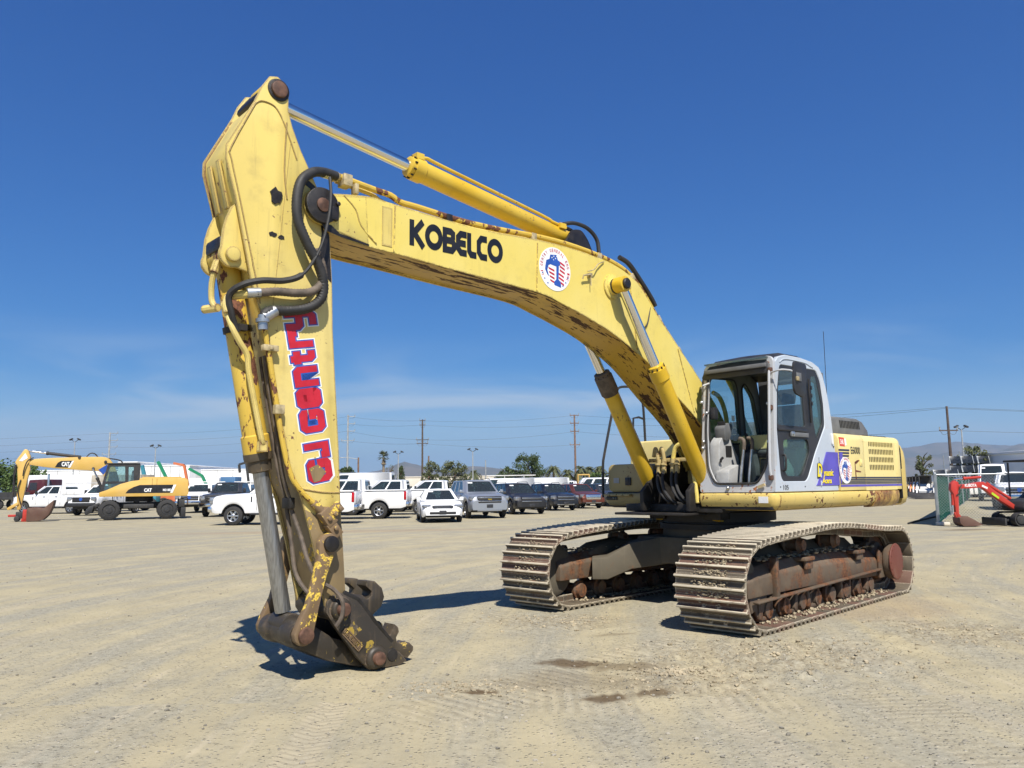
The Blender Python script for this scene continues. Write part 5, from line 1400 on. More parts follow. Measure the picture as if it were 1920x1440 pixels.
# churned soil ahead of the crawlers, darker speckle
churn = t.n('Value').outputs[0]
def patch(cx, cy, rx, ry):
    a_ = t.math('DIVIDE', t.math('SUBTRACT', X_, cx), rx); b_ = t.math('DIVIDE', t.math('SUBTRACT', Y_, cy), ry)
    return t.ramp(t.math('ADD', t.math('SQRT', t.math('ADD', t.math('MULTIPLY', a_, a_), t.math('MULTIPLY', b_, b_))), t.math('MULTIPLY', t.math('SUBTRACT', med, .5), 1.6)), 1.1, .45)
for pq_ in ((2.35, 7.35, 1.2, .8), (1.35, 6.4, .8, .4), (.55, 9.3, .9, .6), (4.6, 8.3, 1.0, .8)):
    pm_ = patch(*pq_)
    col = t.mix(t.math('MULTIPLY', pm_, t.ramp(gra, .58, .40, .10, .62)), col, (0.20, 0.162, 0.105))
# single pebbles, light and dark
pc = t.n('SeparateColor', None, Color=spk.outputs['Color'])
peb = t.math('MULTIPLY', t.ramp(spk.outputs['Distance'], .30, .20), t.ramp(pc.outputs[0], .70, .76))
pebcol = t.mix(pc.outputs[1], (0.12, 0.11, 0.095), (0.56, 0.52, 0.43))
col = t.mix(t.math('MULTIPLY', peb, t.ramp(fgrey, 0, 1, .35, .85)), col, pebcol)
pd = t.n('SeparateColor', None, Color=spk2.outputs['Color'])
peb2 = t.math('MULTIPLY', t.math('MULTIPLY', t.ramp(spk2.outputs['Distance'], .34, .22), t.ramp(pd.outputs[0], .5, .6)), loose)
col = t.mix(t.math('MULTIPLY', peb2, .6), col, t.mix(pd.outputs[1], (0.13, 0.12, 0.10), (0.54, 0.48, 0.37)))
# crawler prints: dark and pale bars paint the relief's shade and lit ridges
for ox, oy, an, s0, s1, hw_, pt in ((3.70, 10.04, YAW_T, 2.6, 6.8, .40, .104), (2.2, 5.9, R(178), .1, 2.6, .38, .104), (2.75, 5.0, R(95), -.8, 1.6, .34, .085), (1.84, 11.85, YAW_T, 2.6, 4.4, .40, .104)):
    mpn = t.n('Mapping', {'vector_type': 'TEXTURE'}, Vector=P_, Location=(ox, oy, 0), Rotation=(0, 0, an))
    sq = t.n('SeparateXYZ', None, Vector=mpn.outputs[0])
    uu, vv = sq.outputs[0], sq.outputs[1]
    msk = t.math('MULTIPLY', t.math('MULTIPLY', t.ramp(uu, s0, s0 + .3), t.ramp(uu, s1, s1 - .9)), t.ramp(t.math('ABSOLUTE', vv), hw_, hw_ - .07))
    msk = t.math('MULTIPLY', msk, t.ramp(med, .38, .56))
    br = t.math('SINE', t.math('MULTIPLY', t.math('ADD', uu, t.math('MULTIPLY', med, .05)), 6.283 / pt))
    col = t.mix(t.math('MULTIPLY', msk, t.ramp(br, .0, .8, 0, .36)), col, (0.24, 0.20, 0.13))
    col = t.mix(t.math('MULTIPLY', msk, t.ramp(br, -.2, -.9, 0, .25)), col, (0.50, 0.425, 0.285))
# reddish dust patch and oil stains
def blob(cx, cy, rx, ry, rot=0.0, edge=.5):
    m = t.n('Mapping', {'vector_type': 'TEXTURE'}, Vector=P_, Location=(cx, cy, 0), Rotation=(0, 0, rot), Scale=(rx, ry, 1000))
    w = t.n('VectorMath', {'operation': 'ADD'}, _0=m.outputs[0], _1=t.n('VectorMath', {'operation': 'SCALE'}, _0=t.n('TexNoise', None, Vector=P_, Scale=2.2 / max(rx, .25), Detail=5.0).outputs['Color'], Scale=.9).outputs[0]).outputs[0]
    w = t.n('VectorMath', {'operation': 'SUBTRACT'}, _0=w, _1=(.45, .45, 0)).outputs[0]
    sx = t.n('SeparateXYZ', None, Vector=w)
    l = t.math('SQRT', t.math('ADD', t.math('MULTIPLY', sx.outputs[0], sx.outputs[0]), t.math('MULTIPLY', sx.outputs[1], sx.outputs[1])))
    return t.ramp(l, 1.0, edge)
oil = (0.095, 0.062, 0.032)
for (cx, cy, rx, ry, ro, st_) in ((.50, 7.16, .42, .20, .1, .85), (.95, 7.0, .55, .20, 0, .6), (-.27, 6.20, .17, .085, .1, .9), (.66, 6.0, .24, .16, .2, .85), (1.02, 6.12, .24, .13, .3, .75), (1.0, 8.45, .32, .10, .0, .35), (.5, 6.5, .9, .5, 0, .28), (14.3, 25.5, 1.2, .5, 0, .6), (-6.2, 29.0, 9.0, 1.4, .05, .30), (4.5, 10.0, 1.7, 1.1, .8, .25), (2.35, 7.35, .95, .62, .2, .0), (1.35, 6.4, .6, .3, .1, .0)):
    cc = (0.30, 0.185, 0.10) if ry > 1.0 else oil
    col = t.mix(t.math('MULTIPLY', blob(cx, cy, rx, ry, ro, .35), st_), col, cc)
t.bs(Base_Color=col, Roughness=0.96, Specular_IOR_Level=0.12)
hgt = t.math('ADD', t.math('MULTIPLY', gra, .5), t.math('ADD', t.math('MULTIPLY', t.ramp(spk.outputs['Distance'], .45, .1), t.math('MULTIPLY', t.ramp(pc.outputs[0], .5, .6), .8)), t.math('MULTIPLY', st2, .5)))
t.bump(hgt, .7, .02)
ground = obj('ground', gm, 'gravel_yard')
ground['kind'] = 'structure'

# loose stones and clods
def stones(name, n, seed, place, smin, smax, mat):
    rg = random.Random(seed); mb = MB(); k = 0
    while k < n:
        p = place(rg)
        if p is None: continue
        x, y = p
        s = smin * (smax / smin) ** (rg.random() ** 2.2)
        z = float(height(np.array([x]), np.array([y]))[0])
        lump(mb, (x, y, z + s * .25), (s, s * rg.uniform(.6, 1), s * rg.uniform(.45, .8)), rg)
        k += 1
    o = mb.build(name, mat, smooth=0)
    o['kind'] = 'stuff'
    return o
def near(rg):
    y = 3.6 + 13 * rg.random() ** 1.7
    x = rg.uniform(-.78, .78) * y
    c, s = math.cos(YAW_T), math.sin(YAW_T)
    u = (x - MX) * c + (y - MY) * s; v = -(x - MX) * s + (y - MY) * c
    if abs(u) < 2.5 and .85 < abs(v) < 1.76: return None
    return x, y
def rough_zone(rg):
    cx, cy, rx, ry = rg.choice(((2.3, 7.3, 1.0, .6), (2.6, 7.6, 1.1, .7), (1.4, 6.4, .7, .35), (.55, 9.3, .8, .5), (4.6, 8.3, .9, .7), (-.4, 6.3, .5, .25), (1.25, 6.75, .35, .15)))
    return rg.gauss(cx, rx * .6), rg.gauss(cy, ry * .6)
plain('stone', (0.26, 0.235, 0.185), .95, 0, .45, 1.7)
plain('clod', (0.33, 0.275, 0.18), .98, 0, .3, 2.5)
tag(stones('loose_gravel', 4200, 3, near, .004, .019, 'stone'), 'loose grey stones scattered over the yard', 'gravel')
tag(stones('soil_clods', 2200, 4, rough_zone, .005, .026, 'clod'), 'clods of tan soil churned up by the crawlers', 'soil')

# ================================================================= road vehicles
def carpaint(name, col, rough=.28, metal=0.0, dust=.12):
    t = NT(name); c = t.coord()
    n1 = t.noise(c, 1.7, 4.0)
    t.bs(Base_Color=t.mix(t.ramp(n1, .45, .8, 0, dust), col, (.42, .38, .31)), Roughness=t.ramp(n1, .3, .7, rough, rough + .12), Metallic=metal, Coat_Weight=.35, Coat_Roughness=.08)
for nm, cl, mt in (('white_car_paint', (.80, .80, .79), 0), ('silver_car_paint', (.33, .35, .38), .5), ('black_car_paint', (.014, .014, .016), 0), ('blueblack_car_paint', (.012, .015, .022), .1), ('brown_car_paint', (.135, .038, .022), .35), ('grey_car_paint', (.045, .047, .05), .3), ('maroon_car_paint', (.085, .012, .014), .1), ('cream_car_paint', (.74, .72, .66), 0), ('blue_car_paint', (.03, .09, .22), .1)):
    carpaint(nm, cl, metal=mt)
plain('tyre', (.028, .027, .026), .85, 0, .3, 8, .3)
plain('alloy', (.48, .48, .48), .32, .9, .15, 8)
plain('car_trim', (.02, .02, .021), .55, 0, .2, 6)
plain('headlamp', (.30, .31, .32), .10, .5, .35, 14)
plain('tail_lamp', (.42, .012, .016), .18, 0, .15, 8)
plain('amber_lamp', (.7, .2, .02), .2, 0, .1, 8)
plain('bright_trim', (.72, .72, .72), .14, 1.0, .08, 8)
plain('gold_badge', (.62, .42, .08), .25, .8, .1, 8)
plain('number_plate', (.03, .03, .032), .4, 0, .2, 8)
plain('car_interior', (.05, .048, .045), .9, 0, .3, 5)

def wheel_mesh(r, w, rimmat, dark=False):
    m = MB()
    m.lathe((0, -w / 2, 0), (0, 1, 0), [(0, r * .60), (0, r * .66), (w * .06, r * .90), (w * .16, r * .985), (w * .35, r), (w * .65, r), (w * .84, r * .985), (w * .94, r * .90), (w, r * .66), (w, r * .60)], 28, 0, False)
    m.lathe((0, -w * .46, 0), (0, 1, 0), [(0, r * .02), (w * .1, r * .58), (w * .9, r * .58)], 24, 2, False)
    # rim ring, hub and spokes on both faces
    for s in (-1, 1):
        y = s * w * .44
        m.lathe((0, y, 0), (0, s, 0), [(-.03, r * .57), (.0, r * .63), (.012, r * .62), (.0, r * .55), (-.05, r * .53)], 28, 1, False)
        m.lathe((0, y - s * .05, 0), (0, s, 0), [(0, r * .22), (.035, r * .20), (.05, r * .13), (.055, r * .02)], 20, 1, False)
        for k in range(6):
            a = math.pi * 2 * k / 6
            rot = Matrix.Rotation(-a, 3, 'Y')
            m.box(rot @ Vector((r * .37, y - s * .03, 0)), (r * .38, .03, r * .17), rot, 1)
    me = m.mesh('wheel', 0, smooth=40)
    for q in ('tyre', rimmat, 'car_trim'): me.materials.append(M[q])
    return me
_wheels = {}
def wheel(parent, x, y, r, w, rim='alloy'):
    k = (round(r, 3), round(w, 3), rim)
    if k not in _wheels: _wheels[k] = wheel_mesh(r, w, rim)
    o = bpy.data.objects.new('wheel', _wheels[k]); COL.objects.link(o); o.parent = parent; o.location = (x, y, r)
    return o

def interp(tab, x):
    if x <= tab[0][0]: return tab[0][1]
    for (a, p), (b, q) in zip(tab[:-1], tab[1:]):
        if x <= b:
            k = (x - a) / (b - a); k = k * k * (3 - 2 * k)
            return p + (q - p) * k
    return tab[-1][1]

def lower_body(L, W, zsill, top, wheels, ra, wtab, crown=.045, bulge=.03, nseg=64):
    """shell with wheel arches: top = (x, z) shoulder/bonnet line, wtab = (x, half-width factor)"""
    m = MB(); rings = []
    xs = sorted(set([round(-L / 2 + L * i / nseg, 4) for i in range(nseg + 1)] + [round(wx + ra * k, 4) for wx in wheels for k in (-1.0, -.97, -.9, -.7, -.4, 0, .4, .7, .9, .97, 1.0)]))
    for x in xs:
        zl = zsill
        for wx in wheels:
            if abs(x - wx) < ra: zl = max(zl, .08 + math.sqrt(max(ra * ra - (x - wx) ** 2, 0)) * 1.02 + wheel_z - .08)
        e = L / 2 - abs(x)
        if e < .25: zl = max(zl, zsill + (.25 - e) * .35)
        zs = max(interp(top, x), zl + .04)
        hw_ = W / 2 * interp(wtab, x)
        h = zs - zl
        row = []
        for v, yy in ((0, .955), (.14, .985), (.38, 1.0), (.62, 1.0), (.80, .985), (.93, .955), (1.0, .905)):
            row.append((x, hw_ * yy, zl + h * v))
        row.append((x, hw_ * .70, zs + crown * .6)); row.append((x, hw_ * .35, zs + crown)); row.append((x, 0, zs + crown * 1.08))
        rings.append(row + [(q[0], -q[1], q[2]) for q in reversed(row[:-1])])
    m.loft(rings, caps=False, closed=False)
    n = len(rings[0])
    m.add(rings[0], [tuple(range(n))]); m.add(rings[-1], [tuple(range(n - 1, -1, -1))])
    return m
wheel_z = .36

def quadpt(q, u, v):
    a, b, c, d = [Vector(p) for p in q]
    return (a * (1 - u) + b * u) * (1 - v) + (d * (1 - u) + c * u) * v

def pane(q, poly, off, thick, name, mat, parent, center):
    a, b, c, d = [Vector(p) for p in q]
    nn = (b - a).cross(d - a).normalized()
    if nn.dot((a + b + c + d) / 4 - center) < 0: nn = -nn
    pts = [quadpt(q, u, v) for u, v in poly]
    n = len(pts)
    m = MB().add([p + nn * off for p in pts] + [p - nn * thick for p in pts], [tuple(range(n)), tuple(range(2 * n - 1, n - 1, -1))] + [(i, (i + 1) % n, n + (i + 1) % n, n + i) for i in range(n)])
    return m.build(name, mat, parent, smooth=0)

def framed(m, q, hole):
    """quad face with a window opening; returns nothing, adds to m (thin shell, both sides)"""
    a, b, c, d = [Vector(p) for p in q]
    n_ = (b - a).cross(d - a).normalized()
    m.plate([(0, 0), (1, 0), (1, 1), (0, 1)], hole, lambda u, v, w: quadpt(q, u, v) + n_ * w, .02)

def greenhouse(parent, st, paintmat, sides, front=True, rear=True, glassmat='car_glass', wiper=True):
    """st: windscreen base x, roof front x, roof rear x, rear base x, belt z, roof z, half width belt, half width roof"""
    xb, xf, xr, xe, zb, zr, wb, wr = st
    m = MB()
    base = [(xb, wb * .90, zb), (xb - .25, wb, zb), (xe + .2, wb, zb), (xe, wb * .88, zb)]
    roof = [(xf, wr * .86, zr - .03), (xf - .25, wr, zr - .01), (xr + .2, wr, zr - .01), (xr, wr * .88, zr - .04)]
    crest = [(xf - .05, 0, zr + .005), (xf - .3, 0, zr + .03), (xr + .25, 0, zr + .03), (xr + .02, 0, zr)]
    half = lambda s: ([(p[0], s * p[1], p[2]) for p in base], [(p[0], s * p[1], p[2]) for p in roof])
    rp = lambda a, b, c, d: rpoly([(a, b), (c, b), (c, d), (a, d)], .05)
    fw_, rw_ = rp(.05, .06, .95, .93), rp(.08, .12, .92, .90)
    cen = Vector(((xb + xe) / 2, 0, (zb + zr) / 2))
    polys = []
    for (u0, u1, kind) in sides:
        if kind == 'q0': polys.append(rpoly([(max(u0 - .10, .012), .08), (u1, .08), (u1, .90), (u0 + .02, .90)], .04))
        elif kind == 'q1': polys.append(rpoly([(u0, .10), (u1, .10), (u1 - .08, .88), (u0, .88)], .04))
        else: polys.append(rpoly([(u0, .08), (u1, .08), (u1, .90), (u0, .90)], .04))
    bl, rl = half(1); br, rr = half(-1)
    for s in (-1, 1):
        b, r = half(s)
        m.loft([r, [(c[0], s * wr * .45, c[2] - .008) for c in crest], crest], caps=False, closed=False)
        m.loft([b[:2], r[:2]], False, closed=False); m.loft([b[2:], r[2:]], False, closed=False)
        q = [b[1], b[2], r[2], r[1]]
        framed(m, q, polys)
        for p in polys: pane(q, p, .003, .003, 'side_window', [glassmat], parent, cen)
    for (p, q, r_, s_, cr, xo, hole, on, nm) in ((bl[0], br[0], rr[0], rl[0], crest[0], xf - .03, fw_, front, 'windscreen'), (bl[3], br[3], rr[3], rl[3], crest[3], xr + .01, rw_, rear, 'rear_window')):
        framed(m, [p, q, r_, s_], [hole] if on else [])
        m.add([s_, r_, (xo, -wr * .45, cr[2] - .008), cr, (xo, wr * .45, cr[2] - .008)], [(0, 1, 2, 3, 4)])
        if on: pane([p, q, r_, s_], hole, .003, .003, nm, [glassmat], parent, cen)
    o = m.build('cabin', [paintmat], parent, smooth=32)
    # dashboard, seats and trim seen through the glass
    sx = [xb - 1.15] + ([xb - 2.05] if (xb - xe) > 2.3 else [])
    it = MB().box(((xb + xe) / 2 - .1, 0, zb - .03), (max(xb - xe - .55, .6), wb * 1.7, .06)).box((xb - .42, 0, zb + .03), (.35, wb * 1.5, .12))
    for x in sx:
        if x < xe + .15: continue
        for s in (-1, 1):
            it.box((x, s * wb * .45, zb + .10), (.14, wb * .55, .36), Matrix.Rotation(R(-12), 3, 'Y')).box((x - .05, s * wb * .45, zb + .36), (.10, .24, .16))
    it.build('interior', ['car_interior'], parent, bevel=.02)
    # auction tag at the top corner of the windscreen
    t0 = quadpt([bl[0], br[0], rr[0], rl[0]], .86, .83)
    nrm = Vector((zr - zb, 0, xb - xf)).normalized()
    tg = Matrix.Rotation(-math.atan2(xb - xf, zr - zb), 3, 'Y')
    MB().box(t0 + nrm * .012, (.006, .24, .09), tg).build('windscreen_tag', ['white_decal'], parent)
    return o

def strip(parent, name, mat, c, s, bevel=.015, rot=None):
    return MB().box(c, s, rot).build(name, [mat], parent, bevel=bevel)

def mirrors(v, x, y, z, mat='car_trim', big=False):
    for s in (-1, 1):
        MB().box((x, s * (y + .11), z), (.12, .16 if not big else .14, .15 if not big else .26)).box((x, s * (y + .02), z - .04), (.05, .10, .04)).build('mirror', [mat], v, bevel=.025)

def pickup(name, label, loc, yaw, col, bed=1.98, cabx=1.0, rimmat='alloy', rails='car_trim', utility=False, group=None, grille='bright_trim', bumper='bright_trim', cat='pickup truck'):
    global wheel_z
    v = empty(name, label, cat, (*loc, 0), yaw, group)
    wheel_z = .41
    nose = 3.10 + (cabx - 1.0) * .5; L = 6.30; W = 2.03; r = .41
    fx, rx = 2.10, -1.78
    top = [(-3.15, 1.36), (-1.05, 1.36), (-.95, 1.36), (1.25, 1.36), (1.45, 1.33), (2.6, 1.28), (2.95, 1.22), (3.10, 1.05), (3.15, .95)]
    wt = [(-3.15, .96), (-2.9, .99), (2.4, 1.0), (2.85, .97), (3.05, .90), (3.15, .84)]
    body = lower_body(L, W, .52, top, (fx, rx), .52, wt, crown=.06)
    body.build('body', [col], v, smooth=38)
    greenhouse(v, (1.42, .72, -.98, -1.06, 1.38, 1.98, .93, .74), col, ((.05, .45, 'q0'), (.50, .92, 'm')))
    if utility:
        for s in (-1, 1):
            strip(v, 'tool_locker', col, (-2.10, s * .84, 1.52), (2.05, .34, .40), .03)
            for x in (-2.75, -2.1, -1.45): strip(v, 'locker_seam', 'car_trim', (x, s * 1.012, 1.52), (.012, .012, .34), .003)
        for x in (-1.2, -2.9):
            MB().tube([(x, .84, 1.7), (x, .84, 2.15), (x, -.84, 2.15), (x, -.84, 1.7)], .03, 6).build('rack_hoop', ['cream_car_paint'], v)
    if not utility:
        MB().box((-2.10, 0, 1.40), (2.0, 1.62, .10)).build('bed_liner', ['car_trim'], v)
        for s in (-1, 1):
            strip(v, 'bed_rail', col, (-2.08, s * .90, 1.425), (2.10, .16, .06), .02)
    strip(v, 'tailgate', col, (-3.155, 0, 1.12), (.06, 1.62, .52), .03)
    for s in (-1, 1):
        strip(v, 'tail_lamp', 'tail_lamp', (-3.10, s * .925, 1.15), (.12, .16, .42), .025)
        strip(v, 'headlamp', 'headlamp', (3.07, s * .80, 1.06), (.16, .32, .28), .04)
        strip(v, 'fender_vent', 'car_trim', (1.30, s * 1.02, 1.12), (.06, .02, .24), .006)
        for x in (.42, -.60):
            strip(v, 'door_handle', 'car_trim' if grille != 'bright_trim' else 'bright_trim', (x - .05, s * 1.022, 1.22), (.20, .03, .045), .01)
        for x in (1.08, -.02, -.98):
            strip(v, 'door_seam', 'car_trim', (x, s * 1.010, 1.0), (.014, .014, .70), .003)
        strip(v, 'running_board', 'car_trim', (.15, s * .97, .47), (2.4, .16, .06), .02)
        MB().prism(arc(fx, .41, .505, 0, 180, 14), s * .30, s * .74).build('wheel_well', ['car_trim'], v)
        MB().prism(arc(rx, .41, .505, 0, 180, 14), s * .30, s * .74).build('wheel_well', ['car_trim'], v)
        for x in (fx, rx): wheel(v, x, s * .86, r, .27, rimmat)
    strip(v, 'grille', 'car_trim', (3.12, 0, 1.02), (.10, 1.20, .34), .04)
    for z in (1.11, .97): strip(v, 'grille_bar', grille, (3.165, 0, z), (.03, 1.15, .045), .01)
    MB().lathe((3.17, 0, 1.04), (1, 0, 0), [(0, .11), (.02, .10)], 20).build('badge', ['blue_decal'], v)
    strip(v, 'front_bumper', bumper, (3.13, 0, .70), (.18, 1.92, .24), .05)
    strip(v, 'rear_bumper', bumper, (-3.20, 0, .72), (.20, 1.88, .22), .04)
    strip(v, 'underbody', 'car_trim', (0, 0, .55), (5.6, 1.5, .22), .03)
    mirrors(v, 1.02, .93, 1.52, 'car_trim', True)
    return v

def suv(name, label, loc, yaw, col, W=2.0, L=5.1, H=1.85, hood=1.12, grille='car_trim', bar='bright_trim', group=None, cat='suv', sedan=False, rimmat='alloy', lowbump=None, badge=None, rack=True, black_face=False, plate=True):
    global wheel_z
    v = empty(name, label, cat, (*loc, 0), yaw, group)
    r = .335 if sedan else (.40 if L > 4.9 else .365)
    wheel_z = r
    h2 = L / 2
    fx = h2 - .93; rx = -h2 + 1.0
    if sedan:
        top = [(-h2, .86), (-h2 + .25, .98), (-h2 + .9, 1.0), (0, .94), (.75, .92), (1.2, .90), (h2 - .5, .78), (h2 - .15, .66), (h2, .56)]
        wt = [(-h2, .86), (-h2 + .3, .95), (-1.2, .99), (1.2, 1.0), (h2 - .6, .98), (h2 - .22, .93), (h2, .80)]
        body = lower_body(L, W, .24, top, (fx, rx), r + .055, wt, crown=.05)
        st = (1.15, .28, -.95, -1.75, .94, H - .02, W / 2 * .90, W / 2 * .64)
        sd = ((.06, .46, 'q0'), (.50, .93, 'q1'))
    else:
        belt = hood + .04
        top = [(-h2, belt - .12), (-h2 + .15, belt), (.9, belt), (1.15, belt - .02), (h2 - .55, hood - .07), (h2 - .18, hood - .17), (h2, hood - .36)]
        wt = [(-h2, .90), (-h2 + .25, .96), (-1.2, 1.0), (1.2, 1.0), (h2 - .6, .99), (h2 - .18, .95), (h2, .86)]
        body = lower_body(L, W, .33, top, (fx, rx), r + .065, wt, crown=.055)
        st = (h2 - 1.42, h2 - 2.25, -h2 + .38, -h2 + .10, belt, H - .03, W / 2 * .91, W / 2 * .72)
        sd = ((.04, .33, 'q0'), (.37, .64, 'm'), (.68, .95, 'q1'))
    body.build('body', [col], v, smooth=38)
    greenhouse(v, st, col, sd)
    zf = .62 if sedan else hood - .32
    for s in (-1, 1):
        yaw_l = Matrix.Rotation(R(-s * 28), 3, 'Z')
        strip(v, 'headlamp', 'headlamp', (h2 - .22, s * W * (.375 if sedan else .40), zf + (.10 if sedan else .10)), (.20, W * .20, .12 if sedan else .21), .04, yaw_l)
        strip(v, 'tail_lamp', 'tail_lamp', (-h2 + .10, s * W * .41, zf + .25), (.14, .18, .28), .03)
        for x in (.35, -.75):
            strip(v, 'door_handle', col, (x, s * W * .497, zf + .26), (.18, .03, .035), .008)
        MB().prism(arc(fx, r, r + .05, 0, 180, 14), s * .25, s * (W / 2 - .26)).build('wheel_well', ['car_trim'], v)
        MB().prism(arc(rx, r, r + .05, 0, 180, 14), s * .25, s * (W / 2 - .26)).build('wheel_well', ['car_trim'], v)
        for x in (fx, rx): wheel(v, x, s * (W / 2 - .13), r, .235, rimmat)
        strip(v, 'sill', 'car_trim', (0, s * W * .47, .30 if sedan else .36), (L * .5, .08, .10), .02)
        if rack and not sedan:
            MB().tube([(st[1] - .3, s * W * .335, H - .02), (st[1] - .4, s * W * .335, H + .05), (st[2] + .5, s * W * .335, H + .05), (st[2] + .4, s * W * .335, H - .02)], .018, 6, smooth=2).build('roof_rail', ['car_trim'], v)
        for x in (st[0] - .55, st[0] - 1.55, st[0] - 2.45):
            if x > rx + .35: strip(v, 'door_seam', 'car_trim', (x, s * W * .494, zf + .02), (.014, .02, .62 if not sedan else .46), .003)
        if not sedan: strip(v, 'cladding', 'car_trim', (.1, s * W * .486, .43), (fx - rx - .85, .06, .16), .02)
        fogc = (h2 - .16, s * W * .36, zf - (.18 if sedan else .32))
        strip(v, 'fog_lamp_recess', 'car_trim', fogc, (.16, W * .13, .10), .03, yaw_l)
    gw = W * (.50 if sedan else .60)
    if sedan:
        MB().prism(rpoly([(-gw / 2, zf + .10), (-gw * .42, zf - .06), (gw * .42, zf - .06), (gw / 2, zf + .10), (gw * .4, zf + .13), (-gw * .4, zf + .13)], .03), h2 - .16, h2 - .015, ax='x').build('grille', ['dark_steel'], v, bevel=.01)
        for k in range(4): strip(v, 'grille_bar', 'bright_trim', (h2 - .008, 0, zf - .02 + k * .038), (.02, gw * .86, .010), .004)
    else:
        strip(v, 'grille', grille, (h2 - .10, 0, zf + .02), (.215, gw, .36), .05)
        strip(v, 'lower_fascia', 'car_trim', (h2 - .13, 0, .44), (.22, W * .88, .17), .05)
        for z in (.13, -.04):
            strip(v, 'grille_bar', bar, (h2 + .0, 0, zf + z), (.035, gw * .98, .035), .01)
    if badge: MB().box((h2 + .022, 0, zf + .045), (.02, .20, .075)).build('badge', [badge], v, bevel=.01)
    strip(v, 'bumper_intake', 'car_trim', (h2 - .10 + (.02 if sedan else 0), 0, zf - (.20 if sedan else .30)), (.18, W * (.62 if sedan else .50), .13), .03)
    if lowbump: strip(v, 'skid_plate', lowbump, (h2 - .10, 0, .40), (.18, W * .62, .10), .03)
    if plate: strip(v, 'number_plate', 'number_plate', (h2 + .01, 0, zf - (.17 if sedan else .27)), (.03, .31, .16), .01)
    strip(v, 'underbody', 'car_trim', (0, 0, .30 if sedan else .38), (L * .86, W * .74, .16), .03)
    q = MB().box((st[0] - .34, W * .24, st[4] + .80 * (st[5] - st[4])), (.02, .26, .055), Matrix.Rotation(R(-42), 3, 'Y')); 
    mirrors(v, st[0] - .22, W / 2 * .93, st[4] + .08, col)
    return v

def van(name, label, loc, yaw, col='white_car_paint', L=5.9, W=2.03, H=2.55, short_nose=False, group=None, rack=False, windows=False, cat='van'):
    global wheel_z
    v = empty(name, label, cat, (*loc, 0), yaw, group)
    wheel_z = .36; h2 = L / 2
    fx, rx = h2 - .95, -h2 + 1.2
    belt = 1.22
    top = [(-h2, belt), (h2 - 1.5, belt), (h2 - .9, 1.18), (h2 - .25, 1.02), (h2, .80)]
    wt = [(-h2, .96), (-h2 + .2, 1.0), (h2 - .9, 1.0), (h2 - .3, .92), (h2, .74)]
    lower_body(L, W, .40, top, (fx, rx), .42, wt, crown=.05).build('body', [col], v, smooth=38)
    greenhouse(v, (h2 - .95, h2 - 1.75, -h2 + .10, -h2 + .02, belt, H, W / 2 * .95, W / 2 * .82), col, ((.02, .22, 'q0'),) + (((.27, .58, 'm'), (.62, .95, 'm')) if windows else ()))
    for s in (-1, 1):
        strip(v, 'headlamp', 'headlamp', (h2 - .18, s * W * .38, .88), (.2, .30, .22), .05)
        strip(v, 'tail_lamp', 'tail_lamp', (-h2 + .02, s * W * .46, 1.05), (.08, .1, .36), .02)
        for x in (fx, rx): wheel(v, x, s * (W / 2 - .14), .36, .24)
        if rack:
            for x in (-1.9, -.3, 1.0): MB().tube([(x, s * .80, H - .05), (x, s * .86, H + .22), (x, 0, H + .24)], .022, 6).build('rack_hoop', ['cream_car_paint'], v)
            MB().tube([(-h2 + .1, s * .86, H + .24), (h2 - 1.8, s * .86, H + .24)], .03, 6).build('rack_rail', ['cream_car_paint'], v)
    strip(v, 'grille', 'car_trim', (h2 - .06, 0, .86), (.14, W * .46, .28), .04)
    strip(v, 'front_bumper', 'car_trim', (h2 - .05, 0, .52), (.2, W * .86, .2), .05)
    strip(v, 'rear_bumper', 'car_trim', (-h2 - .02, 0, .52), (.14, W * .9, .18), .03)
    mirrors(v, h2 - 1.15, W / 2 * .95, 1.42, 'car_trim', True)
    return v

G = lambda px, y: (px, y)
FACE_L = R(180)
# front row
pickup('pickup_truck', 'white crew cab pickup directly behind the excavator arm, facing left', (-10.15, 35.9), FACE_L + R(1), 'white_car_paint')
pickup('pickup_truck', 'white pickup with red tail lamp just right of the excavator arm, bed towards the sedan', (-8.55, 41.3), FACE_L - R(1), 'white_car_paint', bumper='bright_trim')
pickup('pickup_truck', 'white pickup standing behind the white sedan, only its cab showing', (-7.2, 46.9), FACE_L, 'white_car_paint')
suv('sedan', 'white sedan at the left end of the row facing the camera', (-3.5, 37.3), R(-90 + 10), 'white_car_paint', W=1.88, L=4.87, H=1.47, sedan=True, cat='car', badge=None)
suv('large_suv', 'silver full-size suv with gold bow-tie badge beside the white sedan', (-1.9, 41.4), R(-90 + 17), 'silver_car_paint', W=2.04, L=5.18, H=1.90, hood=1.20, badge='gold_badge', lowbump='silver_car_paint', cat='suv')
suv('mid_suv', 'black suv with tall upright grille between the silver and the blue-black suv', (.2, 46.3), R(-90 + 19), 'black_car_paint', W=1.98, L=5.05, H=1.74, hood=1.08, cat='suv')
suv('crossover', 'blue-black crossover between the tall-grilled black suv and the red-brown one', (2.5, 52.1), R(-90 + 20), 'blueblack_car_paint', W=1.90, L=4.65, H=1.71, hood=1.05, cat='suv', lowbump='alloy')
suv('crossover', 'red-brown crossover at the right end of the row next to the excavator', (4.65, 56.0), R(-90 + 20), 'brown_car_paint', W=1.86, L=4.52, H=1.68, hood=1.06, cat='suv', lowbump='alloy', grille='bright_trim')
suv('crossover', 'grey crossover half hidden behind the red-brown one', (6.9, 60.4), R(-90 + 20), 'grey_car_paint', W=1.86, L=4.5, H=1.68, hood=1.06, cat='suv')
suv('large_suv', 'white suv glimpsed past the excavator handrail', (9.2, 64.5), R(-90 + 20), 'white_car_paint', W=2.0, L=5.0, H=1.86, hood=1.15, cat='suv')
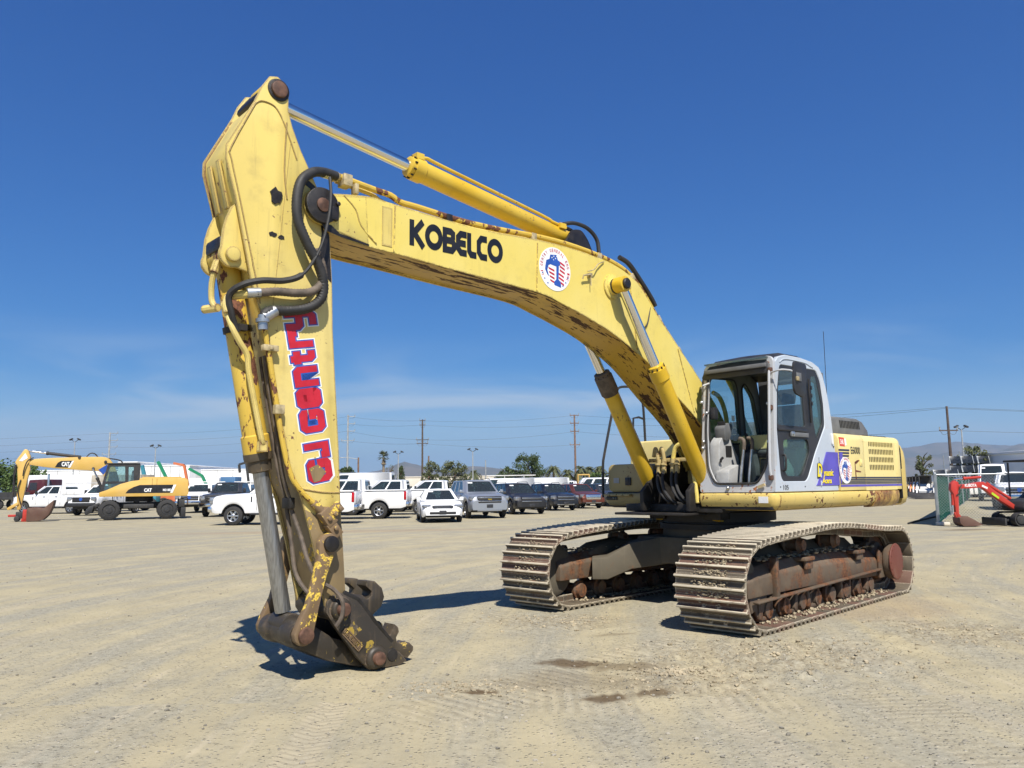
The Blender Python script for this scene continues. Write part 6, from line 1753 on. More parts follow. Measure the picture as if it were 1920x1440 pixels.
# second row behind
pickup('pickup_truck', 'white pickup behind the silver suv, cab windows showing over the sedan', (-5.3, 52.5), FACE_L, 'white_car_paint')
pickup('pickup_truck', 'white pickup nosed towards the camera, windscreen above the arm-side pickup bed', (-10.6, 51.5), R(-90 + 8), 'white_car_paint')
pickup('pickup_truck', 'white work truck with an orange rack beyond the red tail lamp', (-8.6, 58.0), R(-90 + 14), 'white_car_paint')
van('cargo_van', 'tall white high-roof van right of the excavator arm', (-13.6, 69.0), R(178), L=6.6, H=2.85)
van('cargo_van', 'white van with a cream ladder rack above the silver suv', (-1.0, 66.0), R(180), L=5.9, H=2.2, rack=True)
van('cargo_van', 'white van above the tall-grilled black suv', (2.2, 70.0), R(176), L=5.6, H=2.25)
van('cargo_van', 'white van above the blue-black crossover', (8.2, 80.0), R(180), L=5.9, H=2.3, windows=True)
van('cargo_van', 'white van right of the palms, above the red-brown crossover', (13.0, 84.0), R(180), L=5.9, H=2.5, windows=True)
pickup('pickup_truck', 'white pickup beyond the two black suvs', (5.0, 76.0), R(180), 'white_car_paint')
# left group
pickup('pickup_truck', 'dark grey pickup facing the camera behind the arm-side white pickup', (-17.3, 49.0), R(-90 + 4), 'grey_car_paint')
pickup('service_truck', 'white service truck at the left between bucket and stake bed', (-33.0, 58.0), R(168), 'white_car_paint', utility=True, cat='service truck')
pickup('work_truck', 'white truck with black front facing the camera beside the wheeled excavator', (-27.6, 54.5), R(-90 - 4), 'white_car_paint', utility=True, grille='car_trim', bumper='car_trim', cat='truck')
pickup('work_truck', 'white truck just right of the wheeled excavator, nose to the camera', (-22.4, 57.5), R(-90 + 6), 'white_car_paint', utility=True, cat='truck')
pickup('work_truck', 'white truck left of the dark grey pickup, partly behind another', (-20.6, 60.5), R(-90 + 6), 'cream_car_paint', utility=True, cat='truck')
# right side behind the fence
van('cargo_van', 'white high-roof van behind the chain link at the right edge', (37.6, 62.5), R(-122), L=6.0, H=2.80)
pickup('pickup_truck', 'white truck parked behind the red mini excavator', (27.6, 44.0), R(-118), 'white_car_paint')

# ================================================================= other machines
paint('wheeled_yellow', (.60, .375, .085), (.62, .40, .12), .06, dirt=.12, rough=.4)
paint('digger_red', (.42, .035, .024), (.46, .055, .036), .05, dirt=.12, rough=.4)
paint('bucket_steel', (.10, .05, .035), (.14, .085, .06), .2, dirt=.3, rough=.7)
paint('lift_green', (.02, .22, .10), (.03, .26, .13), .05, dirt=.1)
paint('lift_teal', (.04, .20, .26), (.05, .24, .30), .05, dirt=.1)
paint('lift_orange', (.55, .14, .05), (.6, .2, .09), .1, dirt=.1)
paint('machine_white', (.70, .69, .66), (.74, .73, .70), .05, dirt=.2)
paint('machine_black', (.025, .025, .026), (.04, .039, .037), .1, dirt=.25, dirtcol=(.2, .17, .12), rough=.6)
plain('lime_decal', (.42, .60, .02), .4)

# ---- wheeled excavator (its own x axis points to its front)
WE = empty('wheeled_excavator', 'yellow and black wheeled excavator at the left, bucket resting on the gravel', 'excavator', (-20.85, 44.5, 0), R(204.5))
WL = (-1, 0, 0)
for x in (1.43, -1.42):
    for s in (-1, 1):
        m = MB().lathe((x, s * .98, .53), (0, s, 0), [(0, .20), (.02, .34), (.04, .46), (.10, .52), (.30, .52), (.35, .46), (.36, .32), (.30, .30), (.28, .14), (.33, .12), (.34, .02)], 28)
        for k in range(22):
            a = 2 * math.pi * k / 22
            m.box((x + .52 * math.cos(a), s * 1.18, .53 + .52 * math.sin(a)), (.035, .22, .06), Matrix.Rotation(-a, 3, 'Y'))
        o = m.build('wheel', ['tyre'], WE, smooth=40)
        MB().lathe((x, s * 1.285, .53), (0, s, 0), [(0, .28), (.01, .29), (.02, .16), (.05, .15), (.06, .02)], 20).build('rim', ['machine_black'], o)
m = MB().box((0, 0, .75), (3.6, .9, .35)).box((1.43, 0, .55), (.3, 1.9, .25)).box((-1.42, 0, .55), (.3, 1.9, .25)).box((.0, 1.05, .72), (1.5, .25, .22)).box((0, -1.05, .72), (1.5, .25, .22)).cyl((0, 0, .95), (0, 0, 1.25), .7, n=24)
for s in (-1, 1):
    m.box((-2.15, s * .85, .85), (.32, .5, .45)).box((-2.25, s * .9, .35), (.26, .35, .55)).box((2.2, s * .8, .72), (.5, .3, .2), Matrix.Rotation(R(25), 3, 'Y'))
m.build('chassis', ['machine_black'], WE, bevel=.03)
MB().prism([(2.15, .78), (2.40, .75), (2.62, .42), (2.52, .30), (2.25, .42)], -1.2, 1.2).build('dozer_blade', ['machine_black'], WE, bevel=.02)
MB().box((-2.47, .75, .92), (.05, .55, .34)).build('warning_plate', ['bucket_steel'], WE, bevel=.01)
m = MB().prism(rpoly([(1.95, 1.25), (1.95, 1.48), (1.60, 1.60), (.95, 1.92), (.40, 2.08), (.02, 2.12), (.02, 2.24), (-2.25, 2.24), (-2.45, 2.12), (-2.48, 1.35), (-2.40, 1.24)], .05), -1.24, 1.24)
house = m.build('house', ['wheeled_yellow'], WE, bevel=.04)
MB().prism([(.68, 1.42), (.55, 1.60), (.30, 1.75), (.0, 1.86), (-1.78, 1.86), (-1.66, 1.42)], 1.235, 1.247).build('side_decal', ['black_decal'], house, smooth=0)
MB().prism([(-1.70, 1.86), (-1.84, 1.86), (-1.66, 1.42), (-1.54, 1.42)], 1.235, 1.252).build('side_decal', ['white_decal'], house, smooth=0)
lettering('lettering', 'CAT', 'white_decal', house, (-.42, 1.247, 1.58), WL, (0, 0, 1), .38, .20, offset=.05)
lettering('lettering', 'M318D', 'white_decal', house, (-1.38, 1.247, 1.58), WL, (0, 0, 1), .42, .13, offset=.04)
for x in (-.62, -.85): MB().box((x, 1.245, 1.85), (.012, .01, .72)).build('panel_gap', ['dark_void'], house)
MB().box((-1.1, 0, 2.27), (2.0, 1.9, .06)).build('top_cover', ['wheeled_yellow'], house, bevel=.02)
# cab
m = MB()
csd = [(1.90, 1.50), (1.82, 1.95), (1.62, 2.92), (1.50, 3.02), (.10, 3.02), (.02, 2.95), (.02, 1.95), (.95, 1.55)]
ch1 = rpoly([(1.70, 2.06), (1.52, 2.88), (.76, 2.88), (.72, 2.06)], .06)
ch2 = rpoly([(.58, 1.98), (.60, 2.86), (.34, 2.86), (.30, 1.98)], .05)
ch3 = rpoly([(1.74, 1.60), (1.70, 1.95), (.85, 1.95), (1.0, 1.66)], .05)
for s in (-1, 1):
    m.plate(csd, [ch1, ch2, ch3], (lambda s: (lambda u, v, w: (u, .75 + s * .48 + w, v)))(s), .05)
m.box((.85, .75, 3.02), (1.62, 1.02, .06)).box((.04, .75, 2.4), (.05, .95, 1.2)).box((1.85, .75, 1.55), (.1, .95, .12)).box((.9, .75, 1.5), (1.8, .95, .06))
wc = m.build('cab', ['machine_black'], WE, bevel=.012)
for s in (-1, 1):
    for q in (ch1, ch2, ch3):
        y = .75 + s * .465
        MB().prism(q, y - .004, y + .004).build('window_pane', ['cab_glass'], wc, smooth=0)
MB().add([(1.86, .32, 1.6), (1.86, 1.18, 1.6), (1.60, 1.18, 2.95), (1.60, .32, 2.95)], [(0, 1, 2, 3)]).build('windscreen', ['cab_glass'], wc, smooth=0)
MB().prism(rpoly([(.35, 1.85), (.85, 1.85), (.80, 2.0), (.48, 2.0), (.40, 2.65), (.25, 2.65)], .04), .55, .98).build('seat', ['seat_cloth'], wc, bevel=.02)
# boom, arm, cylinders, bucket
bt2 = crom([V(*p, 0) for p in [(5.92, 3.28), (5.0, 3.35), (3.66, 3.40), (2.4, 3.43), (1.75, 3.38), (1.40, 3.05), (1.10, 2.3), (1.0, 1.7)]], 4)
bb2 = crom([V(*p, 0) for p in [(5.92, 3.0), (5.0, 2.86), (3.66, 2.74), (2.52, 2.68), (2.15, 2.62), (1.85, 2.35), (1.65, 1.95), (1.55, 1.6)]], 4)
m = MB().loft([[(b.x, -.52, b.y), (a.x, -.52, a.y), (a.x, -.08, a.y), (b.x, -.08, b.y)] for a, b in zip(bt2, bb2)])
wb = m.build('boom', ['wheeled_yellow'], WE, bevel=.012)
MB().prism([(4.56, 2.86), (4.42, 3.10), (4.25, 3.20), (3.55, 3.22), (3.78, 2.84)], -.085, -.072).build('side_decal', ['black_decal'], wb, smooth=0)
MB().prism([(3.66, 3.20), (3.55, 3.22), (3.74, 2.84), (3.86, 2.84)], -.085, -.068).build('side_decal', ['white_decal'], wb, smooth=0)
lettering('lettering', 'CAT', 'white_decal', wb, (4.0, -.072, 3.03), WL, (0, 0, 1), .42, .24, offset=.05)
MB().prism([(2.20, 2.72), (1.72, 3.02), (1.66, 2.80), (1.90, 2.45)], -.1, -.074).build('side_decal', ['blue_decal'], wb, smooth=0)
for x, z in ((1.82, 3.15), (2.48, 2.78), (3.28, 3.42)):
    MB().cyl((x, -.6, z), (x, -.02, z), .085, n=16).build('pin', ['machine_black'], wb, bevel=.01)
ao = [(6.11, 3.82), (6.02, 3.76), (5.88, 3.44), (5.92, 3.18), (5.86, 2.75), (5.98, 2.2), (6.12, 1.3), (6.24, .64), (6.40, .62), (6.46, 1.3), (6.47, 2.2), (6.54, 2.85), (6.66, 3.12), (6.60, 3.26), (6.22, 3.82)]
m = MB().prism(ao, -.46, -.14); wa = m.build('arm', ['wheeled_yellow'], WE, bevel=.02)
MB().prism([(6.16, 3.62), (6.02, 3.36), (6.30, 3.18), (6.46, 3.20)], -.145, -.132).build('side_decal', ['white_decal'], wa, smooth=0)
def simplecyl(p, a, b, sp, rb, rr, mb, mr, y=-.3):
    a, b = V(a[0], y, a[1]), V(b[0], y, b[1]); d = (b - a).normalized()
    o = MB().cyl(a + d * sp, b, rb, n=14).cyl(a + d * sp, a + d * (sp + .12), rb * 1.25, n=14).build('cylinder', [mb], p)
    MB().cyl(a, a + d * sp, rr, n=12).build('rod', [mr], o)
    return o
simplecyl(WE, (6.08, 3.74), (3.2, 3.42), 1.0, .085, .05, 'machine_black', 'chrome')
simplecyl(WE, (6.72, .95), (6.62, 3.0), 1.0, .075, .05, 'machine_black', 'machine_black')
for y in (-.62, .02): simplecyl(WE, (2.5, 2.78), (1.75, 1.25), .55, .07, .045, 'machine_black', 'chrome', y)
for y in (-.5, -.1):
    MB().prism(rpoly([(6.92, .72), (6.86, .60), (6.32, .92), (6.36, 1.06)], .04), y - .03, y + .03).build('bucket_link', ['wheeled_yellow'], WE, bevel=.01)
m = MB().box((6.55, -.3, .32), (.62, .20, .12)).box((5.98, -.3, .36), (.22, .5, .55)).box((6.0, -.3, .08), (.3, .45, .16))
m.build('tilt_coupler', ['digger_red'], WE, bevel=.03)
MB().cyl((6.38, -.55, .16), (6.38, -.05, .16), .15, n=16).box((6.2, -.3, .34), (.5, .4, .35)).build('coupler_body', ['machine_black'], WE, bevel=.03)
bk = rpoly([(5.84, .72), (5.40, .75), (4.98, .68), (4.44, 1.14), (4.50, .80), (4.70, .35), (4.98, .08), (5.30, .01), (5.84, .01)], .06, 2)
MB().prism(bk, -.90, .30).build('bucket', ['bucket_steel'], WE, bevel=.015)
for k, pts in enumerate(([(5.7, -.05, 3.38), (6.0, -.02, 3.2), (6.15, -.02, 2.8), (6.2, -.05, 2.4)], [(6.3, -.1, 2.2), (6.42, -.02, 1.7), (6.3, -.02, 1.2), (6.2, -.05, .9)], [(2.9, -.2, 3.42), (2.7, -.2, 3.62), (2.45, -.2, 3.60), (2.25, -.2, 3.40)], [(1.9, -.2, 3.35), (1.4, -.2, 3.32), (1.0, -.2, 3.2), (.9, -.2, 2.9)], [(6.55, -.05, 3.0), (6.68, -.05, 2.5), (6.6, -.05, 1.9), (6.5, -.05, 1.4)])):
    MB().tube(pts, .035, 6, smooth=4).build('rubber_hose', ['rubber'], WE)

def squeeze(o):
    if o.type == 'MESH' and (o.parent is not WE or o.name.split('.')[0] in ('boom', 'arm', 'cylinder', 'bucket_link', 'tilt_coupler', 'coupler_body', 'bucket', 'rubber_hose')):
        for vv in o.data.vertices:
            if vv.co.x > 1.43: vv.co.x = 1.43 + (vv.co.x - 1.43) * .885
    for ch in o.children: squeeze(ch)
for ch in list(WE.children):
    if ch.name.split('.')[0] in ('boom', 'arm', 'cylinder', 'bucket_link', 'tilt_coupler', 'coupler_body', 'bucket', 'rubber_hose'): squeeze(ch)

# ---- red mini excavator at the right edge
ME = empty('mini_excavator', 'small red mini excavator with its boom out in front of the chain-link fence', 'excavator', (17.45, 27.4, 0), R(184))
def mtrack(y):
    ring = arc(.55, .23, .23, 90, -90, 8) + arc(-.75, .23, .23, 270, 90, 8)
    inner = arc(.55, .23, .19, 90, -90, 8) + arc(-.75, .23, .19, 270, 90, 8)
    m = MB().plate(ring, [inner], lambda u, v, w: (u, y + .12 + w, v), .24)
    for k in range(26):
        x = -.75 + 1.3 * k / 25
        m.box((x, y, .468), (.025, .24, .02)); m.box((x, y, .005), (.025, .24, .012))
    m.build('rubber_track', ['tyre'], ME)
    m = MB().box((-.1, y, .24), (1.0, .14, .12))
    for x in (.52, -.72): m.cyl((x, y - .08, .23), (x, y + .08, .23), .16, n=16)
    for x in (.2, -.1, -.4): m.cyl((x, y - .08, .10), (x, y + .08, .10), .07, n=12)
    m.build('track_frame', ['machine_black'], ME, bevel=.01)
mtrack(.48); mtrack(-.48)
MB().box((1.1, 0, .16), (.06, 1.2, .26)).box((.8, .25, .2), (.6, .07, .07)).box((.8, -.25, .2), (.6, .07, .07)).build('dozer_blade', ['machine_black'], ME, bevel=.01)
MB().prism(rpoly([(.35, .5), (.42, .62), (.30, .85), (-.2, .92), (-.45, 1.12), (-1.05, 1.12), (-1.12, .95), (-1.05, .5)], .06), -.55, .55).build('house', ['machine_black'], ME, bevel=.03)
for x, y in ((.10, .48), (.10, -.48), (-.85, .48), (-.85, -.48)):
    MB().tube([(x, y, .9), (x - .02, y, 2.15)], .03, 8).build('canopy_post', ['machine_black'], ME)
MB().box((-.4, 0, 2.2), (1.2, 1.15, .07)).build('canopy', ['machine_black'], ME, bevel=.03)
MB().prism(rpoly([(-.25, 1.1), (-.62, 1.1), (-.75, 1.65), (-.62, 1.66), (-.5, 1.25), (-.22, 1.25)], .04), -.22, .22).build('seat', ['seat_cloth'], ME, bevel=.02)
bt3 = crom([V(*p, 0) for p in [(2.32, 1.41), (1.9, 1.44), (1.52, 1.50), (1.35, 1.46), (1.0, 1.18), (.30, .66)]], 4)
bb3 = crom([V(*p, 0) for p in [(2.32, 1.28), (1.9, 1.28), (1.55, 1.30), (1.40, 1.25), (1.05, .98), (.36, .54)]], 4)
mbm = MB().loft([[(b.x, -.09, b.y), (a.x, -.09, a.y), (a.x, .09, a.y), (b.x, .09, b.y)] for a, b in zip(bt3, bb3)]).build('boom', ['digger_red'], ME, bevel=.01)
lettering('lettering', 'KUBOTA', 'white_decal', mbm, (1.88, .092, 1.385), WL, (0, 0, 1), .42, .105, offset=.03)
MB().prism([(1.47, 1.40), (1.28, 1.31), (1.30, 1.25), (1.49, 1.34)], .085, .095).build('side_decal', ['white_decal'], mbm, smooth=0)
MB().prism([(1.14, 1.15), (.90, .97), (.93, .91), (1.17, 1.08)], .085, .095).build('side_decal', ['lime_decal'], mbm, smooth=0)
MB().prism([(2.42, 1.56), (2.30, 1.50), (2.26, 1.30), (2.32, 1.2), (2.36, .45), (2.27, .30), (2.40, .27), (2.46, .45), (2.50, 1.1), (2.58, 1.25), (2.55, 1.45)], -.075, .075).build('arm', ['digger_red'], ME, bevel=.01)
simplecyl(ME, (2.40, 1.60), (1.45, 1.66), .32, .045, .03, 'digger_red', 'chrome', 0)
simplecyl(ME, (1.38, 1.52), (.45, .92), .12, .05, .03, 'digger_red', 'chrome', 0)
simplecyl(ME, (2.52, .42), (2.50, 1.15), .30, .04, .025, 'digger_red', 'chrome', 0)
MB().prism(rpoly([(2.44, .32), (2.16, .36), (1.62, .06), (1.85, .02), (2.30, .015), (2.42, .12)], .03), -.20, .20).build('bucket', ['bucket_steel'], ME, bevel=.01)
MB().prism([(2.46, .50), (2.52, .46), (2.44, .30), (2.36, .30)], -.06, .06).build('bucket_link', ['digger_red'], ME)
MB().tube([(2.2, .1, 1.4), (2.3, .12, 1.3), (2.3, .12, 1.15), (2.42, .1, 1.05)], .018, 6, smooth=4).build('rubber_hose', ['rubber'], ME)

# ---- skid steer loaders in a far row at the right
def skid(label, loc, yaw, col):
    v = empty('skid_steer', label, 'loader', (*loc, 0), yaw, 'skid steer loaders in a row')
    for x in (.55, -.5):
        for s in (-1, 1): wheel(v, x, s * .72, .40, .28, 'machine_white')
    MB().prism(rpoly([(.75, .3), (.85, .75), (.3, .95), (-.7, 1.35), (-1.25, 1.35), (-1.35, .5), (-1.2, .3)], .06), -.55, .55).build('body', [col], v, bevel=.03)
    m = MB()
    for s in (-1, 1):
        m.tube([(.6, s * .45, .9), (.45, s * .45, 2.0), (-.6, s * .45, 2.05), (-.75, s * .45, 1.3)], .05, 8)
    m.box((-.1, 0, 2.05), (1.2, 1.0, .07)).box((-.68, 0, 1.65), (.05, .9, .8))
    m.build('cage', ['machine_black'], v)
    for s in (-1, 1):
        MB().tube([(-1.1, s * .68, 1.45), (-.4, s * .68, 1.35), (.9, s * .68, .95), (1.25, s * .68, .35)], .07, 6).build('lift_arm', [col], v)
    MB().prism([(1.2, .05), (1.2, .55), (1.35, .5), (1.9, .03), (1.3, .0)], -.85, .85).build('bucket', ['machine_black'], v, bevel=.01)
    return v
for i, (lb, cl) in enumerate((('white skid steer nearest in the far row right of the excavator counterweight', 'machine_white'), ('second skid steer of the far row, white and tan', 'machine_white'), ('third skid steer of the far row, orange', 'lift_orange'), ('fourth skid steer of the far row, yellow', 'wheeled_yellow'), ('farthest skid steer of the row by the fence', 'machine_white'))):
    skid(lb, (37.2 + i * 2.2, 72.0 + i * 5.0), R(-120), cl)

# ---- boom lifts and cranes over the far trucks at the left
def lift(label, loc, yaw, col, pts, r=.22):
    v = empty('boom_lift', label, 'boom lift', (*loc, 0), yaw, 'boom lifts beyond the trucks')
    MB().box((0, 0, .9), (2.6, 2.0, .9)).build('base', [col], v, bevel=.05)
    for x in (.9, -.9):
        for s in (-1, 1): wheel(v, x, s * 1.0, .45, .3, 'machine_white')
    for a, b in zip(pts[:-1], pts[1:]):
        a, b = Vector((a[0], 0, a[1])), Vector((b[0], 0, b[1])); d = (b - a)
        MB().tube([a, b], r, 4).build('boom_section', [col], v)
    return v
lift('teal boom lift arm behind the wheeled excavator cab', (-34.0, 74.0), 0, 'lift_teal', [(0, 1.4), (-.55, 3.9), (.1, 1.6)], .18)
lift('green boom lift beside the teal one', (-33.0, 76.0), 0, 'lift_green', [(.5, 1.6), (-.75, 3.9), (-1.0, 4.3)], .17)
lift('orange and white boom lift standing behind the wheeled excavator engine', (-31.5, 75.0), 0, 'lift_orange', [(1.0, 1.5), (.45, 3.9), (-.55, 4.1)], .15)
lift('green boom lift furthest right, behind the white trucks', (-29.6, 76.0), 0, 'lift_green', [(.6, 1.5), (-.1, 2.9), (-1.4, 3.6)], .16)
lift('dark folding crane arm left of the excavator arm', (-26.2, 78.0), 0, 'machine_black', [(.4, 1.5), (.0, 4.2), (-.7, 4.0), (-.6, 3.2)], .14)

# ================================================================= fence, poles, trees, buildings, hills
plain('galvanised', (.36, .38, .38), .45, .7, .15, 4)
plain('fence_green', (.005, .065, .038), .75, 0, .25, 2.5)
plain('pole_wood', (.085, .06, .045), .85, 0, .3, 3, .3)
plain('pole_brown', (.19, .11, .07), .85, 0, .3, 3, .3)
plain('pole_steel', (.40, .41, .40), .5, .4, .12, 3)
plain('wire', (.10, .105, .11), .6, .2, .1, 2)
plain('wall_white', (.74, .74, .73), .8, 0, .05, .4)
plain('wall_cream', (.60, .55, .45), .85, 0, .06, .5)
plain('blue_panel', (.07, .17, .32), .6, 0, .1, .5)
plain('wood_boards', (.42, .37, .29), .85, 0, .2, 3)
plain('solar', (.02, .024, .03), .3, .2, .1, 3)
plain('roof_tile_red', (.30, .12, .07), .85, 0, .15, 3)

_f = NT('fence_fabric')     # open weave: lets some light through
_tr = _f.n('BsdfTransparent'); _mxs = _f.t.nodes.new('ShaderNodeMixShader')
_f.bs(Base_Color=_f.mix(_f.ramp(_f.noise(_f.coord(), 2.5, 4.0), .3, .7), (.003, .058, .034), (.006, .085, .050)), Roughness=1.0, Specular_IOR_Level=.04)
_f.set(_mxs.inputs[0], .03); _f.set(_mxs.inputs[1], _f.b.outputs[0]); _f.set(_mxs.inputs[2], _tr.outputs[0])
_f.t.links.new(_mxs.outputs[0], [n for n in _f.t.nodes if n.type == 'OUTPUT_MATERIAL'][0].inputs['Surface'])
# chain-link return and green slatted run
FP = Vector((14.95, 28.25, 0)); FE = Vector((46.5, 81.0, 0)); FR = Vector((24.5, 26.6, 0))
H_F = 1.78
def post(p, h, r, parent, name='post'):
    return MB().cyl((p.x, p.y, 0), (p.x, p.y, h), r, n=10).lathe((p.x, p.y, h), (0, 0, 1), [(0, r * 1.1), (.03, r * .9), (.05, .005)], 10).build(name, ['galvanised'], parent)
gf = empty('slatted_fence', 'long fence with green privacy fabric running away beside the skid steers', 'fence', (0, 0, 0))
d = (FE - FP); L = d.length; u = d.normalized(); nrm = Vector((-u.y, u.x, 0))
np_ = 6
for i in range(np_ + 1):
    p = FP + d * (i / np_)
    post(p, H_F + .03, .045 if i else .055, gf)
for i in range(np_):
    a, b = FP + d * (i / np_), FP + d * ((i + 1) / np_)
    rings = []
    for k in range(9):
        q = a.lerp(b, k / 8) + nrm * (.02 * math.sin(k * 2.1 + i) + .03)
        rings.append([(q.x, q.y, .05), (q.x + nrm.x * .015, q.y + nrm.y * .015, .9), (q.x, q.y, H_F - .02)])
    MB().loft(rings, False, closed=False).build('fabric_panel', ['fence_fabric'], gf)
MB().cyl(FP + V(0, 0, H_F), FE + V(0, 0, H_F), .022, n=8).build('top_rail', ['galvanised'], gf)
cl = empty('chain_link_fence', 'bare chain-link fence behind the red mini excavator', 'fence', (0, 0, 0))
d2 = FR - FP; L2 = d2.length; u2 = d2.normalized()
for k in (.33, .66, 1.0): post(FP + d2 * k, H_F + .03, .04, cl)
MB().cyl(FP + V(0, 0, H_F - .01), FR + V(0, 0, H_F - .01), .022, n=8).build('top_rail', ['galvanised'], cl)
MB().cyl(FP + V(0, 0, .05), FR + V(0, 0, .05), .006, n=6).build('tension_wire', ['galvanised'], cl)
wm = MB(); cell = .10
k = -H_F
while k < L2:
    for sgn in (1, -1):
        s0, s1 = k, k + H_F - .08
        z0, z1 = (.05, H_F - .03) if sgn > 0 else (H_F - .03, .05)
        if s0 < 0: z0 = z0 + (z1 - z0) * (0 - s0) / (s1 - s0); s0 = 0
        if s1 > L2: z1 = z0 + (z1 - z0) * (L2 - s0) / (s1 - s0); s1 = L2
        if s1 > s0:
            a = FP + u2 * s0 + V(0, .004 * sgn, z0); b = FP + u2 * s1 + V(0, .004 * sgn, z1)
            wm.cyl(a, b, .0042, n=3, caps=False)
    k += cell
wo = wm.build('wire_mesh', ['galvanised'], cl, smooth=0); wo['kind'] = 'stuff'
MB().box((FP.x + .1, FP.y - .1, .06), (.35, .35, .12)).build('footing', ['wall_cream'], cl, bevel=.03)
tag(MB().tube([(14.35, 29.2, .03), (15.6, 31.0, .03), (17.2, 33.2, .03), (19.3, 36.2, .03), (20.5, 38.4, .03)], .035, 6, smooth=4).build('ground_strip', ['rubber']), 'thin dark strip on the gravel left of the green fence', 'cable')  # thin dark tube laid along the gravel

# utility poles
def pole(label, x, y, h, r, mat, arms, wood=True):
    v = empty('utility_pole', label, 'pole', (x, y, 0))
    MB().cyl((0, 0, 0), (0, 0, h), r, r * .62, n=12).build('shaft', [mat], v)
    for (z, half, both) in arms:
        MB().box((0 if both else half / 2, 0, z), (half * 2 if both else half, .12, .12)).build('crossarm', [mat], v)
        for s in ((-1, 1) if both else (1,)):
            MB().lathe((s * half * .95, 0, z + .06), (0, 0, 1), [(0, .05), (.12, .08), (.16, .04), (.28, .07), (.30, .02)], 8).build('insulator', ['pole_steel'], v)
            MB().tube([(s * half * .95, 0, z + .06), (s * half * .7, 0, z - .35), (s * half * .4, 0, z - .40), (0, 0, z - .2)], .02, 4, smooth=2).build('jumper_wire', ['wire'], v)
    return v
P5 = (-79.5, 156.0); P1 = (-29.4, 141.0); P2 = (-14.6, 128.0); P3 = (9.9, 126.0); P4 = (43.0, 78.0); P6 = (95.0, 96.0)
H5, H1, H2, H3, H4 = 13.1, 14.6, 12.5, 12.8, 8.9
pole('pale steel pole with three arms right of the excavator arm', *P1, H1, .22, 'pole_steel', [(H1 - .3, 1.3, False), (H1 - 1.6, 1.3, False), (H1 - 2.9, 1.3, False), (H1 - 4.6, 1.2, True)])
pole('dark wooden utility pole above the white pickups', *P2, H2, .19, 'pole_wood', [(H2 - .2, .45, True), (H2 - .9, .45, True), (H2 - 3.3, 1.0, True), (H2 - 3.9, .9, True)])
pole('brown wooden utility pole standing among the palms', *P3, H3, .19, 'pole_brown', [(H3 - .1, .7, True), (H3 - 1.35, .7, True), (H3 - 2.65, .7, True), (H3 - 4.8, .8, True)])
pole('dark leaning utility pole beside the tree at the right', *P4, H4, .17, 'pole_wood', [(H4 - 2.4, .9, True)])
pole('pale steel pole above the wheeled excavator boom', *P5, H5, .24, 'pole_steel', [(H5 - .2, 1.6, False), (H5 - 1.6, 1.6, False), (H5 - 2.9, 1.6, False), (H5 - 4.3, 1.4, True)])
def catenary(a, b, sag, label):
    pts = []
    for i in range(17):
        k = i / 16
        p = Vector(a).lerp(Vector(b), k); p.z -= sag * 4 * k * (1 - k)
        pts.append(p)
    o = MB().tube(pts, .018, 4).build('power_line', ['wire'])
    tag(o, label, 'power line', 'power lines')
far_w = (-190.0, 165.0)
for lv, (z5, z1, z2, z3) in enumerate(((12.9, 14.3, 12.3, 12.7), (11.5, 13.0, 11.6, 11.4), (10.2, 11.7, 9.2, 10.1), (8.8, 10.0, 8.6, 8.0))):
    nm = ('topmost', 'second highest', 'third highest', 'lowest')[lv]
    catenary((*far_w, z5 + .5), (*P5, z5), 1.2, nm + ' power line left of the pole above the wheeled excavator')
    catenary((*P5, z5), (*P1, z1), 1.0, nm + ' power line crossing behind the excavator arm')
    catenary((*P1, z1), (*P2, z2), .3, nm + ' power line between the pale steel pole and the dark wooden pole')
    catenary((*P2, z2), (*P3, z3), .5, nm + ' power line between the dark wooden pole and the palm-side pole')
    if lv < 3:
        z4 = (8.8, 8.7, 6.5)[lv]
        catenary((*P3, z3), (*P4, z4), .9, nm + ' power line from the palm-side pole to the leaning right-hand pole')
        catenary((*P4, z4), (*P6, z4 + 1.0), .5, nm + ' power line leaving the leaning pole at the right edge')

def light_pole(label, x, y, h):
    v = empty('light_pole', label, 'lamp post', (x, y, 0), 0, 'yard floodlight poles')
    MB().cyl((0, 0, 0), (0, 0, h), .09, .06, n=10).build('shaft', ['pole_steel'], v)
    MB().tube([(-.45, 0, h + .25), (0, 0, h - .05), (.45, 0, h + .25)], .04, 6).build('bracket', ['machine_black'], v)
    for s in (-1, 1):
        MB().box((s * .5, 0, h + .32), (.42, .3, .16), Matrix.Rotation(R(s * 25), 3, 'Y')).build('floodlight', ['machine_black'], v, bevel=.02)
light_pole('floodlight pole over the wheeled excavator boom', -57.0, 103.0, 8.0)
light_pole('floodlight pole right of the wheeled excavator', -46.0, 102.0, 7.0)
light_pole('floodlight pole beside the tall fan palm', -15.6, 108.0, 6.1)
light_pole('floodlight pole above the silver suv', -5.2, 103.0, 6.1)
light_pole('floodlight pole next to the leaning utility pole', 45.4, 80.0, 6.7)
def stub(label, x, y, h, r, mat, arm=False):
    v = empty('street_pole', label, 'pole', (x, y, 0))
    MB().cyl((0, 0, 0), (0, 0, h), r, r * .8, n=8).build('shaft', [mat], v)
    if arm:
        MB().tube([(0, 0, h - .3), (-1.4, 0, h - .05), (-2.6, 0, h)], .05, 6).build('arm', ['pole_steel'], v)
        MB().box((-2.8, 0, h), (.6, .2, .12)).build('lamp_head', ['pole_steel'], v, bevel=.03)
stub('short brown wooden pole with a street lamp arm left of the fan palm', -25.5, 131.0, 6.6, .17, 'pole_brown', True)
stub('short brown pole left of the leafy trees', -13.9, 131.0, 6.7, .15, 'pole_brown')
stub('slim white pole above the tall-grilled black suv', -4.2, 122.0, 5.6, .10, 'pole_steel')

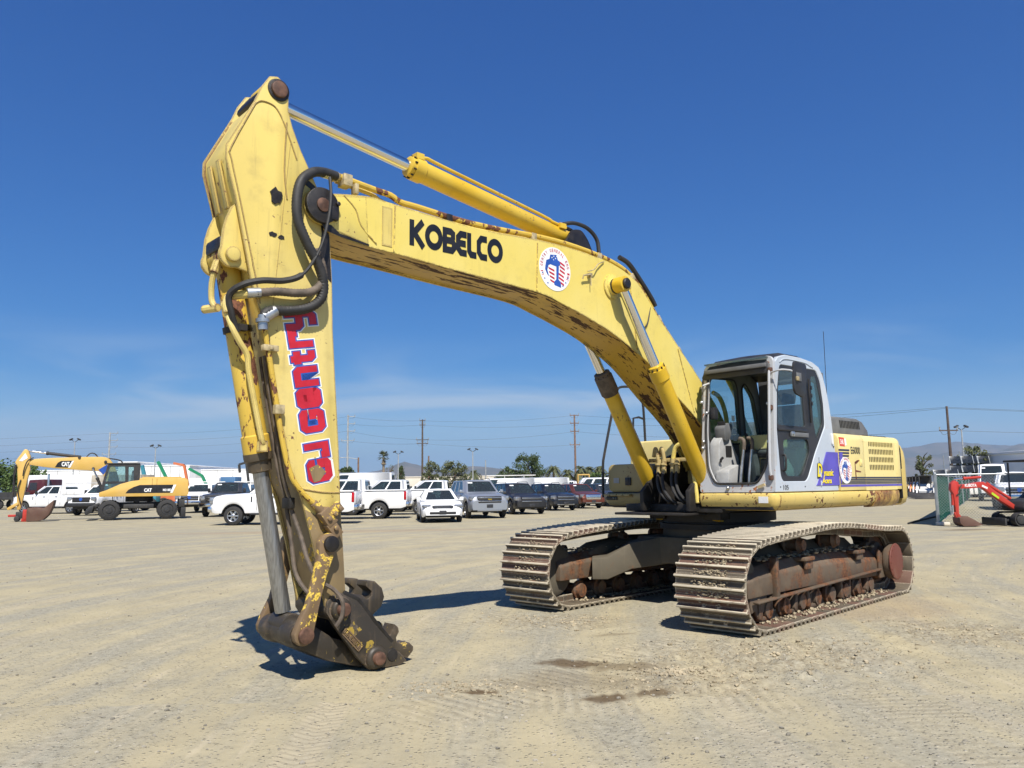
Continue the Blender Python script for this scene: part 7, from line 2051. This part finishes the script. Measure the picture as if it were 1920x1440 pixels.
# trees
def leafmat(name, a, b, trans=.25):
    t = NT(name); c = t.coord()
    n1 = t.noise(c, 1.3, 3.0); n2 = t.noise(c, 9.0, 2.0)
    f = t.ramp(t.math('ADD', t.math('MULTIPLY', n1, .5), t.math('MULTIPLY', n2, .5)), .35, .65)
    t.bs(Base_Color=t.mix(f, a, b), Roughness=.6, Specular_IOR_Level=.3)
leafmat('leaf_dark', (.035, .060, .020), (.085, .115, .040))
leafmat('leaf_olive', (.070, .085, .035), (.135, .145, .065))
leafmat('leaf_bright', (.055, .10, .025), (.12, .17, .05))
leafmat('palm_leaf', (.055, .070, .028), (.13, .135, .06))
leafmat('palm_dry', (.20, .15, .085), (.30, .23, .14))
plain('bark', (.11, .085, .06), .9, 0, .3, 4, .4)
plain('palm_bark', (.22, .18, .13), .9, 0, .25, 5, .4)
def tree(label, x, y, h, rx, mat, seed, trunk=.25, leaves=2600, conical=False, leaf=.26, sparse=False, name='tree'):
    rg = random.Random(seed)
    v = empty(name, label, 'tree', (x, y, 0))
    tk = MB().tube([(0, 0, 0), (rg.uniform(-.1, .1), 0, h * trunk), (rg.uniform(-.2, .2), 0, h * .6), (0, 0, h * .86)], [.045 * h ** .8, .04 * h ** .8, .02 * h ** .8, .006 * h], 8)
    limbs = []
    for k in range(9):
        a = rg.uniform(0, 6.28); z = h * rg.uniform(trunk, .75)
        e = V(math.cos(a) * rx * rg.uniform(.5, .85), math.sin(a) * rx * rg.uniform(.5, .85), min(h * .95, z + h * rg.uniform(.12, .3)))
        tk.tube([(0, 0, z), ((e.x) * .5, e.y * .5, z + (e.z - z) * .7), e], [.018 * h, .010 * h, .004 * h], 5)
        limbs.append(e)
    tk.build('trunk', ['bark'], v, smooth=50)
    m = MB()
    cl_ = []
    for k in range(70 if not sparse else 24):
        if conical:
            z = rg.uniform(.12, .98); rr = rx * (1 - z) * 1.05 + .1; a = rg.uniform(0, 6.28)
            cl_.append((rr * math.cos(a) * .7, rr * math.sin(a) * .7, h * z, rr * .5 + .15))
        else:
            a = rg.uniform(0, 6.28); q = rg.random() ** .5; z = h * (trunk + (1 - trunk) * (.15 + .80 * rg.random()))
            env = math.sin(math.pi * min(max((z / h - trunk * .75) / (1.03 - trunk * .75), 0.02), .98)) ** .6
            cl_.append((q * rx * env * math.cos(a), q * rx * env * math.sin(a), z, rx * rg.uniform(.14, .30)))
    leaves = int(leaves * 1.7)
    per = leaves // len(cl_)
    for cx, cy, cz, cr in cl_:
        for k in range(per):
            dr = Vector((rg.gauss(0, 1), rg.gauss(0, 1), rg.gauss(0, .8))).normalized() * cr * rg.random() ** .4
            p = Vector((cx, cy, cz)) + dr
            n1 = Vector((rg.gauss(0, 1), rg.gauss(0, 1), rg.gauss(.4, .8))).normalized(); a1 = n1.orthogonal().normalized(); b1 = n1.cross(a1)
            s = leaf * rg.uniform(.45, 1.0)
            m.add([p - a1 * s * .5, p + b1 * s * .32, p + a1 * s * .5, p - b1 * s * .32], [(0, 1, 2, 3)])
    me = bpy.data.meshes.new('crown'); me.from_pydata(m.v, [], m.f); me.update()
    obj('crown', me, mat, v)
    return v
def palm(label, x, y, h, cr, seed, fan=True, group=None):
    rg = random.Random(seed)
    v = empty('palm_tree', label, 'palm', (x, y, 0), 0, group)
    MB().tube([(0, 0, 0), (.05, 0, h * .5), (0, 0, h)], [.30 * (.5 + h * .06), .22 * (.5 + h * .06), .2 * (.5 + h * .06)], 10, smooth=3).build('trunk', ['palm_bark'], v)
    for grp, n, mat, lo, hi in (('crown', 46, 'palm_leaf', -35, 75), ('dry_skirt', 26, 'palm_dry', -85, -45)):
        if grp == 'dry_skirt' and not fan: continue
        m = MB()
        for k in range(n):
            a = rg.uniform(0, 6.28); el = R(rg.uniform(lo, hi)); Lf = cr * rg.uniform(.75, 1.1) * (.75 if grp == 'dry_skirt' else 1)
            dirv = V(math.cos(a) * math.cos(el), math.sin(a) * math.cos(el), math.sin(el))
            base = V(0, 0, h + (.1 if grp == 'crown' else -.1 - rg.random() * cr * .4))
            side_ = V(-math.sin(a), math.cos(a), 0); upv = dirv.cross(side_)
            if fan:
                c0 = base + dirv * Lf * .55
                for j in range(9):
                    b = R(-70 + 140 * j / 8)
                    tip = c0 + (dirv * math.cos(b) + side_ * math.sin(b)) * Lf * .5 - V(0, 0, .12 * Lf * abs(math.sin(b)))
                    w = (dirv * -math.sin(b) + side_ * math.cos(b)) * Lf * .05
                    m.add([c0 - w, tip, c0 + w], [(0, 1, 2)])
                m.add([base - side_ * .03, c0 - side_ * .03, c0 + side_ * .03, base + side_ * .03], [(0, 1, 2, 3)])
            else:
                prev = base
                for j in range(1, 9):
                    t_ = j / 8
                    p = base + dirv * Lf * t_ - V(0, 0, Lf * .75 * t_ * t_)
                    for s in (-1, 1):
                        tip = p + side_ * s * Lf * .30 * (1 - .6 * t_) - V(0, 0, Lf * .12) + dirv * Lf * .08
                        m.add([prev, p, tip], [(0, 1, 2)])
                    prev = p
        me = bpy.data.meshes.new(grp); me.from_pydata(m.v, [], m.f); me.update()
        obj(grp, me, mat, v)
    return v
tree('bushy green tree at the far left edge', -60.5, 92.0, 5.0, 3.2, 'leaf_bright', 1, .1, 3000, leaf=.4)
tree('second bushy tree at the left edge behind the wheeled excavator arm', -56.8, 93.0, 4.6, 2.6, 'leaf_bright', 2, .1, 2600, leaf=.4)
tree('round dark tree at the foot of the pale steel pole', -25.6, 122.0, 4.8, 1.5, 'leaf_dark', 3, .2, 2200, leaf=.3)
palm('tall fan palm with a skirt of dry fronds', -19.9, 122.0, 6.2, 1.1, 4)
tree('low brown shrub beside the fan palm', -21.6, 124.0, 3.7, 1.0, 'leaf_olive', 5, .2, 900, leaf=.3)
tree('thin bare-looking tree between palm and conifer', -18.3, 118.0, 5.0, .9, 'leaf_olive', 21, .3, 160, leaf=.2, sparse=True)
tree('dark narrow conifer right of the fan palm', -16.9, 120.0, 4.8, 1.0, 'leaf_dark', 6, .1, 2200, True, leaf=.24)
tree('upright grey-green tree above the sedan roof', -12.0, 116.0, 5.4, 1.4, 'leaf_olive', 7, .15, 2000, leaf=.26)
tree('broad grey-green tree left of the floodlight pole', -8.4, 113.0, 5.2, 2.0, 'leaf_olive', 8, .12, 2800, leaf=.28)
palm('small feather palm below the floodlight pole', -5.4, 110.0, 3.3, 1.5, 9, False)
tree('large leafy tree behind the white vans', 2.2, 112.0, 6.0, 2.5, 'leaf_dark', 10, .12, 3800, leaf=.28)
tree('lower leafy tree left of the large one', -.9, 114.0, 4.4, 1.6, 'leaf_dark', 22, .12, 2000, leaf=.28)
for i, (x, h_) in enumerate(((6.0, 4.0), (8.2, 3.4), (10.1, 3.9), (11.6, 3.8), (13.3, 3.9), (15.2, 3.0))):
    palm(('feather palm nearest the large leafy tree', 'second feather palm from the large leafy tree', 'feather palm just left of the brown pole', 'feather palm just right of the brown pole', 'feather palm second from the right end of the grove', 'rightmost low feather palm of the grove')[i], x, 118.0 + i, h_, 1.7, 30 + i, False)
tree('light green shrub at the foot of the brown pole', 12.0, 116.0, 3.4, 1.3, 'leaf_bright', 23, .1, 1200, leaf=.28)
tree('grey-green tree at the foot of the leaning pole', 44.0, 76.0, 5.0, 1.55, 'leaf_olive', 12, .12, 3400, leaf=.22)
tree('sparse small tree right of the excavator counterweight', 43.2, 84.0, 4.8, 1.2, 'leaf_olive', 13, .3, 900, leaf=.2, sparse=True)
tree('dark bush beside the white van at the right', 46.0, 72.0, 2.6, 1.1, 'leaf_dark', 14, .1, 900, leaf=.2)

# buildings and large boxes
def building(label, x0, x1, y, dep, h, mat, panels=0, name='warehouse', doors=0):
    v = empty(name, label, 'building', ((x0 + x1) / 2, y + dep / 2, 0))
    w = x1 - x0
    MB().box((0, 0, h / 2), (w, dep, h)).build('wall', [mat], v, bevel=.05)
    MB().box((0, 0, h + .12), (w + .2, dep + .2, .24)).build('parapet', [mat], v, bevel=.03)
    for k in range(1, panels):
        MB().box((-w / 2 + w * k / panels, -dep / 2 - .02, h / 2), (.14, .08, h)).build('pilaster', ['light_grey'], v)
    for k in range(doors):
        MB().box((-w / 2 + w * (k + .5) / doors, -dep / 2 - .04, h * .30), (w / doors * .28, .1, h * .5)).build('dock_door', ['light_grey'], v, bevel=.03)
    return v
building('long low white warehouse behind the wheeled excavator', -112.0, -82.0, 178.0, 40, 6.2, 'wall_white', 6, doors=5)
building('taller white warehouse block right of the wheeled excavator boom', -84.5, -80.5, 170.0, 20, 7.6, 'wall_white', 1)
building('white warehouse with grey pilasters above the wheeled excavator engine', -80.4, -70.0, 172.0, 30, 6.8, 'wall_white', 5, doors=3)
building('white warehouse left of the excavator arm', -69.0, -55.0, 176.0, 30, 5.9, 'wall_white', 4, doors=3)
building('white warehouse partly hidden by the excavator arm', -54.5, -44.0, 180.0, 30, 6.0, 'wall_cream', 2)
building('low cream building behind the palms', -24.0, -4.0, 165.0, 20, 3.6, 'wall_cream', 4)
building('white modern building at the right edge', 45.0, 52.0, 66.0, 12, 3.9, 'wall_white', 2)
def trailer(label, x, y, yaw, L, h, col, z0=1.1, cab=None):
    v = empty('box_trailer', label, 'trailer', (x, y, 0), yaw)
    MB().box((0, 0, z0 + h / 2), (L, 2.4, h)).build('box', [col], v, bevel=.04)
    MB().box((0, 0, z0 - .1), (L * .95, 1.4, .2)).build('chassis', ['machine_black'], v)
    for xx in (-L * .35, -L * .27, L * .35):
        for s in (-1, 1): wheel(v, xx, s * 1.0, .48, .28, 'machine_white')
    for k in range(1, 8):
        for s in (-1, 1): MB().box((-L / 2 + L * k / 8, s * 1.21, z0 + h / 2), (.06, .03, h * .96)).build('rib', [col], v)
    return v
trailer('blue sided box trailer behind the dark grey pickup', -36.5, 103.0, 0, 1.9, 1.3, 'blue_panel', 1.9)
trailer('white box trailer left of the blue one', -41.0, 104.0, 0, 6.0, 1.6, 'wall_white', 1.5)
trailer('white box trailer behind the service truck', -47.0, 84.0, 0, 7.0, 2.1, 'wall_white', 1.2)
trailer('cream stake bed behind the black-fronted truck', -30.6, 62.5, 0, 3.8, 1.5, 'wood_boards', 1.3)
# maroon truck tractor and dark flatbeds, far left
mt = empty('truck_tractor', 'maroon truck tractor behind the wheeled excavator bucket arm', 'truck', (-45.6, 77.0, 0), R(170))
MB().prism(rpoly([(1.8, .6), (1.8, 1.5), (.6, 1.65), (.35, 2.7), (-1.3, 2.75), (-1.3, .6)], .1), -1.15, 1.15).build('cab', ['maroon_car_paint'], mt, bevel=.05)
for s in (-1, 1):
    MB().prism(rpoly([(.38, 1.75), (.22, 2.45), (-.5, 2.45), (-.5, 1.75)], .05), s * 1.15 - .01, s * 1.15 + .02).build('side_window', ['car_glass'], mt, smooth=0)
    for x in (1.1, -2.2, -3.4): wheel(mt, x, s * .95, .5, .3, 'alloy')
MB().cyl((-1.5, .9, .8), (-1.5, .9, 3.2), .1, n=12).build('exhaust_stack', ['bright_trim'], mt)
MB().box((-2.6, 0, .85), (3.4, 1.0, .3)).build('chassis', ['machine_black'], mt)
for i, (x, y) in enumerate(((-50.0, 74.0), (-50.5, 80.0))):
    v = empty('flatbed_trailer', ('dark flatbed trailer at the left edge', 'dark flatbed trailer further behind at the left edge')[i], 'trailer', (x, y, 0))
    MB().box((0, 0, 1.0), (9.0, 2.4, .25)).build('deck', ['machine_black'], v, bevel=.02)
    for s in (-1, 1):
        MB().box((0, s * 1.18, 1.35), (8.8, .05, .45)).build('side_rail', ['machine_black'], v)
        for xx in (-3.2, -2.1, 2.9): wheel(v, xx, s * .95, .45, .28, 'machine_black')
# light towers with solar panels near the right fence
for i, (x, y, h_) in enumerate(((38.2, 70.5, 2.2), (41.9, 74.5, 2.7), (43.6, 74.8, 2.7))):
    v = empty('solar_light_tower', ('solar light tower with low double panel left of the others', 'middle solar light tower with stacked panels', 'right-hand solar light tower with stacked panels')[i], 'light tower', (x, y, 0))
    MB().box((0, 0, .6), (1.4, 1.1, .6)).build('cabinet', ['machine_white'], v, bevel=.03)
    MB().cyl((0, 0, .8), (0, 0, h_ + 1.6), .05, n=8).build('mast', ['galvanised'], v)
    for z in ((h_,) if i == 0 else (h_, h_ + .8)):
        for s in (-1, 1):
            MB().box((s * .56, -.2, z), (1.05, .06, .7), Matrix.Rotation(R(-15), 3, 'X')).build('solar_panel', ['solar'], v, bevel=.01)
            fr = MB()
            for q in (-.53, .53): fr.box((s * .56 + q, -.22, z), (.05, .08, .74), Matrix.Rotation(R(-15), 3, 'X'))
            fr.build('panel_frame', ['galvanised'], v)
    for s in (-1, 1): wheel(v, 0, s * .7, .3, .2, 'machine_white')

# yellow backhoe far behind, seen over the vans
bh = empty('backhoe_loader', 'small yellow machine cab showing above the vans between tree and palms', 'loader', (8.6, 100.0, 0), R(180))
MB().box((0, 0, 1.2), (3.0, 1.6, .9)).build('body', ['wheeled_yellow'], bh, bevel=.05)
MB().box((-.2, 0, 2.9), (1.5, 1.5, .14)).box((-.9, 0, 2.2), (.1, 1.5, 1.4)).box((.5, .7, 2.2), (.1, .1, 1.4)).box((.5, -.7, 2.2), (.1, .1, 1.4)).build('cab', ['wheeled_yellow'], bh, bevel=.02)
for x, r in ((-1.0, .65), (1.2, .5)):
    for s in (-1, 1): wheel(bh, x, s * .85, r, .35, 'machine_white')

# distant hills
t = NT('hill_scrub')
n_ = t.noise(t.coord(), .004, 6.0, .6)
t.bs(Base_Color=t.mix(t.ramp(n_, .35, .65), (.16, .13, .085), (.09, .085, .05)), Roughness=1.0)
def hills(name, ydist, prof, depth, seed, step=60):
    xs = np.arange(prof[0][0], prof[-1][0] + step, step)
    rg = np.random.RandomState(seed)
    base = np.interp(xs, [p[0] for p in prof], [p[1] for p in prof])
    j = np.zeros_like(xs, dtype=float)
    for sc, am in ((900., .10), (380., .07), (150., .04), (70., .02)):
        j += am * 2 * vnoise(xs / sc + seed, np.full_like(xs, seed * 1.7, dtype=float))
    base = np.maximum(base * (1 + j), 0)
    rows = []
    for k, (dy, f) in enumerate(((-depth, 0.0), (-depth * .7, .22), (-depth * .45, .42), (-depth * .2, .76), (0, 1.0), (depth * .4, .7), (depth, 0.0))):
        wob = 1 + .5 * vnoise(xs / 260. + k * 3.1, np.full_like(xs, k * 9.7, dtype=float)) * (0 if f in (0., 1.) else 1)
        rows.append([(x, ydist + dy + 120 * float(vnoise(np.array([x / 300.]), np.array([k * 5.0]))[0]), max(b * f * w - (3 if f == 0 else 0), -3)) for x, b, w in zip(xs, base, wob)])
    m = MB().loft(rows, False, closed=False)
    o = m.build(name, ['hill_scrub'], smooth=180)
    o['kind'] = 'structure'
hills('hills', 7600, [(-3200, 60), (-2400, 100), (-1700, 120), (-1300, 170), (-1050, 260), (-900, 215), (-700, 160), (-350, 195), (-100, 150), (200, 120), (900, 90), (1800, 120), (2600, 150), (3100, 190), (3600, 200), (4300, 260), (4900, 320), (5500, 260), (6200, 300), (7000, 240)], 1300, 3)
hills('hills', 9800, [(2500, 100), (3600, 260), (4500, 390), (5200, 440), (6000, 460), (6800, 430), (8200, 380)], 900, 8)

# air: thin haze over the whole plain
hz = MB().box((0, 4000, 299.0), (20400, 26000, 602))
hm = bpy.data.materials.new('haze'); hm.use_nodes = True; M['haze'] = hm
hm.node_tree.nodes.clear()
_o = hm.node_tree.nodes.new('ShaderNodeOutputMaterial'); _pv = hm.node_tree.nodes.new('ShaderNodeVolumePrincipled')
_pv.inputs['Color'].default_value = (.50, .72, 1.0, 1)
_pv.inputs['Density'].default_value = 0.00008
_pv.inputs['Anisotropy'].default_value = 0.2
hm.node_tree.links.new(_pv.outputs[0], _o.inputs['Volume'])
ho = hz.build('haze', ['haze'], smooth=0)
ho['kind'] = 'stuff'
